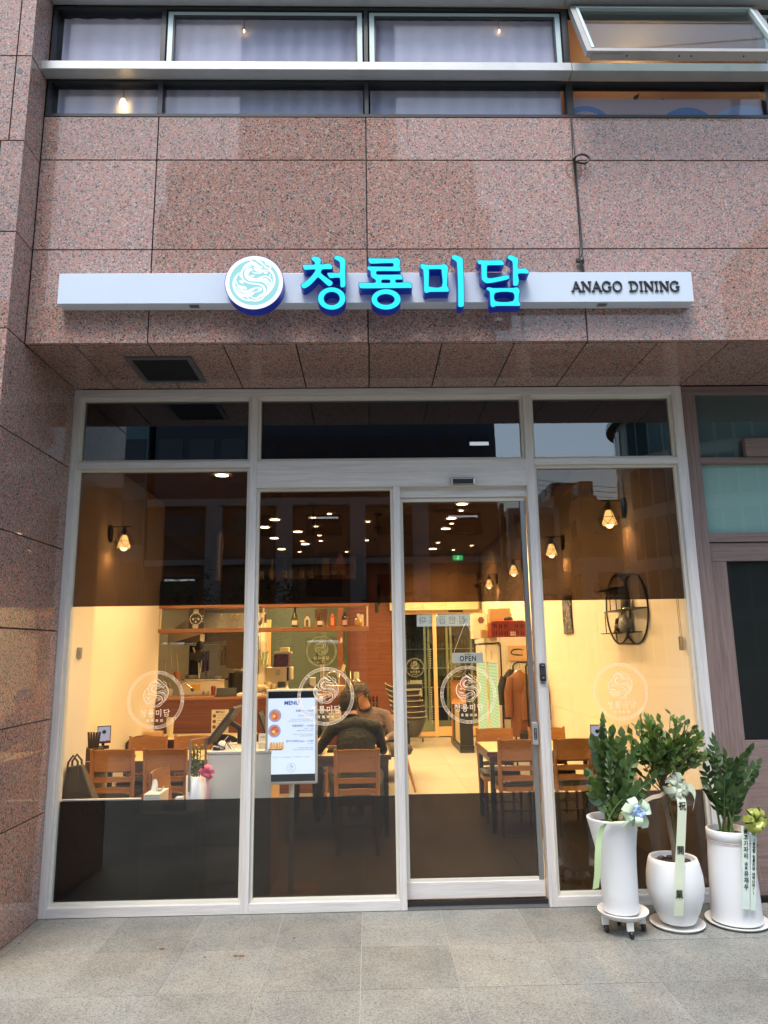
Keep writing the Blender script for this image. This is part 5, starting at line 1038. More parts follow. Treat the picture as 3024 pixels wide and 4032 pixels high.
part('motor', B().ball((-2.26, 4.7, 1.79), .06, 12, 8, sx=.9, sz=1.1), BLACK, t); part('bracket', B().box(-2.40, -2.32, 4.69, 4.71, 1.60, 1.70).box(-2.32, -2.24, 4.68, 4.72, 1.57, 1.72).box(-2.24, -2.15, 4.69, 4.71, 1.68, 1.71).box(-2.17, -2.15, 4.69, 4.71, 1.62, 1.68).box(-2.24, -2.15, 4.69, 4.71, 1.60, 1.62), BLACK, t)
part('rod', B().tube([(-2.27, 4.7, 1.60), (-2.26, 4.7, 1.36)], .011, 8).tube([(-2.23, 4.7, 1.60), (-2.25, 4.7, 1.36)], .008, 8).box(-2.26, -2.20, 4.69, 4.71, 1.84, 1.94), CHROME, t); part('handle', B().tube([(-2.35, 4.69, 1.77), (-2.32, 4.69, 1.69)], .012, 8), WHITE, t)
t = thing('noodle_boiler', 'large dark steel boiler with a rail on top at the left of the mullion', 'kitchen machine', (-1.7, 4.85, 1.151), world=True)
part('body', B().lathe([(.16, 1.152), (.165, 1.40), (.16, 1.425)], (-1.74, 4.90, 0), 28), plain('dark_steel', (.045, .042, .04), .35, .6), t); part('rail', B().tube([(-1.82, 4.8, 1.42), (-1.82, 4.8, 1.475), (-1.62, 4.8, 1.475), (-1.62, 4.8, 1.42)], .007, 6), CHROME, t)
t = thing('knife_rack', 'rack of tongs, ladles and cloths on the kitchen back wall', 'rack', (-2.0, 5.3, 1.6), world=True)
part('rail', B().tube([(-2.15, 5.3, 1.78), (-1.75, 5.3, 1.79)], .007, 6), CHROME, t)
for k in range(9): x = -2.13 + k * .045; part('tool', B().tube([(x, 5.29, 1.785), (x + rnd.uniform(-.02, .02), 5.29, 1.50 + rnd.uniform(-.08, .08))], .006 + .004 * (k % 3), 6), [UT, CHROME, BLACK][k % 3], t)
part('cloth', B().sheet(lambda u, v: (-1.93 + .09 * u, 5.28 + .01 * math.sin(12 * u), 1.50 + .27 * v), 8, 3), plain('navy_cloth', (.04, .05, .09), .8), t)
part('cloth', B().sheet(lambda u, v: (-2.10 + .08 * u, 5.27 + .01 * math.sin(10 * u), 1.52 + .22 * v), 8, 3), plain('cream_cloth', (.5, .44, .32), .8), t)
t = thing('tablet', 'small black tablet on a stand on the counter left of the mullion', 'tablet', (-1.80, 4.2, 1.151), world=True)
part('screen', B().obox((-1.795, 4.20, 1.205), (.125, 0, 0), (0, .004, .0), (0, .02, .05)), BLACK, t, bevel=.003); part('base', B().box(-1.93, -1.66, 4.14, 4.24, 1.152, 1.163), BLACK, t, bevel=.003)
solo('steel_tray', B().box(-1.66, -1.35, 4.18, 4.40, 1.152, 1.185), WHITE, 'white tray with papers on the counter by the mullion', 'tray', bevel=.004)
t = thing('folded_bag', 'crumpled beige bag on the counter beside the mullion', 'bag', (-1.38, 4.3, 1.186), world=True)
part('bag', B().ball((-1.40, 4.30, 1.235), .12, 14, 8, sx=1.1, sy=.7, sz=.42, fn=lambda p: p + Vector((0, 0, .012 * math.sin(60 * p.x)))), plain('beige_bag', (.42, .34, .22), .7), t)
for i, (x, y, z, r, h_, c_, lab, nm) in enumerate([(-2.60, 4.50, 1.152, .055, .09, (.45, .40, .30), 'cream canister at the far left end of the counter', 'canister'), (-2.12, 4.50, 1.152, .045, .05, (.30, .28, .25), 'small steel bowl on the counter before the cream machine', 'bowl'), (-2.02, 4.48, 1.152, .03, .12, (.20, .03, .02), 'small red sauce bottle on the counter', 'sauce bottle'), (-2.40, 4.80, 1.353, .07, .05, (.40, .38, .33), 'steel pan on top of the cream machine at the left', 'pan'), (-2.15, 4.80, 1.353, .06, .10, (.22, .20, .17), 'dark pot on top of the cream machine', 'pot'), (-2.02, 4.78, 1.353, .05, .03, (.50, .48, .42), 'flat plate stack on top of the cream machine', 'plates'), (-1.72, 4.86, 1.427, .10, .02, (.30, .28, .25), 'flat steel lid on the dark boiler', 'lid'), (-1.52, 4.45, 1.186, .05, .09, (.55, .50, .40), 'cream tub on the white tray by the mullion', 'tub')]):
    solo(nm.replace(' ', '_'), B().lathe([(r * .85, 0), (r, h_ * .8), (r * .9, h_), (.0001, h_ * 1.02)], (x, y, z), 16), plain('kitchen_tone_%s' % 'abcdefgh'[i], c_, .35, .3 if i in (1, 3, 4, 6) else 0), lab, nm)
t = thing('apron', 'dark apron and cloths hanging from the kitchen rail behind the mixer', 'apron', (-2.45, 5.6, 1.4), world=True)
part('cloth', B().sheet(lambda u, v: (-2.62 + .16 * u, 5.6 + .015 * math.sin(13 * u), 1.38 + .42 * v), 10, 3), plain('dark_apron', (.05, .05, .055), .8), t); part('cloth', B().sheet(lambda u, v: (-2.44 + .12 * u, 5.58 + .015 * math.sin(11 * u), 1.42 + .30 * v), 10, 3), plain('rust_cloth', (.16, .06, .03), .8), t); part('rail', B().tube([(-2.7, 5.6, 1.82), (-2.1, 5.6, 1.82)], .008, 6), CHROME, t)
# cup sealer, boxes
t = thing('cup_sealer', 'cream upright kitchen appliance on the counter right of the mullion', 'kitchen machine', (-1.27, 4.98, 1.151), world=True)
part('body', B().box(-1.408, -1.135, 5.0, 5.25, 1.152, 1.487), plain('cream_plastic', (.68, .62, .47), .4), t, bevel=.008); part('side_door', B().box(-1.105, -1.062, 5.0, 5.24, 1.31, 1.485), plain('cream_plastic', (.68, .62, .47), .4), t, bevel=.012); part('dark_gap', B().box(-1.134, -1.106, 5.02, 5.24, 1.30, 1.48), BLACK, t)
for k in range(5): part('print', B().box(-1.29 + .012 * (k % 2), -1.22, 4.9975, 4.9995, 1.38 + k * .016, 1.388 + k * .016), plain('print_grey', (.25, .24, .22), .7), t)
solo('maroon_box', B().box(-1.315, -1.11, 5.0, 5.22, 1.488, 1.66), plain('maroon_lacquer', (.075, .012, .014), .25), 'maroon lacquer box standing on the cream appliance', 'box', bevel=.008)
solo('tray', B().box(-1.305, -1.075, 4.98, 5.22, 1.661, 1.694), plain('clear_tray', (.40, .40, .33), .3), 'low clear tray on top of the maroon box', 'tray', bevel=.004)
solo('sponge', B().box(-1.235, -1.105, 5.02, 5.12, 1.695, 1.752), plain('yellow_sponge', (.75, .68, .34), .8, var=.1, scale=70), 'pale yellow block lying in the tray on the maroon box', 'block', bevel=.006)
solo('paper_cups', B().lathe([(.035, 0), (.045, .15)], (-1.355, 4.75, 1.152), 18).lathe([(.035, 0), (.045, .12)], (-1.27, 4.75, 1.152), 18), plain('cup_stack', (.62, .56, .38), .6, var=.15, scale=60), 'two stacks of cream paper cups in front of the cream appliance', 'cups')
solo('black_canister', B().box(-1.22, -1.12, 4.72, 4.82, 1.152, 1.30), BLACK, 'black square canister on the counter under the cream appliance', 'canister', bevel=.006)
solo('tissue_carton', B().box(-1.22, -1.07, 4.62, 4.70, 1.152, 1.22), PAPER, 'tissue carton with a pulled tissue in front of the black canister', 'carton', bevel=.002)
t = thing('door_panel', 'white service door with dark glass right of the mullion behind the counter', 'door', (-1.75, 6.5, 0), world=True)
part('leaf', B().box(-2.02, -1.62, 6.5, 6.53, 0, 2.15), CREAM, t); part('dark_glass', B().box(-1.93, -1.74, 6.492, 6.499, 1.35, 1.95), GREEN, t); part('frame', B().box(-1.62, -1.56, 6.48, 6.54, 0, 2.2), PINE, t); part('handle', B().tube([(-1.80, 6.48, 1.58), (-1.72, 6.44, 1.62), (-1.70, 6.48, 1.66)], .012, 6), CHROME, t)
t = thing('towel', 'green striped towel hanging from the service door handle', 'towel', (-1.62, 6.3, 1.5), world=True); part('cloth', B().sheet(lambda u, v: (-1.70 + .11 * u + .02 * v, 6.42 + .015 * math.sin(14 * u), 1.50 + .18 * v), 10, 4), plain('striped_towel', (.40, .46, .30), .8, var=.3, scale=50), t)
part('peg', B().tube([(-1.7, 6.43, 1.68), (-1.58, 6.43, 1.69)], .006, 6), CHROME, t)
t = thing('wall_phone', 'white wall intercom beside the mullion', 'intercom', (-1.67, 4.9, 1.62), world=True); part('body', B().box(-1.505, -1.465, 4.86, 4.90, 1.60, 1.74), WHITE, t, bevel=.004); part('cord', B().tube([(-1.485, 4.88, 1.74), (-1.48, 4.88, 2.3)], .003, 5), BLACK, t)
# noodle press with hand wheel
t = thing('noodle_press', 'upright steel press with a black hand wheel on top behind the counter', 'press', (-.62, 4.6, 1.151), world=True)
part('column', B().lathe([(.040, 1.152), (.036, 1.48), (.030, 1.53)], (-.62, 4.6, 0), 20), CHROME, t)
wv = B().tube([(-.625 + .130 * math.cos(a), 4.6 + .130 * math.sin(a), 1.583) for a in [2 * math.pi * k / 28 for k in range(28)]], .010, 8, closed=True)
for a in (.4, 2.5, 4.6): wv.tube([(-.625, 4.6, 1.555), (-.625 + .127 * math.cos(a), 4.6 + .127 * math.sin(a), 1.583)], .009, 6)
wv.lathe([(.034, 1.53), (.034, 1.56)], (-.625, 4.6, 0), 14); part('hand_wheel', wv, BLACK, t); part('grip', B().cyl((-.677, 4.52, 1.59), .012, .10, 10), BLACK, t)
t = thing('beer_tap', 'arched chrome beer tap frame on the counter', 'beer tap', (-.49, 4.65, 1.151), world=True)
part('arch', B().tube([(-.58, 4.6, 1.15), (-.58, 4.6, 1.34), (-.55, 4.6, 1.405), (-.49, 4.6, 1.43), (-.43, 4.6, 1.405), (-.40, 4.6, 1.34), (-.40, 4.6, 1.15)], .014, 10), CHROME, t); part('frame', B().tube([(-.40, 4.72, 1.15), (-.40, 4.72, 1.43), (-.25, 4.72, 1.43), (-.25, 4.72, 1.15)], .010, 8).tube([(-.32, 4.72, 1.15), (-.32, 4.72, 1.43)], .008, 8), CHROME, t)
t = thing('water_dispenser', 'small steel dispenser with a white lever right of the beer tap', 'dispenser', (-.18, 4.5, 1.151), world=True)
part('bottle', B().lathe([(.035, 1.152), (.036, 1.40), (.03, 1.42)], (-.165, 4.5, 0), 16), plain('pale_green_bottle', (.45, .5, .36), .2), t); part('lever', B().obox((-.335, 4.5, 1.47), (.012, 0, .045), (0, .01, 0), (-.02, 0, .006)), WCER, t); part('tap', B().tube([(-.22, 4.45, 1.30), (-.16, 4.42, 1.33), (-.10, 4.45, 1.28)], .009, 6).box(-.23, -.09, 4.42, 4.5, 1.24, 1.262), CHROME, t)
solo('till_printer', B().box(-.76, -.69, 4.3, 4.40, 1.152, 1.36), plain('purple_white_box', (.50, .48, .50), .5), 'small white and purple packet standing left of the steel press', 'packet', bevel=.004)
solo('mixing_bowl', B().lathe([(.07, 0), (.13, .10), (.135, .105)], (-.43, 4.35, 1.152), 22), plain('cream_bowl', (.62, .56, .40), .4), 'pale bowl on the counter above the man with glasses', 'bowl')
t = thing('condiment_rack', 'rack of small dark bottles right of the man with glasses', 'rack', (.06, 4.3, .82), world=True)
part('stand', B().box(-.02, .14, 4.28, 4.42, .0, .84), BROWNP, t)
for k in range(3):
    for j in range(3): part('bottle', B().lathe([(.016, .0), (.016, .06), (.008, .085)], (.01 + k * .045, 4.3, .845 + j * .098), 10), BRN, t); 
    if k < 2: part('tier', B().box(-.02, .14, 4.28, 4.34, .934 + k * .098, .94 + k * .098), BLACKM, t)
# items on the counter table
solo('paper_bag', B().box(-2.63, -2.43, 3.60, 3.74, .731, .80), plain('kraft_paper', (.52, .34, .16), .7, var=.1), 'low kraft paper packet on the counter table at the left', 'packet', bevel=.012)
solo('paper_cups', B().lathe([(.036, 0), (.040, .14), (.045, .16), (.042, .22)], (-2.34, 3.66, .731), 18), plain('cup_stack', (.62, .56, .38), .6), 'stack of paper cups on the counter table at the left', 'cups')

# ------------------------------------------------------------------ till desk at the window
DESKW = plain('white_desk_board', (.62, .63, .60), .45, var=.02)
d = thing('till_desk', 'white fronted till desk standing behind the left mullion', 'desk', (-.95, .55, 0), world=True)
part('front_panel', B().box(-1.175, -.715, .32, .34, .0, .965), DESKW, d, bevel=.002); part('desk_top', B().box(-1.178, -.712, .315, .86, .966, .984), DESKW, d, bevel=.002); part('side_panel', B().box(-1.175, -1.157, .341, .85, .0, .965), CHAIRW, d); part('side_panel', B().box(-.735, -.715, .341, .85, 0, .965), PINE, d)
t = thing('till_monitor', 'dark tilted point of sale screen seen from behind on the till desk', 'monitor', (-1.08, .75, .984), world=True)
part('screen', B().obox((-1.135, .72, 1.135), (.105, .0, .135), (.01, .14, 0), (-.010, 0, .008)), plain('charcoal_plastic', (.05, .052, .058), .4), t, bevel=.006); part('stand', B().tube([(-1.09, .74, 1.15), (-1.02, .76, 1.10), (-1.01, .76, .99)], [.02, .022, .03], 10), BLACK, t); part('cable', B().tube([(-1.10, .70, 1.05), (-1.14, .66, 1.0), (-1.09, .62, .992), (-1.02, .65, 1.0)], .004, 6), WHITE, t)
t = thing('cable_bundle', 'white and black plug sockets and cables piled on the till desk', 'cables', (-1.08, .45, .984), world=True)
part('plug', B().ball((-1.09, .42, 1.015), .034, 12, 8), WHITE, t); part('adapter', B().box(-1.15, -1.10, .38, .46, .985, 1.01), BLACK, t, bevel=.004)
for k in range(5): part('cable', B().tube([(-1.16 + .03 * k, .40, .99), (-1.14 + .03 * k, .36, 1.02 + .008 * k), (-1.08 + .02 * k, .40, .992)], .004, 5), [WHITE, BLACK][k % 2], t)
t = thing('card_holder', 'white card holder printed EVENT on the till desk right of the mullion', 'card holder', (-.79, .5, .984), world=True)
hp = part('card', B().box(-.835, -.755, .50, .515, .985, 1.085), WHITE, t, bevel=.003); o = worldloc(hp); link('lettering', text_mesh('EVENT', .016, BLACKINK), hp, (-.795 - o.x, .4975 - o.y, 1.06 - o.z), STANDING)
part('tray', B().box(-.828, -.762, .44, .497, .985, 1.03), plain('acrylic_frame', (.55, .56, .52), .2), t, bevel=.003)
t = thing('second_screen', 'slim dark screen tilted on the till desk beside the menu display', 'monitor', (-.80, .7, .984), world=True); part('screen', B().obox((-.83, .72, 1.15), (.03, 0, -.075), (0, .11, 0), (.008, 0, .004)), BLACK, t, bevel=.004); part('stand', B().tube([(-.80, .72, 1.09), (-.79, .74, .985)], .015, 8), BLACK, t)
# low shelf by the glass with tissue box, plant
ls = thing('low_cabinet', 'dark low cabinet standing against the inside of the left window', 'cabinet', (-1.65, .22, 0), world=True)
DKC = plain('dark_cabinet', (.05, .046, .042), .45)
part('left_carcass', B().box(-2.10, -1.575, .09, .115, 0, .706), DKC, ls); part('left_top', B().box(-2.11, -1.572, .086, .119, .707, .716), DESKW, ls, bevel=.001); part('floor_box', B().box(-2.12, -1.60, .13, .5, 0, .56), DKC, ls); part('right_carcass', B().box(-1.570, -1.185, .10, .38, 0, .598), plain('brown_cabinet', (.16, .10, .06), .5), ls); part('right_top', B().box(-1.571, -1.182, .095, .385, .599, .614), plain('brown_cabinet_top', (.22, .15, .10), .45), ls, bevel=.002)
t = thing('tissue_box', 'white patterned tissue box with a tissue pulled up behind the left window', 'tissue box', (-1.50, .22, .614), world=True)
TB = plain('tissue_box_card', (.70, .68, .60), .6)
part('box', B().box(-1.562, -1.452, .125, .355, .615, .735), TB, t, bevel=.002); dd = B()
for i in range(7):
    for j in range(7): dd.lathe([(.0035, 0), (.0035, .0005)], (-1.552 + i * .0155 + (.007 if j % 2 else 0), .1238, .625 + j * .0165), 6, 'Y')
part('printed_dots', dd, plain('gold_dot', (.35, .22, .08), .5), t)
part('tissue', B().sheet(lambda u, v: (-1.545 + .08 * u + .01 * v, .235 + .03 * math.sin(7 * u) * v, .734 + v * (.05 + .03 * math.sin(5 * u + 1))), 12, 5), plain('tissue_paper', (.8, .8, .76), .8), t)
t = thing('black_terminal', 'black card terminal with cable behind the tissue box', 'terminal', (-1.36, .22, .614), world=True); part('body', B().box(-1.43, -1.29, .14, .27, .615, .66), BLACK, t, bevel=.01); part('paper', B().box(-1.36, -1.31, .18, .24, .661, .70), WHITE, t, bevel=.004); part('cable', B().tube([(-1.42, .13, .62), (-1.40, .10, .55), (-1.33, .09, .4), (-1.28, .10, .25), (-1.1, .2, .05)], .004, 6), WHITE, t)
# leather bag
t = thing('tote_bag', 'dark brown leather tote bag standing at the far left behind the window', 'bag', (-2.045, .26, .561))
LEA = plain('brown_leather', (.065, .05, .036), .5, var=.15, scale=40, bump=.2)
part('body', B().add([(-.12, -.07, 0), (.17, -.07, 0), (.17, .07, 0), (-.12, .07, 0), (-.10, -.03, .345), (.005, -.03, .36), (.005, .03, .36), (-.10, .03, .345)], [(3, 2, 1, 0), (4, 5, 6, 7), (0, 1, 5, 4), (1, 2, 6, 5), (2, 3, 7, 6), (3, 0, 4, 7)]), LEA, t, bevel=.008)
for y in (-.035, .035): part('handle', B().tube([(-.09, y * 1.3, .28), (-.085, y, .38), (-.055, y, .425), (-.02, y, .385), (-.005, y * 1.3, .25)], .008, 8), LEA, t)
# small potted plant with pink bow
PINKR = plain('pink_ribbon', (.80, .10, .22), .45, var=.08)
sp_ = thing('potted_plant', 'small green plant in a white pot with a wooden hoop handle and pink bow', 'plant', (-1.22, .22, .614))
part('pot', B().lathe([(.070, 0), (.077, .225), (.070, .225), (.066, .20), (.0001, .20)], (0, 0, 0), 28), POTW, sp_)
part('hoop_handle', B().box(-.045, -.029, -.082, -.077, .13, .47).box(.029, .045, .078, .083, .13, .47).obox((0, 0, .472), (.036, .080, 0), (-.008, .0036, 0), (0, 0, .003)), plain('grey_wood_strap', (.26, .20, .15), .6), sp_)



def bow(parent, c, r, m_, n=6, w_=.03, sy_=.6, name='bow_loop', rs=3):
    rr = random.Random(rs)
    for k in range(n):
        a = 2 * math.pi * k / n + rr.uniform(-.2, .2); L = r * rr.uniform(.8, 1.1); tw = rr.uniform(-.5, .5)
        d_ = Vector((math.cos(a), -.35 - .3 * (k % 2), math.sin(a))).normalized(); s_ = d_.cross(Vector((0, 1, 0))).normalized() * w_ * .5
        nrm = d_.cross(s_).normalized()
        f = lambda u, v: tuple(Vector(c) + d_ * L * math.sin(math.pi * u) + nrm * L * .42 * math.sin(2 * math.pi * u) + (s_ * math.cos(tw) + nrm * w_ * .5 * math.sin(tw)) * (2 * v - 1) * (.35 + .65 * math.sin(math.pi * u)))
        part(name, B().sheet(f, 16, 2), m_, parent)
    part('bow_knot', B().ball((c[0], c[1] - .01, c[2]), w_ * .42, 10, 8), m_, parent)
bow(sp_, (.085, -.075, .26), .052, PINKR, 7, .03, rs=5)
part('ribbon_tail', B().sheet(lambda u, v: (.075 + .02 * u + .01 * math.sin(4 * v), -.082 - .003 * math.sin(5 * v), .24 - .24 * v), 2, 10), plain('pale_pink_ribbon', (.80, .42, .50), .5), sp_)
# tablets on tables
def order_tablet(loc, rz, lab, left):
    t = thing('order_tablet', lab, 'tablet', loc, rz)
    b_ = B().obox((0, 0, .20), (.062, 0, .0), (0, .009, 0), (0, .012, .080)); part('casing', b_, BLACK, t, bevel=.003)
    part('screen', B().obox((0, -.0115, .207), (.054, 0, 0), (0, .0006, 0), (0, .0105, .066)), glow('tablet_screen', (.42, .42, .55), .9), t)
    part('screen_emblem', B().lathe([(.018, 0), (.018, .0006)], (0, -.0145, .225), 20, 'Y'), BLACKINK, t); part('red_button', B().box(.018, .045, -.024, -.0235, .142, .152), glow('red_button', (.8, .1, .1), 1), t)
    part('stand', B().tube([(0, .02, .15), (0, .05, .08), (0, .03, .0)], .014, 8).box(-.045, .045, -.03, .06, 0, .012), BLACK, t); part('card_reader', B().box(-.06, .05, -.035, .01, .07, .10), BLACK, t, bevel=.003)
    return t
order_tablet((-2.56, 2.12, .731), R(24), 'lit ordering tablet on the left-wall table, turned towards the street', True); order_tablet((2.02, 1.45, .73), R(-22), 'lit ordering tablet by the right wall above the plants', False)
solo('tablet_shelf', B().box(1.94, 2.30, 1.38, 1.52, .60, .729), TEDGE, 'small dark ledge under the right-hand ordering tablet', 'ledge', bevel=.003)
t = thing('cutlery_box', 'dark wooden cutlery box with black chopstick sleeves by the left wall', 'box', (-2.60, 1.86, .73), world=True)
part('box', B().box(-2.645, -2.50, 1.80, 1.96, .731, .84), plain('dark_brown_box', (.06, .035, .025), .4), t, bevel=.002)
for k in range(5): part('sleeve', B().obox((-2.61 + k * .022, 1.88, .90), (.009, 0, 0), (0, .006, 0), (.004 * (k - 2), 0, .08)), BLACK, t)
solo('napkin_tray', B().box(-2.44, -2.20, 1.86, 1.98, .731, .762), plain('tray_olive', (.30, .27, .16), .5), 'shallow tray with napkins on the left-wall table', 'tray', bevel=.006)
solo('small_carton', B().box(-2.30, -2.24, 1.90, 1.96, .763, .80), PAPER, 'small cream carton in the napkin tray on the left-wall table', 'carton', bevel=.002)
# dishes on the men's table
for (x, y, r, h_, m_, lab, nm) in ((-.44, 1.99, .045, .05, PAPER, 'cream paper cup on the front edge of the men\'s table', 'cup'), (-.38, 2.14, .085, .045, plain('black_bowl', (.02, .02, .02), .3), 'black bowl in front of the man in the dark jacket', 'bowl'), (-.2, 2.32, .08, .05, plain('steel_bowl', (.5, .5, .48), .3, .8), 'steel bowl near the man with glasses', 'bowl'), (.08, 2.2, .05, .02, WHITE, 'small white dish at the right side of the men\'s table', 'dish')):
    solo(nm, B().lathe([(r * .6, 0), (r, h_), (r * .94, h_), (r * .55, .01), (.0001, .008)], (x, y, .731), 20, cap=False), m_, lab, nm)

# ------------------------------------------------------------------ menu display
tv = thing('menu_display', 'tall white digital menu display on a round-based pole behind the window', 'display', (-.575, .45, 0), rz=R(2))
FRW = plain('display_bezel', (.60, .62, .58), .35)
part('bezel', B().box(-.190, .190, -.115, -.075, .745, 1.415), FRW, tv, bevel=.012); part('black_border', B().box(-.172, .172, -.1165, -.114, .768, 1.398), plain('screen_black', (.012, .016, .024), .2), tv)
SCR = glow('screen_light', (.72, .82, 1.0), 1.15)
scn = part('lit_screen', B().box(-.172, .172, -.1185, -.1168, .818, 1.350), SCR, tv)
BLUEINK = glow('menu_blue', (.01, .03, .50), .8); GREYBLUE = glow('menu_text_blue', (.14, .20, .42), .6)
def mt(txt, x, z, s, m_=GREYBLUE, al='RIGHT', bold=0): link('lettering', text_mesh(txt, s, m_, align=al, bold=bold), scn, (x, -.1195, z), STANDING)
mt('MENU', 0, 1.315, .040, BLUEINK, 'CENTER', .0012)
mt('청룡탕면 — 9,000', .160, 1.258, .0175, BLUEINK, bold=.0003); mt('(곱빼기 +1,000)', .160, 1.239, .0105); mt('청룡탕밥 변경 가격동일', .160, 1.224, .0115); mt('해방거사의 진하게 우려낸 청룡 육수 면과', .160, 1.198, .0095); mt('진룡고명, 특선우엉, 대파 고명을 얹은 청룡탕면', .160, 1.186, .0095)
mt('청룡완탕면 — 10,500', .160, 1.152, .0175, BLUEINK, bold=.0003); mt('(곱빼기 +1,500)', .160, 1.133, .0105); mt('청룡완탕밥 변경 가격동일', .160, 1.118, .0115); mt('해방거사의 진하게 우려낸 청룡탕면에', .160, 1.092, .0095); mt('수제 완탕새우완탕을 추가', .160, 1.080, .0095)
mt('장어가지튀김 4pcs — 6,500', .160, 1.045, .0175, BLUEINK, bold=.0003); mt('(1개 1,700)', .160, 1.026, .0105); mt('장어살과 새우살을 가득 품은', .160, .998, .0095); mt('가지튀김입니다(맛있는 양념장 곁들임)', .160, .986, .0095)
mt('공깃밥 1,0  |  미니공깃밥 0,5  |  소주/맥주 5,0  |  음료 2,0', 0, .935, .0118, GREYBLUE, 'CENTER')
DISH = glow('plate_print', (.50, .46, .78), .8); SOUP = None
def soupmat(name, a, b2, s=.9):
    m, nt, lk, b_ = _mat(name); g_ = N(nt, 'ShaderNodeTexCoord'); v_ = N(nt, 'ShaderNodeTexVoronoi'); setin(v_, Scale=95.0); lk.new(g_.outputs['Object'], v_.inputs['Vector']); sp2 = N(nt, 'ShaderNodeSeparateColor'); lk.new(v_.outputs['Color'], sp2.inputs[0])
    mx = N(nt, 'ShaderNodeMix', data_type='RGBA'); mx.inputs[6].default_value = rgba(a); mx.inputs[7].default_value = rgba(b2); lk.new(sp2.outputs[0], mx.inputs[0]); lk.new(mx.outputs[2], b_.inputs['Emission Color']); setin(b_, Emission_Strength=s * GK, Base_Color=(.1, .05, .03, 1)); return m
SOUP = soupmat('soup_print', (.75, .02, .01), (.80, .42, .12)); SOUP2 = soupmat('fried_print', (.85, .28, .04), (.90, .62, .25)); EGG = glow('egg_print', (.95, .75, .38), 1)
for z, dx in ((1.228, -.121), (1.120, -.124)):
    part('plate_picture', B().lathe([(.046, 0), (.046, .0004)], (dx, -.1192, z), 28, 'Y', sy=1), DISH, scn); part('soup_picture', B().lathe([(.033, 0), (.033, .0004)], (dx, -.1200, z), 24, 'Y'), SOUP, scn); part('topping_picture', B().lathe([(.010, 0), (.010, .0003)], (dx - .006, -.1206, z - .004), 10, 'Y'), EGG, scn)
part('tray_picture', B().add([(-.170, -.1196, .985), (-.066, -.1196, .985), (-.075, -.1196, 1.005), (-.155, -.1196, 1.005)], [(0, 1, 2, 3)]), BLACKINK, scn)
for k in range(5): part('fried_picture', B().add([(-.162 + k * .021, -.1200 - .0001 * k, .992), (-.140 + k * .021, -.1200 - .0001 * k, .990), (-.136 + k * .020, -.1200 - .0001 * k, 1.036), (-.152 + k * .021, -.1200 - .0001 * k, 1.044)], [(0, 1, 2, 3)]), SOUP2, scn)
eb = B(); strokes_into(eb, [(circle_pts(830, 852, 700, 36), [40, 40])] + [(s[0], [w_ * 1.6 for w_ in s[1]]) for s in DRAGON[:12]], lambda px, py, z: ((px - 825) * .030 / 700, -.1195 - z * .2, .862 - (py - 852) * .030 / 700)); part('screen_emblem', eb, GREYBLUE, scn)
link('name_lettering', brand_mesh(.030, GREYBLUE), scn, (0, -.1197, .848), STANDING)
part('side_speaker', B().lathe([(.012, 0), (.030, .01), (.030, .03)], (.196, -.095, 1.33), 16, 'X', sx=1.3), FRW, tv)
part('pole', B().cyl((0, -.055, .012), .019, .74, 16), WHITE, tv); part('bracket', B().box(-.05, .05, -.074, -.045, .78, 1.1), WHITE, tv)
part('base', B().lathe([(.205, 0), (.207, .006), (.195, .012), (.03, .014), (.026, .03)], (0, -.0, 0), 40), plain('bronze_base', (.62, .46, .34), .45), tv)

# ------------------------------------------------------------------ right side things
t = thing('cold_drinks_fridge', 'white commercial fridge with green-lit glass doors, crates stacked on top', 'fridge', (2.02, 5.9, 0), world=True)
FW = plain('fridge_white', (.66, .62, .52), .4, var=.02)
part('cabinet', B().box(1.80, 2.28, 4.85, 6.95, 0, 1.845), FW, t, bevel=.006)
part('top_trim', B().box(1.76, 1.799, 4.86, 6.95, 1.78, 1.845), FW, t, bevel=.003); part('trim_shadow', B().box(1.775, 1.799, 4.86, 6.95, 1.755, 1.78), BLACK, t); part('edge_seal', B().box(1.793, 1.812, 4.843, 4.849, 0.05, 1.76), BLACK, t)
GL = glow('fridge_green_light', (.42, .80, .42), 1.1)
m_, nt, lk, b_ = _mat('lit_cans'); g_ = N(nt, 'ShaderNodeNewGeometry'); br = N(nt, 'ShaderNodeTexBrick'); setin(br, Scale=1.0, Brick_Width=.075, Row_Height=.045, Mortar_Size=.008); mp = N(nt, 'ShaderNodeMapping'); mp.inputs['Rotation'].default_value = (0, R(90), 0)
sx3 = N(nt, 'ShaderNodeSeparateXYZ'); cx3 = N(nt, 'ShaderNodeCombineXYZ'); lk.new(g_.outputs['Position'], sx3.inputs[0]); lk.new(sx3.outputs[1], cx3.inputs[0]); lk.new(sx3.outputs[2], cx3.inputs[1]); lk.new(cx3.outputs[0], br.inputs['Vector'])
br.inputs['Color1'].default_value = (.75, 1, .75, 1); br.inputs['Color2'].default_value = (.55, .85, .5, 1); br.inputs['Mortar'].default_value = (.08, .35, .12, 1); lk.new(br.outputs[0], b_.inputs['Emission Color']); setin(b_, Emission_Strength=.62 * GK, Base_Color=(.2, .3, .2, 1)); CANS = m_
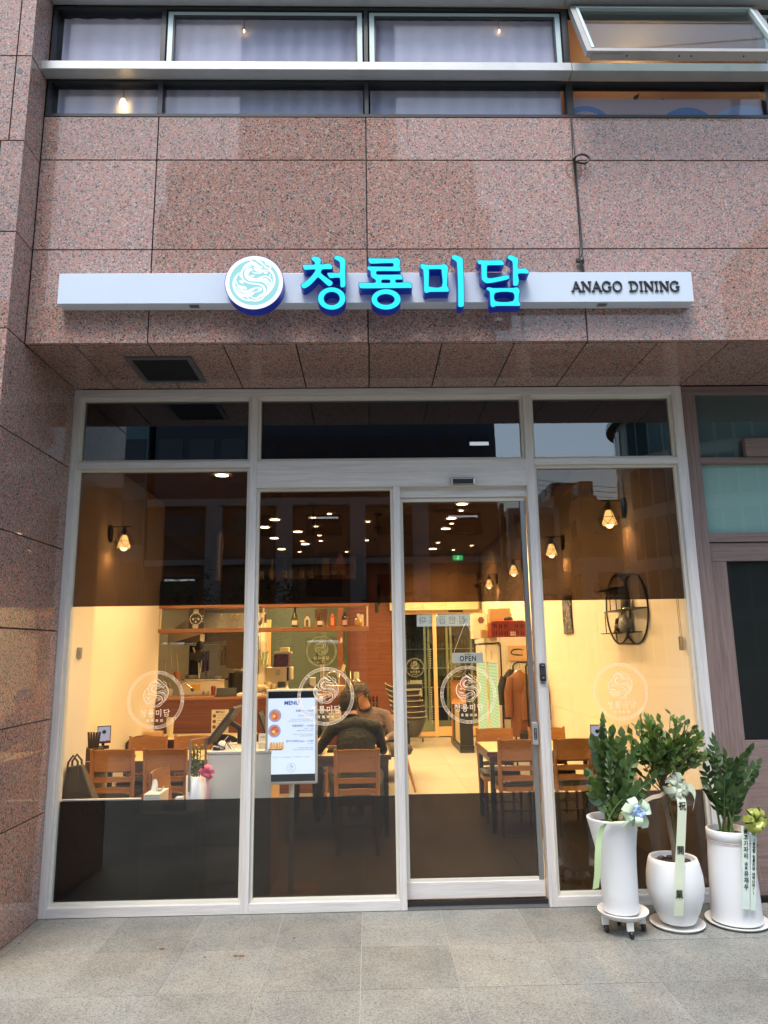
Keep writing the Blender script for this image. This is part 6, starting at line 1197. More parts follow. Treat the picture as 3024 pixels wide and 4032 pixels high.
for (a, b2) in ((4.90, 5.86), (5.90, 6.90)):
    dr = part('glass_door', B().box(1.765, 1.797, a, a + .06, .20, 1.75).box(1.765, 1.797, b2 - .06, b2, .20, 1.75).box(1.765, 1.797, a + .06, b2 - .06, 1.50, 1.75).box(1.765, 1.797, a + .06, b2 - .06, .20, .30), FW, t)
    part('lit_interior', B().box(1.780, 1.796, a + .06, b2 - .06, .30, 1.50), CANS, dr); part('handle', B().box(1.74, 1.765, b2 - .12, b2 - .09, .95, 1.25), plain('yellow_handle', (.65, .55, .18), .4), dr)
    part('door_emblem', B().lathe([(.07, 0), (.07, .001)], (1.763, (a + b2) / 2, 1.60), 20, 'X'), plain('door_emblem_tan', (.5, .42, .3), .6), dr)
t = thing('eel_picture', 'tan canvas with a dark green brush-painted eel on the fridge side', 'picture', (2.05, 4.83, 1.52), world=True)
part('canvas', B().box(1.913, 2.19, 4.815, 4.842, 1.525, 1.729), plain('tan_canvas', (.60, .38, .20), .7, var=.05, scale=30), t, bevel=.002)
L, Rr = ribbon([(2.115, 1.668), (2.06, 1.679), (1.98, 1.674), (1.944, 1.648), (1.95, 1.618), (2.01, 1.604), (2.10, 1.600)], [.006, .018, .022, .020, .018, .016, .022, .012]); n_ = len(L)
part('painted_eel', B().add([(p.x, 4.8135, p.y) for p in L] + [(p.x, 4.8135, p.y) for p in Rr], [(i, i + 1, n_ + i + 1, n_ + i) for i in range(n_ - 1)]), plain('dark_green_paint', (.035, .045, .012), .5), t)
CRT = plain('red_crate_plastic', (.20, .016, .012), .35, var=.06)
t = thing('bottle_crate', 'dark red slotted plastic crate on top of the fridge front', 'crate', (1.97, 5.0, 1.846), world=True)
cx0, cx1, cy0, cy1, cz0, cz1 = 1.70, 2.235, 4.87, 5.25, 1.846, 2.055
part('walls', B().box(cx0, cx0 + .014, cy0, cy1, cz0, cz1).box(cx1 - .014, cx1, cy0, cy1, cz0, cz1).box(cx0, cx1, cy1 - .014, cy1, cz0, cz1).box(cx0, cx1, cy0, cy0 + .012, cz0, cz1), CRT, t)
for k in range(8): x = cx0 + .004 + k * (cx1 - cx0 - .02) / 7; part('rib', B().box(x, x + .012, cy0 - .012, cy0, cz0, cz1), CRT, t)
part('rim', B().box(cx0 - .006, cx1 + .006, cy0 - .014, cy0, cz1 - .02, cz1 + .004).box(cx0 - .006, cx1 + .006, cy0 - .014, cy0, (cz0 + cz1) / 2 - .008, (cz0 + cz1) / 2 + .008), CRT, t)
SL = plain('slot_dark', (.015, .004, .004), .8)
for k in range(7):
    if k == 3: continue
    for r_ in range(2):
        for q in range(2): x = cx0 + .03 + k * .0745 + q * .026; part('slot', B().box(x, x + .010, cy0 - .0015, cy0 - .0003, cz0 + .025 + r_ * .098, cz0 + .078 + r_ * .098), SL, t)
for k, tx in enumerate(['대경포', '제왕대']):
    o = worldloc(t); link('lettering', text_mesh(tx, .030, PAPER, bold=.0005), t, ((cx0 + cx1) / 2 + .02 - o.x, cy0 - .0135 - o.y, cz0 + .058 - k * .03 - o.z), STANDING)
solo('black_bag', B().ball((1.96, 5.0, 2.095), .055, 14, 8, sx=1.2, sz=.8), BLACK, 'small black pouch lying on the red crate', 'pouch')
solo('red_cloth', B().box(1.76, 2.16, 4.92, 5.05, 2.06, 2.075), plain('red_packets', (.50, .04, .03), .4, var=.4, scale=50), 'red packets lying across the top of the red crate', 'packets', bevel=.005)
KR = plain('kraft_carton', (.46, .27, .12), .7, var=.06, scale=12)
def carton(x0, x1, y0, y1, z0_, z1_, lab, m_=KR):
    t = thing('cardboard_box', lab, 'box', ((x0 + x1) / 2, (y0 + y1) / 2, z0_), world=True, group='cartons on the fridge'); part('carton', B().box(x0, x1, y0, y1, z0_, z1_), m_, t, bevel=.003); part('tape', B().box((x0 + x1) / 2 - .02, (x0 + x1) / 2 + .02, y0 - .001, y1, z1_, z1_ + .001), plain('parcel_tape', (.50, .36, .18), .3), t)
    return t
carton(1.745, 2.065, 5.28, 5.55, 1.846, 2.195, 'large kraft carton standing behind the red crate'); carton(1.755, 2.05, 5.29, 5.50, 2.198, 2.262, 'flat kraft carton lying on top of the large carton')
c_ = carton(1.555, 1.74, 5.62, 5.95, 1.846, 2.215, 'white carton with a brown shield emblem left of the red crate', plain('white_carton', (.66, .60, .48), .6))
part('shield', B().lathe([(.05, 0), (.05, .001)], (1.67, 5.617, 2.11), 6, 'Y', sy=1.1), plain('shield_brown', (.16, .07, .04), .6), c_)
carton(1.62, 1.70, 5.3, 5.4, 1.846, 1.96, 'small tan carton at the left front corner of the fridge top', plain('tan_carton', (.36, .24, .13), .7))
solo('yellow_crate', B().box(1.705, 1.76, 5.27, 5.5, 1.846, 2.04), plain('yellow_plastic', (.72, .38, .04), .4), 'yellow plastic crate end beside the red crate', 'crate', bevel=.004)
# coat rack
t = thing('coat_rack', 'black metal garment rack with hangers in front of the fridge side', 'coat rack', (2.0, 4.3, 0), world=True)
for k, (xa) in enumerate((1.885, 2.00)):
    yy = 4.45 - .25 * k
    part('post', B().tube([(xa, yy, 0), (xa, yy, 1.46), (xa + .02, yy, 1.495), (xa + .06, yy, 1.51), (xa + .26, yy, 1.51)], .012, 8), BLACKM, t)
part('rail', B().tube([(1.98, 4.20, 1.508), (2.05, 4.50, 1.508)], .010, 8), BLACKM, t); part('foot', B().tube([(1.75, 4.45, .02), (2.2, 4.45, .02)], .012, 8).tube([(1.8, 4.2, .02), (2.25, 4.2, .02)], .012, 8), BLACKM, t)
def coat(c, w_, h_, d_, m_, lab, sleeve=True):
    t = thing('hanging_coat', lab, 'coat', (c[0], c[1], c[2] - h_))
    prof = [(.02, h_ + .03), (.05, h_), (w_ * .42, h_ - .05), (w_ * .5, h_ - .14), (w_ * .47, h_ * .5), (w_ * .52, .02), (w_ * .50, 0)]
    part('body', B().lathe(prof, (0, 0, 0), 30, sx=1, sy=d_, fn=lambda p: (p[0] + .012 * math.sin(11 * p[1] + 5 * p[2]), p[1] + .010 * math.sin(40 * p[0]), p[2])), m_, t)
    for s in (-1, 1): part('sleeve', B().tube([(s * w_ * .40, 0, h_ - .07), (s * w_ * .56, -.02, h_ * .68), (s * w_ * .58, -.04, h_ * .30)], [.05, .055, .045], 12), m_, t)
    part('hanger', B().tube([(-w_ * .3, 0, h_ - .02), (0, 0, h_ + .05), (w_ * .3, 0, h_ - .02)], .005, 6).tube([(0, 0, h_ + .05), (0, 0, h_ + .09), (.02, 0, h_ + .11)], .004, 6), CHROME, t); return t
coat((1.955, 4.36, 1.39), .30, .80, .55, plain('brown_coat', (.20, .075, .02), .75, var=.15, scale=14, bump=.5), 'brown coat hanging on the black rack, nearer one'); coat((2.12, 4.34, 1.37), .26, .82, .6, plain('tan_coat', (.24, .10, .035), .75, var=.15, scale=14, bump=.5), 'second brown coat at the right of the rack'); coat((1.86, 4.52, 1.39), .22, .60, .5, plain('black_jacket', (.02, .022, .02), .8, bump=.4), 'short black jacket behind the brown coats')
solo('black_bag', B().box(1.90, 2.06, 4.22, 4.32, .54, .66), BLACK, 'black bag hanging low on the rack under the coats', 'bag', bevel=.02)
# air cleaner / cabinet
t = thing('shoe_cabinet', 'low black cabinet with a cream louvred side next to the aisle', 'cabinet', (1.6, 8, 0), world=True)
part('plinth', B().box(1.50, 1.74, 7.30, 8.66, 0, .12), BLACK, t, bevel=.004); part('body', B().box(1.515, 1.735, 7.34, 8.62, .121, .72), BLACK, t, bevel=.004)
for k in range(17): part('louvre', B().box(1.507, 1.514, 7.40, 7.95, .15 + k * .031, .168 + k * .031), plain('cream_louvre', (.62, .52, .32), .5), t)
t = thing('brown_chair_back', 'tall brown chair back standing behind the black cabinet', 'chair', (1.62, 8.3, 0)); part('back', B().sheet(lambda u, v: (-.14 + .28 * u, .03 * math.sin(3 * u), .72 + .42 * v), 8, 4, thick=(0, .03, 0)), CHAIRW, t); part('post', B().box(-.13, -.10, .04, .07, 0, 1.0), CHAIRV, t)
# stacked shell chairs and trolley
SHG = plain('grey_shell', (.085, .08, .075), .6, var=.08)
for k in range(6):
    lv = ['lowest', 'second', 'third', 'fourth', 'fifth', 'topmost'][k]
    t = thing('shell_chair', 'grey bucket shell chair, %s in the leaning stack by the rear door' % lv, 'chair', (.72 - .022 * k, 8.35, .12 + .095 * k), group='stacked grey shell chairs')
    part('shell', B().sheet(lambda u, v: ((.16 + .16 * v) * math.cos(math.pi * (1.15 * u - .08)) * -1, (.16 + .16 * v) * math.sin(math.pi * (1.15 * u - .08)) * -1, .05 + .33 * v ** 1.3 + .12 * v * max(0, math.cos(math.pi * (u)))), 20, 8, thick=(0, 0, .012)), SHG, t)
    part('rim', B().tube([((-.32) * math.cos(math.pi * (1.15 * u / 20 - .08)), (-.32) * math.sin(math.pi * (1.15 * u / 20 - .08)), .392 + .12 * max(0, math.cos(math.pi * (u / 20)))) for u in range(21)], .008, 6), plain('shell_rim', (.32, .29, .25), .5), t)
t = thing('trolley', 'steel serving trolley with black top rail and castors by the rear door', 'trolley', (.75, 8.9, 0), world=True)
for x in (.55, .95): part('post', B().cyl((x, 8.85, .06), .018, 1.0, 10), plain('trolley_post', (.45, .40, .30), .4, .5), t); part('castor', B().lathe([(.045, 0), (.045, .025)], (x + .03, 8.85, .045), 14, 'X'), BLACK, t)
part('top_rail', B().box(.50, 1.0, 8.82, 8.88, .98, 1.06), BLACK, t, bevel=.008); part('shelf', B().box(.52, .98, 8.84, 9.2, .45, .47), BLACKM, t)
t = thing('brown_bench', 'reddish brown low partition table behind the seated men', 'table', (.12, 5.2, 0), world=True); part('top', B().box(-.12, .40, 4.75, 5.7, .74, .77), BROWNP, t, bevel=.004); part('side', B().box(-.12, -.09, 4.76, 5.69, 0, .739).box(.36, .39, 4.76, 5.69, 0, .739), BROWNP, t)
# origami-like triangle cartons
t = thing('snack_cartons', 'orange and white triangular snack packs stacked left of the shell chairs', 'packets', (.52, 8.0, 0), world=True)
for k in range(8): x = .50 + .035 * (k % 2); z = .62 + .055 * k; part('pack', B().add([(x - .03, 7.9, z), (x + .05, 7.9, z), (x, 7.9, z + .05), (x + .01, 7.96, z + .02)], [(0, 1, 2), (0, 2, 3), (1, 3, 2), (0, 3, 1)]), [PAPER, plain('orange_pack', (.65, .26, .05), .5)][k % 2], t)
part('stand', B().box(.46, .60, 7.88, 8.0, 0, .61), BLACKM, t)
# wall picture, round shelf and its contents
t = thing('wall_picture', 'narrow black and white picture on the right wall left of the round shelf', 'picture', (RX, 3.2, 1.85), world=True)
m_, nt, lk, b_ = _mat('ink_landscape'); g_ = N(nt, 'ShaderNodeNewGeometry'); n_ = N(nt, 'ShaderNodeTexNoise'); setin(n_, Scale=9.0, Detail=9.0, Roughness=.75, Distortion=1.5); cr = N(nt, 'ShaderNodeValToRGB'); cr.color_ramp.elements[0].position = .46; cr.color_ramp.elements[0].color = (.012, .014, .02, 1); cr.color_ramp.elements[1].position = .62; cr.color_ramp.elements[1].color = (.45, .46, .45, 1); lk.new(g_.outputs['Position'], n_.inputs['Vector']); lk.new(n_.outputs[0], cr.inputs[0]); lk.new(cr.outputs[0], b_.inputs['Base Color'])
part('canvas', B().box(RX - .022, RX - .001, 3.02, 3.36, 1.852, 2.272), m_, t, bevel=.002); part('frame', B().box(RX - .012, RX - .0005, 3.015, 3.365, 1.847, 2.277), BLACK, t)
rs = thing('round_wall_shelf', 'black metal wall shelf of two overlapping rings by the glass on the right wall', 'wall shelf', (RX, 1.28, 1.70), world=True)
def ring(yc, zc_, ry, rz_, x): return [(x, yc + ry * math.cos(2 * math.pi * k / 40), zc_ + rz_ * math.sin(2 * math.pi * k / 40)) for k in range(40)]
part('ring', B().tube(ring(1.49, 2.03, .315, .315, RX - .012), .008, 7, closed=True), BLACKM, rs); part('ring', B().tube(ring(1.07, 2.01, .310, .300, RX - .012), .008, 7, closed=True), BLACKM, rs)
part('tie_bar', B().tube([(RX - .012, 1.45, 2.342), (RX - .012, 1.10, 2.31)], .007, 6).tube([(RX - .012, 1.46, 1.718), (RX - .012, 1.10, 1.71)], .007, 6), BLACKM, rs)
part('board', B().box(RX - .13, RX - .004, 1.22, 1.72, 2.205, 2.213), BLACKM, rs); part('board', B().box(RX - .13, RX - .004, .77, 1.52, 2.000, 2.008), BLACKM, rs); part('board', B().box(RX - .13, RX - .004, .95, 1.66, 1.805, 1.813), BLACKM, rs)
for (y, za_, zb_) in ((1.36, 2.01, 2.205), (1.52, 1.815, 2.0), (1.20, 2.01, 2.205), (.98, 1.75, 1.805), (1.25, 1.72, 1.805)): part('upright', B().tube([(RX - .122, y, za_), (RX - .122, y, zb_)], .0045, 6), BLACKM, rs)
t = thing('porcelain_bottle', 'patterned blue and white porcelain bottle on the lowest board of the round shelf', 'vase', (RX - .065, 1.17, 1.814)); part('body', B().lathe([(.035, 0), (.055, .03), (.06, .07), (.045, .11), (.018, .135), (.015, .17), (.022, .178)], (0, 0, 0), 22), plain('patterned_porcelain', (.28, .28, .26), .25, var=.75, scale=55), t); part('stopper', B().ball((0, 0, .182), .016, 10, 6), BLACK, t)
t = thing('dragon_figurine', 'small dark bronze animal figurine beside the porcelain bottle', 'figurine', (RX - .065, 1.36, 1.814)); part('base', B().lathe([(.045, 0), (.045, .012)], (0, 0, 0), 12), plain('bronze_dark', (.09, .075, .05), .5, .5, var=.3, scale=60), t)
part('figure', B().ball((0, 0, .045), .035, 10, 8, sy=1.2).tube([(0, .02, .05), (0, .03, .09), (0, .01, .115), (0, -.02, .12)], [.02, .016, .017, .008], 8).tube([(0, -.03, .05), (0, -.05, .07), (0, -.045, .10)], [.014, .009, .003], 7).tube([(.015, .02, .04), (.02, .03, .012)], .009, 6).tube([(-.015, .02, .04), (-.02, .03, .012)], .009, 6).tube([(.01, .01, .12), (.015, .02, .14)], .004, 5), plain('bronze_dark', (.09, .075, .05), .5, .5), t)
t = thing('stone_ornament', 'dark upright stone ornament on the middle board of the round shelf', 'ornament', (RX - .065, 1.12, 2.009)); part('stone', B().ball((0, 0, .075), .06, 12, 10, sx=.6, sy=.9, sz=1.35, fn=lambda p: p + Vector((0, .012 * math.sin(60 * p.z), 0))), plain('dark_stone', (.07, .06, .05), .35, var=.4, scale=30), t); part('glint_base', B().lathe([(.04, 0), (.03, .012)], (0, 0, 0), 10), CHROME, t)
t = thing('blind_cord', 'two thin cords with a small metal weight hanging in the right window corner', 'blind cord', (2.285, .15, 1.65), world=True); part('weight', B().box(2.270, 2.300, .14, .165, 1.655, 1.755), CHROME, t, bevel=.003); part('cord', B().tube([(2.280, .15, 1.755), (2.265, .15, 3.0)], .0022, 5), plain('cord_brown', (.25, .18, .1), .7), t); part('cord', B().tube([(2.290, .15, 1.755), (2.285, .15, 3.0)], .0022, 5), plain('cord_brown', (.25, .18, .1), .7), t)
t = thing('wall_switch', 'small wall switch on the strip of wall at the far left', 'switch', (-2.16, .35, 1.55), world=True); part('plate', B().box(-2.159, -2.150, .32, .40, 1.66, 1.74), GREYM, t, bevel=.002); part('button', B().box(-2.150, -2.146, .34, .38, 1.68, 1.72), plain('button_grey', (.3, .3, .28), .5), t)
t = thing('small_camera', 'small dark dome camera at the top right beside the blind', 'camera', (2.18, 9.2, 2.95), world=True); part('mount', B().box(2.16, 2.28, 9.15, 9.2, 2.98, 3.03), plain('case_tan', (.4, .3, .2), .5), t); part('dome', B().ball((2.17, 9.17, 2.93), .05, 12, 8), BLACK, t)
# ================================================================== people
SKIN = plain('skin', (.50, .27, .18), .5, var=.06, scale=40)
def cloth_mat(name, col, sc1=11.0, st=1.0):
    m, nt, lk, b = _mat(name); g_ = N(nt, 'ShaderNodeNewGeometry'); n_ = N(nt, 'ShaderNodeTexNoise'); setin(n_, Scale=sc1, Detail=5.0, Roughness=.55, Distortion=1.2); lk.new(g_.outputs['Position'], n_.inputs['Vector'])
    f_ = N(nt, 'ShaderNodeTexNoise'); setin(f_, Scale=260.0, Detail=1.0); lk.new(g_.outputs['Position'], f_.inputs['Vector'])
    mx = N(nt, 'ShaderNodeMix', data_type='RGBA'); mx.inputs[6].default_value = rgba([c * .75 for c in col]); mx.inputs[7].default_value = rgba([c * 1.3 for c in col]); lk.new(f_.outputs[0], mx.inputs[0]); lk.new(mx.outputs[2], b.inputs['Base Color'])
    setin(b, Roughness=.85); bp = N(nt, 'ShaderNodeBump'); setin(bp, Strength=st, Distance=.03); lk.new(n_.outputs[0], bp.inputs['Height']); lk.new(bp.outputs[0], b.inputs['Normal']); return m
JACK = cloth_mat('charcoal_jacket_cloth', (.030, .036, .037)); JEAN = cloth_mat('grey_blue_denim', (.06, .072, .085)); SWEAT = cloth_mat('mauve_sweater_cloth', (.17, .13, .135)); COAT3 = cloth_mat('dark_grey_jacket_cloth', (.06, .065, .07)); TROUS = cloth_mat('black_trouser_cloth', (.02, .02, .024))
SHOE = plain('dark_shoe', (.03, .025, .022), .45); HAIR = plain('greying_black_hair', (.022, .018, .016), .5, var=.6, scale=160, bump=.8); HAIRG = plain('grey_streaked_hair', (.06, .055, .05), .5, var=.6, scale=160, bump=.8)
def fused(b, voxel=.011, smooth=3):
    me = mesh_of('body', b, SKIN); o = bpy.data.objects.new('tmp', me); sc.collection.objects.link(o)
    r = o.modifiers.new('r', 'REMESH'); r.mode = 'VOXEL'; r.voxel_size = voxel; r.use_smooth_shade = True
    s = o.modifiers.new('s', 'SMOOTH'); s.iterations = smooth; s.factor = .5
    bpy.context.view_layer.update(); dg = bpy.context.evaluated_depsgraph_get(); m2 = bpy.data.meshes.new_from_object(o.evaluated_get(dg)); bpy.data.objects.remove(o); return m2
def hand(b, wrist, d, up, s=1.0):
    """palm and five separate bent fingers, thumb from the side"""
    d = Vector(d).normalized(); up = Vector(up); side = d.cross(up).normalized(); up = side.cross(d).normalized(); W0 = Vector(wrist)
    b.tube([W0, W0 + d * .03, W0 + d * .075], [.026, .034, .030], 10, flat=.55, up=side)
    for k, (o_, l) in enumerate(((-.027, .066), (-.009, .074), (.009, .070), (.026, .055))):
        p0 = W0 + d * .065 + side * o_; p1 = p0 + d * l * .5 + side * o_ * .1 - up * .006; p2 = p1 + d * l * .28 - up * .018; p3 = p2 + d * l * .12 - up * .02
        b.tube([p0, p1, p2, p3], [.0095, .009, .008, .0065], 7)
    t0 = W0 + d * .025 - side * .03 * s; b.tube([t0, t0 + d * .03 - side * .025 * s - up * .008, t0 + d * .06 - side * .028 * s - up * .018], [.012, .010, .008], 7)
def person(label, J, mats, hair, face, glasses=False, collar=None):
    """J: joint positions in world space"""
    V_ = {k: Vector(v) for k, v in J.items()}; b = B()
    pel, ch_, nk, hd_ = V_['pelvis'], V_['chest'], V_['neck'], V_['head']
    sh_ = [V_['shL'], V_['shR']]; mid = (pel + ch_) / 2
    b.tube([pel + Vector((0, 0, -.07)), pel, mid, ch_, ch_ + (nk - ch_) * .55, nk], [.13, .162, .160, .180, .135, .058], 20, flat=.66, up=(1, 0, 0))
    b.tube([sh_[0], (sh_[0] + sh_[1]) / 2 + Vector((0, 0, .03)), sh_[1]], [.058, .074, .058], 14)
    hv = (hd_ - nk).normalized()
    b.tube([nk - hv * .05, hd_ - hv * .03], [.062, .055], 14)
    f = Vector(face).normalized()
    # head: skull, jaw, nose, ears, eye sockets built as one surface
    upv = (Vector((0, 0, 1)) - f * f.z).normalized(); sd_ = f.cross(upv).normalized()
    def hp(a, c_, e_): return hd_ + sd_ * a + f * c_ + upv * e_
    hb = B(); hb.ball((0, 0, 0), 1, 22, 16)
    M_ = []
    for v in hb.v:
        x, y, z = v; jaw = 1 - .28 * max(0, -z) ** 1.5; yy = y * (.098 if y < 0 else .092) * (1 - .12 * max(0, -z))
        M_.append(tuple(hp(x * .076 * jaw, yy + .006 * max(0, -z), z * .118)))
    b.add(M_, hb.f, True)
    b.tube([hp(0, .088, .012), hp(0, .108, -.018), hp(0, .100, -.030)], [.008, .013, .009], 8); b.tube([hp(-.020, .090, -.055), hp(0, .096, -.054), hp(.020, .090, -.055)], [.005, .008, .005], 6)
    for s in (-1, 1):
        b.ball(tuple(hp(s * .078, -.004, -.006)), .020, 8, 6, sx=.45, sz=1.35); b.tube([hp(s * .012, .088, .024), hp(s * .042, .078, .022)], [.006, .006], 6)
    for s, k in ((0, 'L'), (1, 'R')):
        el, wr = V_['el' + k], V_['wr' + k]; S0 = sh_[s]
        b.tube([S0, (S0 + el) / 2, el, (el + wr) / 2, wr], [.058, .050, .043, .039, .028], 14); b.ball(tuple(S0), .058, 12, 8); b.ball(tuple(el), .047, 10, 8)
        hand(b, wr, V_['hd' + k] - wr, (0, 0, 1), -1 if k == 'L' else 1)
        hp_, kn, an = pel + (V_['kn' + k] - pel).normalized() * .02 + Vector((-.09 if k == 'L' else .09, 0, -.02)) * (1 if f.y > 0 else -1), V_['kn' + k], V_['an' + k]
        if f.y < 0: hp_ = pel + Vector((.09 if k == 'L' else -.09, 0, -.02))
        b.tube([hp_, (hp_ + kn) / 2, kn, (kn + an) / 2, an], [.098, .085, .064, .058, .044], 16); b.ball(tuple(kn), .064, 12, 8)
        ft = Vector((f.x, f.y, 0)).normalized(); b.tube([an + Vector((0, 0, -.02)) - ft * .03, an + Vector((0, 0, -.035)) + ft * .08, an + Vector((0, 0, -.045)) + ft * .17], [.045, .042, .032], 12, flat=.8, up=(0, 0, 1))
    me = fused(b); me.materials.clear()
    for m_ in mats: me.materials.append(m_)      # 0 skin 1 top 2 trousers 3 shoes
    for p in me.polygons:
        c_ = Vector(p.center); d_h = (c_ - hd_)
        if d_h.length < .135 or (c_ - nk).dot(hv) > .015 and (c_ - nk).length < .1: p.material_index = 0; continue
        i = 1
        if c_.z < pel.z + .05 and (min((c_ - V_['elL']).length, (c_ - V_['elR']).length) > .1) and (c_.z < pel.z + .03): i = 2
        if c_.z < .10: i = 3
        for k in 'LR':
            w_ = V_['wr' + k]; d_ = (V_['hd' + k] - w_).normalized()
            if (c_ - w_).dot(d_) > .0 and (c_ - w_).length < .20: i = 0
            for q in ('kn', 'an'):
                if (c_ - V_[q + k]).length < .10 and c_.z > .1: i = 2
        p.material_index = i
    base = Vector((pel.x, pel.y, 0)); me.transform(Matrix.Translation(-base))
    t = thing('person', label, 'person', base); t['_w'] = 1
    link('body', me, t)
    # hair cap: tufts over a shaped shell
    hb = B(); rr = random.Random(11)
    cap = B(); cap.ball((0, 0, 0), 1, 26, 18); vs = []
    for v in cap.v:
        x, y, z = v; k = 1.0 + .03 * math.sin(9 * x + 7 * z) + rr.uniform(-.012, .02)
        vs.append(tuple(hp(x * .086 * k, y * .108 * k - .004, z * .128 * k + .004)))
    fs = []
    for f_ in cap.f:
        c_ = sum((Vector(cap.v[i]) for i in f_), Vector()) / len(f_)
        if c_.z > (.34 if c_.y > .35 else -.10 if c_.y > -.15 else -.62): fs.append(f_)
    hb.add(vs, fs, True)
    for k in range(340):
        a = rr.uniform(0, 6.283); e_ = rr.uniform(-.45, 1); y_ = -math.sin(a) ; x_ = math.cos(a); q = math.sqrt(max(0, 1 - e_ * e_)); lim = .34 if y_ * q > .35 else -.05 if y_ * q > -.15 else -.6
        if e_ < lim: continue
        p0 = hp(x_ * q * .084, y_ * q * .105 - .004, e_ * .125 + .004); n0 = (p0 - hd_).normalized(); tg = Vector((rr.uniform(-1, 1), rr.uniform(-1, 1), rr.uniform(-1.4, .1))); tg = (tg - n0 * tg.dot(n0)).normalized()
        hb.tube([p0 - tg * .008, p0 + n0 * .008 + tg * .008, p0 + n0 * .007 + tg * .024], [.0030, .0026, .0008], 4)
    part('hair', hb, hair, t, world=1)
    if glasses:
        gb = B(); BK = BLACK
        for s in (-1, 1):
            gb.tube([hp(s * .031 + .023 * math.cos(a), .097, .022 + .017 * math.sin(a)) for a in [2 * math.pi * k / 14 for k in range(14)]], .0028, 5, closed=True); gb.tube([hp(s * .054, .095, .026), hp(s * .081, .06, .022), hp(s * .083, -.005, .012)], .0028, 5)
        gb.tube([hp(-.008, .099, .026), hp(.008, .099, .026)], .0028, 5); part('glasses', gb, BK, t, world=1)
    if collar:
        c_ = nk + hv * .005; cb_ = B().tube([c_ + sd_ * (.066 * math.cos(a)) + f * (.066 * math.sin(a)) + upv * (-.012 * math.sin(a)) for a in [2 * math.pi * k / 20 for k in range(20)]], [.013] * 20, 7, closed=True); part('collar', cb_, collar, t, world=1)
    return t
person('man seen from behind in a dark charcoal jacket and jeans, seated on a wooden chair',
  dict(pelvis=(-.10, 1.50, .55), chest=(-.125, 1.60, .90), neck=(-.165, 1.66, 1.085), head=(-.195, 1.73, 1.205), shL=(-.325, 1.62, 1.005), shR=(.055, 1.60, 1.010), elL=(-.47, 1.78, .80), wrL=(-.50, 2.02, .79), hdL=(-.50, 2.12, .78), elR=(.120, 1.70, .80), wrR=(.09, 1.98, .79), hdR=(.05, 2.08, .775), knL=(-.33, 1.90, .55), knR=(.07, 1.93, .55), anL=(-.30, 1.80, .08), anR=(.06, 1.85, .08)),
  [SKIN, JACK, JEAN, SHOE], HAIR, (-.1, 1, -.25), collar=JACK)
person('man with glasses and grey-streaked hair in a mauve sweater, facing the street',
  dict(pelvis=(0, 3.0, .55), chest=(.0, 2.93, .90), neck=(-.04, 2.88, 1.08), head=(-.095, 2.84, 1.225), shR=(-.18, 2.92, 1.0), shL=(.175, 2.92, 1.0), elR=(-.25, 2.78, .80), wrR=(-.18, 2.58, .79), hdR=(-.12, 2.5, .78), elL=(.245, 2.80, .80), wrL=(.17, 2.58, .79), hdL=(.10, 2.5, .78), knR=(-.12, 2.62, .54), knL=(.12, 2.62, .54), anR=(-.1, 2.7, .08), anL=(.12, 2.7, .08)),
  [SKIN, SWEAT, TROUS, SHOE], HAIRG, (-.55, -1, -.30), True, TROUS)
person('man in a dark grey jacket mostly hidden behind the menu display, arm on the table',
  dict(pelvis=(-.66, 3.0, .55), chest=(-.66, 2.93, .90), neck=(-.66, 2.88, 1.08), head=(-.665, 2.84, 1.205), shR=(-.84, 2.92, 1.0), shL=(-.49, 2.92, 1.0), elR=(-.90, 2.78, .80), wrR=(-.80, 2.58, .79), hdR=(-.74, 2.5, .78), elL=(-.46, 2.76, .82), wrL=(-.50, 2.54, .80), hdL=(-.54, 2.45, .79), knR=(-.78, 2.62, .54), knL=(-.54, 2.62, .54), anR=(-.78, 2.7, .08), anL=(-.54, 2.7, .08)),
  [SKIN, COAT3, TROUS, SHOE], HAIR, (.1, -1, -.35))

# ================================================================== potted plants on the pavement
def leaf_mesh(name, m_, wd=.42, cup=.12, n=6):
    b = B(); vs = []; fs = []
    for i in range(n + 1):
        u = i / n; w_ = wd * .5 * (math.sin(math.pi * min(1, u * 1.02) ** .80) ** .9 if 0 < u < 1 else .02); z = -.10 * u * u
        vs += [(-w_, u, z + cup * w_), (0, u, z), (w_, u, z + cup * w_)]
    for i in range(n): a = i * 3; fs += [(a, a + 1, a + 4, a + 3), (a + 1, a + 2, a + 5, a + 4)]
    b.add(vs, fs, True); return mesh_of(name, b, m_)
ZL = leafmat('zz_leaf', (.030, .075, .020), (.11, .19, .05)); ZL2 = leafmat('zz_leaf_dark', (.022, .058, .018), (.075, .145, .042)); FL = leafmat('ficus_leaf', (.022, .065, .014), (.12, .21, .035)); STEM = plain('green_stem', (.10, .16, .05), .5, var=.1)
FLY = leafmat('ficus_young_leaf', (.08, .17, .03), (.19, .29, .06))
def put_leaf(parent, me, p, d, up, L, off, wk=1.0):
    d = Vector(d).normalized(); x = d.cross(Vector(up)); x = x.normalized() if x.length > 1e-4 else Vector((1, 0, 0)); z = x.cross(d)
    o = bpy.data.objects.new('leaf', me); sc.collection.objects.link(o); o.parent = parent
    M_ = Matrix(((x.x * wk, d.x, z.x, 0), (x.y * wk, d.y, z.y, 0), (x.z * wk, d.z, z.z, 0), (0, 0, 0, 1)))
    o.matrix_local = Matrix.Translation(Vector(p) - off) @ M_ @ Matrix.Scale(L, 4); return o
def bez(a, b_, c_, t): return a * (1 - t) ** 2 + b_ * 2 * t * (1 - t) + c_ * t * t
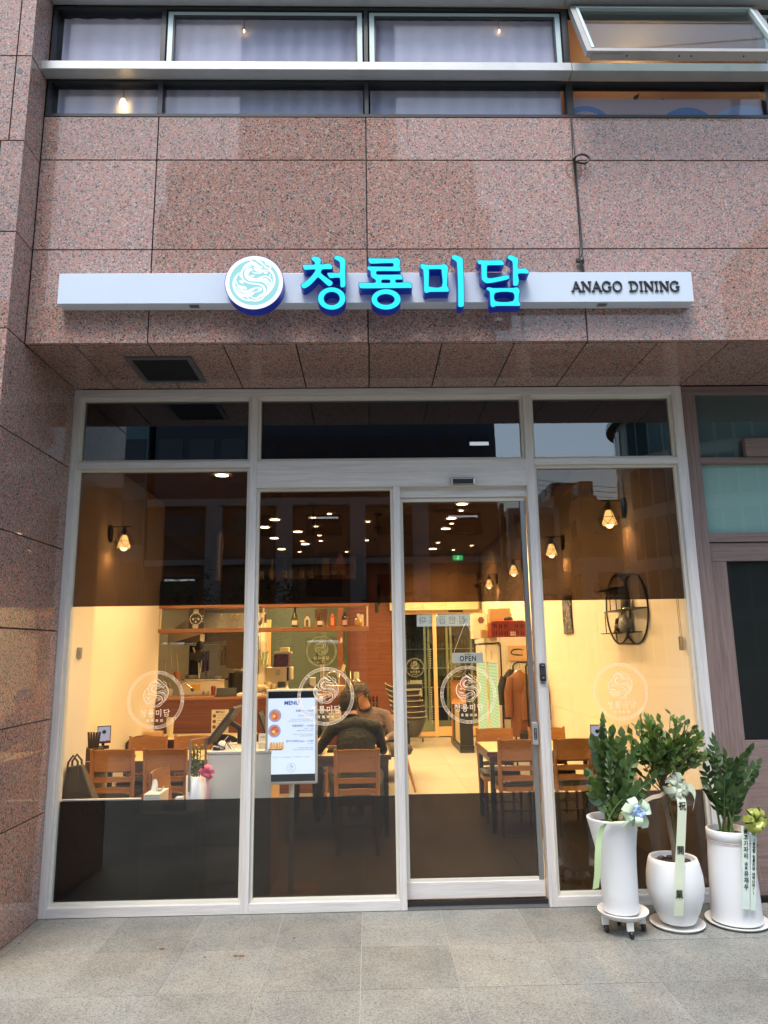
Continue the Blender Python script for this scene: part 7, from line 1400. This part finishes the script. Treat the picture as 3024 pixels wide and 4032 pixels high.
def zz_plant(t, root, tips, me, L0=.062, seed=1, per=17):
    rr = random.Random(seed); off = worldloc(t)
    for (tx, ty, tz) in tips:
        tip = Vector((tx, ty, tz)); r0_ = Vector(root) + Vector((rr.uniform(-.05, .05), rr.uniform(-.05, .05), 0)); r0_.x += (tip.x - r0_.x) * .15; ctl = r0_ + Vector(((tip.x - r0_.x) * .25, (tip.y - r0_.y) * .3, (tip.z - r0_.z) * .62))
        P_ = [bez(r0_, ctl, tip, k / 10) for k in range(11)]
        part('stem', B().tube(P_, [.0085 - .0006 * k for k in range(11)], 7), STEM, t, world=1)
        n_ = max(8, int(per * (tip - r0_).length / .5)); wob = rr.uniform(0, 3.14)
        for k in range(n_):
            u = .24 + .76 * k / (n_ - 1); p = bez(r0_, ctl, tip, u); tg = (bez(r0_, ctl, tip, min(1, u + .03)) - bez(r0_, ctl, tip, u - .03)).normalized()
            sd_ = Vector((math.cos(wob), math.sin(wob), 0)); sd_ = (sd_ - tg * sd_.dot(tg)).normalized(); s = 1 if k % 2 else -1
            if k == n_ - 1: s = 0
            d_ = tg * rr.uniform(.75, 1.1) + sd_ * s * rr.uniform(.7, 1.0) + Vector((rr.uniform(-.2, .2), rr.uniform(-.2, .2), rr.uniform(-.1, .15)))
            L_ = L0 * (1.08 - .35 * abs(u - .6) * 2) * rr.uniform(.85, 1.15)
            put_leaf(t, me, p, d_, tg * -.2 + Vector((rr.uniform(-.8, .8), -1.2, rr.uniform(-.1, .8))), L_, off, rr.uniform(.85, 1.15))
# leaves of the small plant behind the left window
rr = random.Random(21); lmS = leaf_mesh('small_leaf', leafmat('small_plant_leaf', (.03, .10, .02), (.10, .22, .05)), .60, .2)
for k in range(8):
    bx, by = rr.uniform(-.03, .03), rr.uniform(-.03, .03); H_ = rr.uniform(.12, .23); part('stem', B().tube([(bx, by, .20), (bx * 1.4, by * 1.4, .20 + H_)], .003, 5), STEM, sp_, world=0)
    for j in range(9): u = (j + 1) / 9; a = j * 2.4 + k; put_leaf(sp_, lmS, (bx * (1 + .4 * u), by * (1 + .4 * u), .20 + H_ * u), (math.cos(a), math.sin(a), .5), (0, 0, 1), rr.uniform(.03, .045), Vector((0, 0, 0)))
# --- first: tall flared pot on a castor stand
X1, Y1 = 1.512, -.44
p1 = thing('plant_in_tall_pot', 'leafy green plant in a tall white flared pot with a pale green and blue bow', 'potted plant', (X1, Y1, .118))
def sway(p): return (p[0] - .020 * max(0, (p[2] - .05) / .5) ** 1.8, p[1], p[2])
part('pot', B().lathe([(.100, 0), (.104, .01), (.107, .12), (.112, .25), (.122, .36), (.140, .46), (.151, .525), (.152, .533), (.147, .536), (.138, .532), (.130, .49), (.0001, .488)], (0, 0, 0), 56, fn=sway), POTW, p1); part('soil', B().lathe([(.131, .492), (.09, .500), (.0001, .504)], (-.006, 0, 0), 24), SOIL, p1)
zz_plant(p1, (X1 - .03, Y1, .615), [(1.47, -.46, 1.225), (1.395, -.50, 1.11), (1.60, -.42, 1.12), (1.745, -.40, 1.10), (1.355, -.48, .90), (1.80, -.46, .90), (1.53, -.36, 1.02), (1.44, -.36, 1.04), (1.56, -.52, .96), (1.665, -.36, .98), (1.48, -.54, 1.02), (1.40, -.40, .80), (1.63, -.50, .84), (1.51, -.50, 1.15), (1.67, -.46, 1.04), (1.58, -.54, .80)], leaf_mesh('zz_leaf', ZL, .64, .06), .078, 3, 18)
GR = plain('pale_green_ribbon', (.60, .74, .56), .45, var=.05, scale=60); BLR = plain('pale_blue_ribbon', (.36, .50, .80), .45, var=.05); GRG = plain('lime_ribbon', (.52, .68, .36), .45, var=.08, scale=14)
bow(p1, (.075, -.15, .60), .085, GR, 7, .055, rs=2); bow(p1, (.080, -.185, .605), .045, BLR, 7, .032, name='blue_bow_loop', rs=8)
def strip(parent, path, wv, m_, name='ribbon', n=18):
    """path: list of points; wv: half-width vector (constant)"""
    P_ = [Vector(p) for p in path]
    def at(u):
        x = u * (len(P_) - 1); i = min(int(x), len(P_) - 2); f_ = x - i; a, b_ = P_[i], P_[i + 1]; p0 = P_[max(i - 1, 0)]; p3 = P_[min(i + 2, len(P_) - 1)]
        return .5 * ((2 * a) + (-p0 + b_) * f_ + (2 * p0 - 5 * a + 4 * b_ - p3) * f_ * f_ + (-p0 + 3 * a - 3 * b_ + p3) * f_ ** 3)
    o = part(name, B().sheet(lambda u, v: tuple(at(v) + Vector(wv) * (2 * u - 1)), 2, n), m_, parent, world=1); return o, at
o, _ = strip(p1, [(1.585, -.61, .70), (1.54, -.615, .665), (1.47, -.612, .66), (1.40, -.595, .645), (1.365, -.59, .58), (1.345, -.60, .48), (1.335, -.60, .38), (1.32, -.595, .29)], (.020, .004, .004), GRG)
o, _ = strip(p1, [(1.60, -.615, .72), (1.56, -.625, .69), (1.51, -.63, .658)], (.018, .002, .022), GR); strip(p1, [(1.62, -.62, .70), (1.635, -.625, .66), (1.63, -.62, .625)], (.020, .0, .002), GR)
st = thing('plant_stand', 'white round plant saucer stand on four black castors', 'plant stand', (X1 + .01, Y1, 0))
part('saucer', B().lathe([(.0001, .100), (.120, .100), (.145, .125), (.150, .128), (.150, .120), (.125, .092), (.0001, .090)], (0, 0, 0), 44), WHITE, st)
for k in range(4):
    a = math.pi / 4 + k * math.pi / 2 + math.radians(45); x, y = .112 * math.cos(a), .112 * math.sin(a)
    part('leg', B().box(x - .020, x + .020, y - .010, y + .010, .040, .0905), WHITE, st, bevel=.003)
    w_ = part('castor', B().lathe([(.020, -.009), (.022, -.006), (.022, .006), (.020, .009)], (x + .004, y - .004, .0225), 18, 'X').box(x - .013, x + .016, y - .014, y + .010, .030, .042), BLACK, st)
# --- second: barrel pot with the round-headed little tree
X2, Y2 = 1.885, -.36
p2 = thing('tree_in_barrel_pot', 'small round-headed tree in a white barrel pot with a long cream congratulation ribbon', 'potted plant', (X2, Y2, .026))
part('pot', B().lathe([(.098, 0), (.105, .006), (.135, .07), (.160, .14), (.170, .20), (.167, .27), (.152, .34), (.142, .367), (.134, .368), (.128, .355), (.128, .33), (.0001, .328)], (0, 0, 0), 56), POTW, p2); part('soil', B().lathe([(.128, .332), (.07, .337), (.0001, .340)], (0, 0, 0), 24), SOIL, p2)
for k in range(9): a = k * .7; part('pebble', B().ball((.085 * math.cos(a), .085 * math.sin(a), .342), .022, 9, 6, sx=1.2, sz=.6), plain('black_pebble', (.03, .03, .032), .5), p2)
part('trunk', B().tube([(.012, -.02, .33), (.005, -.015, .45), (-.012, -.01, .60), (-.03, 0, .74), (-.028, .0, .86), (-.02, 0, .98)], [.021, .017, .0145, .013, .012, .008], 12), BARK, p2); part('stake', B().tube([(.03, -.03, .33), (-.005, -.02, .80)], .003, 6), STEM, p2)
cc = Vector((.002, .0, 1.03)); rr = random.Random(5); off2 = Vector((0, 0, 0)); lm1 = leaf_mesh('ficus_leaf', FL, .62, .08); lm2 = leaf_mesh('ficus_young_leaf', FLY, .58, .08); tw = B(); extra = B(); nl = 0
for k in range(78):
    a = rr.uniform(0, 6.283); e_ = rr.uniform(-.35, 1.0); q = math.sqrt(1 - e_ * e_); R_ = rr.uniform(.86, 1.04)
    tip = cc + Vector((math.cos(a) * q * .255, math.sin(a) * q * .22, e_ * .215)) * R_ + Vector((0, 0, -.02))
    s0 = Vector((-.026, 0, rr.uniform(.74, .93))); ctl = s0 + Vector(((tip.x - s0.x) * .45, (tip.y - s0.y) * .45, (tip.z - s0.z) * .25 + .02)); P_ = [bez(s0, ctl, tip, i / 6) for i in range(7)]
    tw.tube(P_, [.0042, .0038, .0033, .0029, .0025, .002, .0016], 5)
    for j in range(10):
        u = .42 + .58 * j / 9; p = bez(s0, ctl, tip, u); tg = (tip - ctl).normalized(); d_ = tg * (.5 + .5 * u) + Vector((rr.uniform(-1, 1), rr.uniform(-1, 1), rr.uniform(-.3, .9))) * .9; L_ = rr.uniform(.038, .060)
        up = Vector((rr.uniform(-.5, .5), rr.uniform(-1.3, .1), .8)); young = (p.z > 1.06 and rr.random() < .6) or rr.random() < .15
        if nl < 300 and (p.y < .03 or p.z > 1.12): put_leaf(p2, lm2 if young else lm1, p, d_, up, L_, off2, rr.uniform(.9, 1.15)); nl += 1
        else:
            d_ = d_.normalized(); x_ = d_.cross(up).normalized() * L_ * .27; extra.add([p, p + d_ * L_ * .28 + x_ * .85, p + d_ * L_ * .6 + x_, p + d_ * L_, p + d_ * L_ * .6 - x_, p + d_ * L_ * .28 - x_ * .85], [(0, 1, 2, 3, 4, 5)])
part('twigs', tw, BARK, p2); part('foliage', extra, FL, p2, kind='stuff')
CRM = plain('cream_ribbon', (.68, .74, .56), .45, var=.04, scale=40); SLV = plain('silver_green_ribbon', (.42, .47, .36), .32, var=.25, scale=130)
bow(p2, (.015, -.10, .80), .085, SLV, 10, .040, rs=4); bow(p2, (.005, -.13, .80), .055, CRM, 6, .034, name='inner_bow_loop', rs=6)
o, at_ = strip(p2, [(1.905, -.50, .80), (1.903, -.53, .74), (1.890, -.535, .64), (1.868, -.54, .50), (1.848, -.545, .38), (1.832, -.555, .27), (1.825, -.553, .19), (1.818, -.545, .115)], (.031, .008, -.003), CRM)
ob_ = worldloc(o)
for ch, z, s_ in (('祝', .725, .052), ('開', .475, .050), ('業', .235, .050)):
    u = min(range(200), key=lambda k: abs(at_(k / 199).z - z)) / 199; p = at_(u); link('lettering', text_mesh(ch, s_, BLACKINK, bold=.0012), o, p - ob_ + Vector((0, -.003, 0)), (R(90), R(4), R(12)))
strip(p2, [(1.93, -.47, .80), (1.985, -.48, .82), (2.01, -.48, .77), (1.99, -.48, .70)], (.006, .0, .022), CRM)
strip(p2, [(1.86, -.44, .80), (1.80, -.46, .775), (1.74, -.47, .765), (1.66, -.5, .735)], (0, .002, .012), plain('peach_ribbon', (.62, .50, .36), .5))
def saucer(x, y, r, lab):
    return solo('saucer', B().lathe([(.0001, .006), (r * .85, .006), (r, .022), (r + .004, .024), (r + .003, .016), (r * .88, 0), (.0001, 0)], (x, y, 0), 48), WHITE, lab, 'saucer')
saucer(X2 - .005, Y2, .158, 'round white saucer under the barrel pot')
# --- third: tapered pot at the right
X3, Y3 = 2.262, -.34
p3 = thing('plant_in_tapered_pot', 'dark green plant in a white pot that widens downwards, olive bow and two lettered ribbons', 'potted plant', (X3, Y3, .020))
part('pot', B().lathe([(.146, 0), (.148, .01), (.142, .20), (.134, .38), (.1285, .47), (.1285, .471), (.1335, .475), (.1335, .525), (.128, .530), (.119, .526), (.116, .49), (.0001, .488)], (0, 0, 0), 56), POTW, p3); part('soil', B().lathe([(.117, .492), (.06, .497), (.0001, .50)], (0, 0, 0), 24), SOIL, p3)
zz_plant(p3, (X3 - .01, Y3, .515), [(2.205, -.38, 1.09), (2.17, -.40, 1.0), (2.285, -.36, .98), (2.43, -.38, 1.02), (2.38, -.34, .96), (2.48, -.36, .93), (2.115, -.40, .82), (2.34, -.42, .93), (2.22, -.46, .88), (2.41, -.44, .86), (2.15, -.34, .90), (2.29, -.48, .80)], leaf_mesh('zz_leaf', ZL2, .50, .06), .074, 9, 19)
saucer(X3, Y3, .182, 'round white saucer under the tapered pot at the right')
STR = plain('brown_string', (.35, .22, .13), .7); tie = B().tube([(.1355 * math.cos(a), .1355 * math.sin(a), .462) for a in [2 * math.pi * k / 40 for k in range(40)]], .0022, 5, closed=True)
tie.tube([(.095, -.115, .45), (.115, -.12, .47), (.125, -.115, .455), (.10, -.12, .445)], .002, 5).tube([(.10, -.12, .45), (.105, -.13, .36), (.11, -.135, .25)], .002, 5).tube([(.10, -.12, .45), (.09, -.132, .38), (.095, -.138, .30)], .002, 5); part('string_tie', tie, STR, p3)
OLR = plain('olive_gold_ribbon', (.33, .37, .07), .28, var=.15, scale=20)
bow(p3, (.085, -.17, .615), .075, OLR, 12, .036, rs=12)
MINT = plain('mint_ribbon', (.68, .80, .72), .45, var=.03)
def lettered(path, txts, wv, size, gap, roty, z0_):
    o, at_ = strip(p3, path, wv, MINT); ow = worldloc(o); z = z0_; table = [(at_(k / 300).z, at_(k / 300)) for k in range(301)]
    for ch, s_ in txts:
        if ch != ' ':
            p = min(table, key=lambda q: abs(q[0] - z))[1]; link('lettering', text_mesh(ch, s_, BLACKINK, bold=.0008), o, p - ow + Vector((0, -.0035, 0)), (R(90), roty, R(5)))
        z -= s_ * gap if ch != ' ' else .010
lettered([(2.287, -.510, .60), (2.280, -.518, .54), (2.268, -.520, .42), (2.256, -.523, .31), (2.244, -.524, .21), (2.236, -.522, .135)], [(c, .033) for c in '물고기자리'] + [(' ', 0)] + [(c, .021) for c in '대표'] + [(' ', 0)] + [(c, .034) for c in '유재우'], (.024, .004, -.003), .03, 1.06, R(6), .570)
lettered([(2.345, -.500, .60), (2.338, -.506, .54), (2.322, -.508, .42), (2.306, -.512, .31), (2.292, -.515, .21), (2.282, -.514, .125)], [(c, .024) for c in '구디'] + [(' ', 0)] + [(c, .021) for c in '1등맛집'] + [(' ', 0)] + [(c, .021) for c in '청룡미담'] + [(' ', 0)] + [(c, .020) for c in '대박나라!!'], (.018, .004, -.003), .03, 1.02, R(8), .575)

# ================================================================== the other side of the street (seen mirrored in the glass and stone)
def grid_block(name, label, cat, x0, x1, y0, y1, z0, z1, wall, glassm, floor_h=3.6, bay_=2.4, lit=0, win=(.78, .62), group=None):
    """building: body plus window panes and bands on the side that faces the street"""
    t = thing(name, label, cat, ((x0 + x1) / 2, (y0 + y1) / 2, z0), world=True, group=group)
    part('wall', B().box(x0, x1, y0, y1, z0, z1), wall, t); wb = B(); lb = B(); nx = max(1, int((x1 - x0) / bay_)); nz = max(1, int((z1 - z0) / floor_h)); bx, fh = (x1 - x0) / nx, (z1 - z0) / nz; rr = random.Random(name + label)
    for j in range(nz):
        for i in range(nx):
            xa = x0 + i * bx + bx * (1 - win[0]) / 2; za = z0 + j * fh + fh * (1 - win[1]) * .55
            wb.box(xa, xa + bx * win[0], y1 - .02, y1 + .06, za, za + fh * win[1])
            if rr.random() < lit: lb.box(xa + .1, xa + bx * win[0] - .2, y1 + .061, y1 + .075, za + fh * win[1] * .80, za + fh * win[1] * .88)
    ny = max(1, int((y1 - y0) / bay_)); by = (y1 - y0) / ny
    for s, X in ((-1, x0), (1, x1)):
        for j in range(nz):
            for i in range(ny): ya = y0 + i * by + by * (1 - win[0]) / 2; za = z0 + j * fh + fh * (1 - win[1]) * .55; wb.box(X - .06, X + .06, ya, ya + by * win[0], za, za + fh * win[1])
    part('windows', wb, glassm, t)
    if lb.v: part('lit_windows', lb, glow('office_light', (.85, .92, 1), 4), t)
    return t
NAVY = plain('navy_curtain_wall', (.020, .026, .040), .12, .3, var=.1, scale=.2); NGL = plain('dark_office_glass', (.008, .012, .02), .05, .2, spec=.8, scale=.3); GRB = plain('grey_block', (.42, .40, .39), .7, var=.1, scale=.5); BRB = plain('brown_block', (.24, .125, .075), .7, var=.12, scale=.4); ORB = plain('orange_block', (.50, .22, .07), .7, var=.1, scale=.5); WHB = plain('white_block', (.62, .58, .54), .7, var=.1, scale=.5); TEG = plain('teal_block_glass', (.07, .15, .16), .15, .2, spec=.8, scale=.3); PGL = plain('pale_green_panel', (.45, .52, .44), .4, var=.12, scale=.6)
grid_block('office_tower', 'dark navy office tower across the street, lower wing', 'office tower', -12.6, 7.75, -50, -36.4, 10.6, 28.5, NAVY, NGL, 3.6, 1.8, .05)
grid_block('office_tower', 'dark navy office tower across the street, middle step', 'office tower', -12.4, 7.1, -50, -37.2, 28.6, 32.3, NAVY, NGL, 3.6, 1.8)
grid_block('office_tower', 'dark navy office tower across the street, tall part', 'office tower', -8.0, 2.1, -50, -37.4, 32.4, 58, NAVY, NGL, 3.6, 1.8)
t = grid_block('podium_building', 'brown podium building with pale columns under the navy tower', 'building', -12.6, 7.6, -50, -35.6, 0, 10.5, BRB, NGL, 3.5, 4.0, .12, (.5, .35))
for x in (-9.2, -5.2, -1.0, 2.6): part('column', B().box(x, x + .9, -35.6, -35.2, 0, 10.4), GRB, t)
part('cornice', B().box(-12.6, 7.6, -35.6, -35.3, 10.0, 10.4).box(-12.6, 7.6, -35.6, -35.3, 6.6, 6.9), GRB, t)
grid_block('glass_office', 'teal glass office at the left across the street', 'office building', -40, -12.9, -52, -36, 0, 22, TEG, NGL, 3.4, 1.6, .03, (.86, .72))
t = grid_block('finned_block', 'grey block with upright fins receding across the street', 'building', 11.5, 15.6, -92, -52, 0, 13.0, GRB, NGL, 3.2, 2.2, .1)
for k in range(18): part('fin', B().box(11.2, 11.5, -92 + k * 2.2, -91.3 + k * 2.2, 0, 13.8), BRB, t)
grid_block('low_office', 'long brown office block across the street', 'building', 15.8, 19.5, -66, -54, 0, 14.4, BRB, NGL, 3.4, 2.0, .05)
grid_block('roof_house', 'dark plant room on the brown office block', 'roof room', 16.2, 18.4, -64, -56, 14.5, 16.0, NAVY, NGL, 3.0, 2.0)
grid_block('orange_building', 'orange topped building across the street', 'building', 17.0, 24.5, -62, -51, 8.8, 13.4, ORB, NGL, 3.2, 3.0, .04, (.4, .3))
grid_block('white_building', 'white lower storeys below the orange building', 'building', 17.0, 24.3, -62, -50.8, 0, 8.7, WHB, NGL, 3.2, 3.0, .04, (.4, .4))
grid_block('roof_house', 'slim orange stair tower on the orange building', 'roof room', 17.2, 18.3, -60, -51.2, 13.5, 15.0, ORB, NGL, 3.0, 2.0)
t = thing('round_tower', 'round pale green panelled tower across the street at the right', 'tower', (21.5, -37, 0), world=True)
part('wall', B().lathe([(5.9, 0), (5.9, 15.2)], (21.5, -37, 0), 40), PGL, t); wb = B()
for j in range(5):
    for i in range(40):
        if i % 5 == 4: continue
        a0, a1 = 2 * math.pi * (i + .08) / 40, 2 * math.pi * (i + .92) / 40; za = .6 + j * 3; r_ = 5.95; wb.add([(21.5 + r_ * math.cos(a), -37 + r_ * math.sin(a), z) for a, z in ((a0, za), (a1, za), (a1, za + 2.3), (a0, za + 2.3))], [(0, 1, 2, 3)])
part('windows', wb, TEG, t); part('roof', B().lathe([(6.4, 15.21), (6.4, 15.5), (1.0, 16.4)], (21.5, -37, 0), 40), NAVY, t)
grid_block('glass_office', 'tall pale green glass office beyond the round tower', 'office building', 29, 48, -50, -36, 0, 32, PGL, TEG, 3.4, 2.0, .02, (.6, .8))
def street_tree(x, y, h, r, lab, seed):
    rr = random.Random(seed); t = thing('street_tree', lab, 'tree', (x, y, -.0), world=True, group='street trees across from the restaurant')
    part('trunk', B().tube([(x, y, 0), (x + .1, y, h * .35), (x - .1, y, h * .6), (x + .05, y, h * .85)], [.16, .13, .1, .05], 10), BARK, t); lb = B(); br = B()
    for k in range(9): a = rr.uniform(0, 6.28); z0_ = h * rr.uniform(.4, .75); br.tube([(x, y, z0_), (x + math.cos(a) * r * .4, y + math.sin(a) * r * .4, z0_ + .3), (x + math.cos(a) * r * .8, y + math.sin(a) * r * .8, z0_ + .35)], [.05, .035, .015], 6)
    part('branches', br, BARK, t)
    cl = [(Vector((rr.uniform(-1, 1) * r * .75, rr.uniform(-1, 1) * r * .75, rr.uniform(.42, .98) * h)), rr.uniform(.3, .55) * r) for _ in range(16)]
    for c_, q in cl:
        for k in range(90):
            d_ = Vector((rr.gauss(0, 1), rr.gauss(0, 1), rr.gauss(0, .7))).normalized() * q * rr.uniform(.5, 1.05); p = Vector((x, y, 0)) + c_ + d_; a_ = Vector((rr.uniform(-1, 1), rr.uniform(-1, 1), rr.uniform(-.4, .6))).normalized() * .10; b2 = a_.cross(Vector((rr.uniform(-1, 1), rr.uniform(-1, 1), 1))).normalized() * .05
            lb.add([p - a_, p + b2, p + a_, p - b2], [(0, 1, 2, 3)])
    part('crown', lb, plain('street_tree_leaf', (.035, .055, .02), .7, var=.3, scale=3), t, kind='stuff'); return t
for i, (x, y, h, r) in enumerate([(4.6, -17, 4.4, 1.5), (7.2, -17.5, 4.9, 1.8), (-4.4, -17, 5.0, 1.8), (10.4, -18, 4.3, 1.5), (-8.5, -18, 5.2, 1.9), (1.6, -18.5, 4.4, 1.6)]):
    street_tree(x, y - 11, h, r * 1.2, 'street tree across the road, %s' % ['left of the round tower', 'in front of the round tower', 'in front of the podium left of centre', 'right of the round tower', 'before the teal office', 'before the right end of the podium'][i], i + 40)
wr = thing('power_lines', 'three black power lines strung along the far side of the road', 'power lines', (9, -24, 8), world=True)
for k in range(3): part('wire', B().tube([(4.5 + 1.2 * q, -24, 8.2 - k * .22 + .02 * (q - 7) ** 2) for q in range(16)], .014, 4), BLACK, wr); part('insulator', B().lathe([(.05, 0), (.10, .2), (.05, .5)], (5.0, -24, 8.2 - k * .22 + .98), 8, 'X'), BLACK, wr)
# unsettle: nothing left to strip; drop helper marks
for o in bpy.data.objects:
    if '_w' in o: del o['_w']
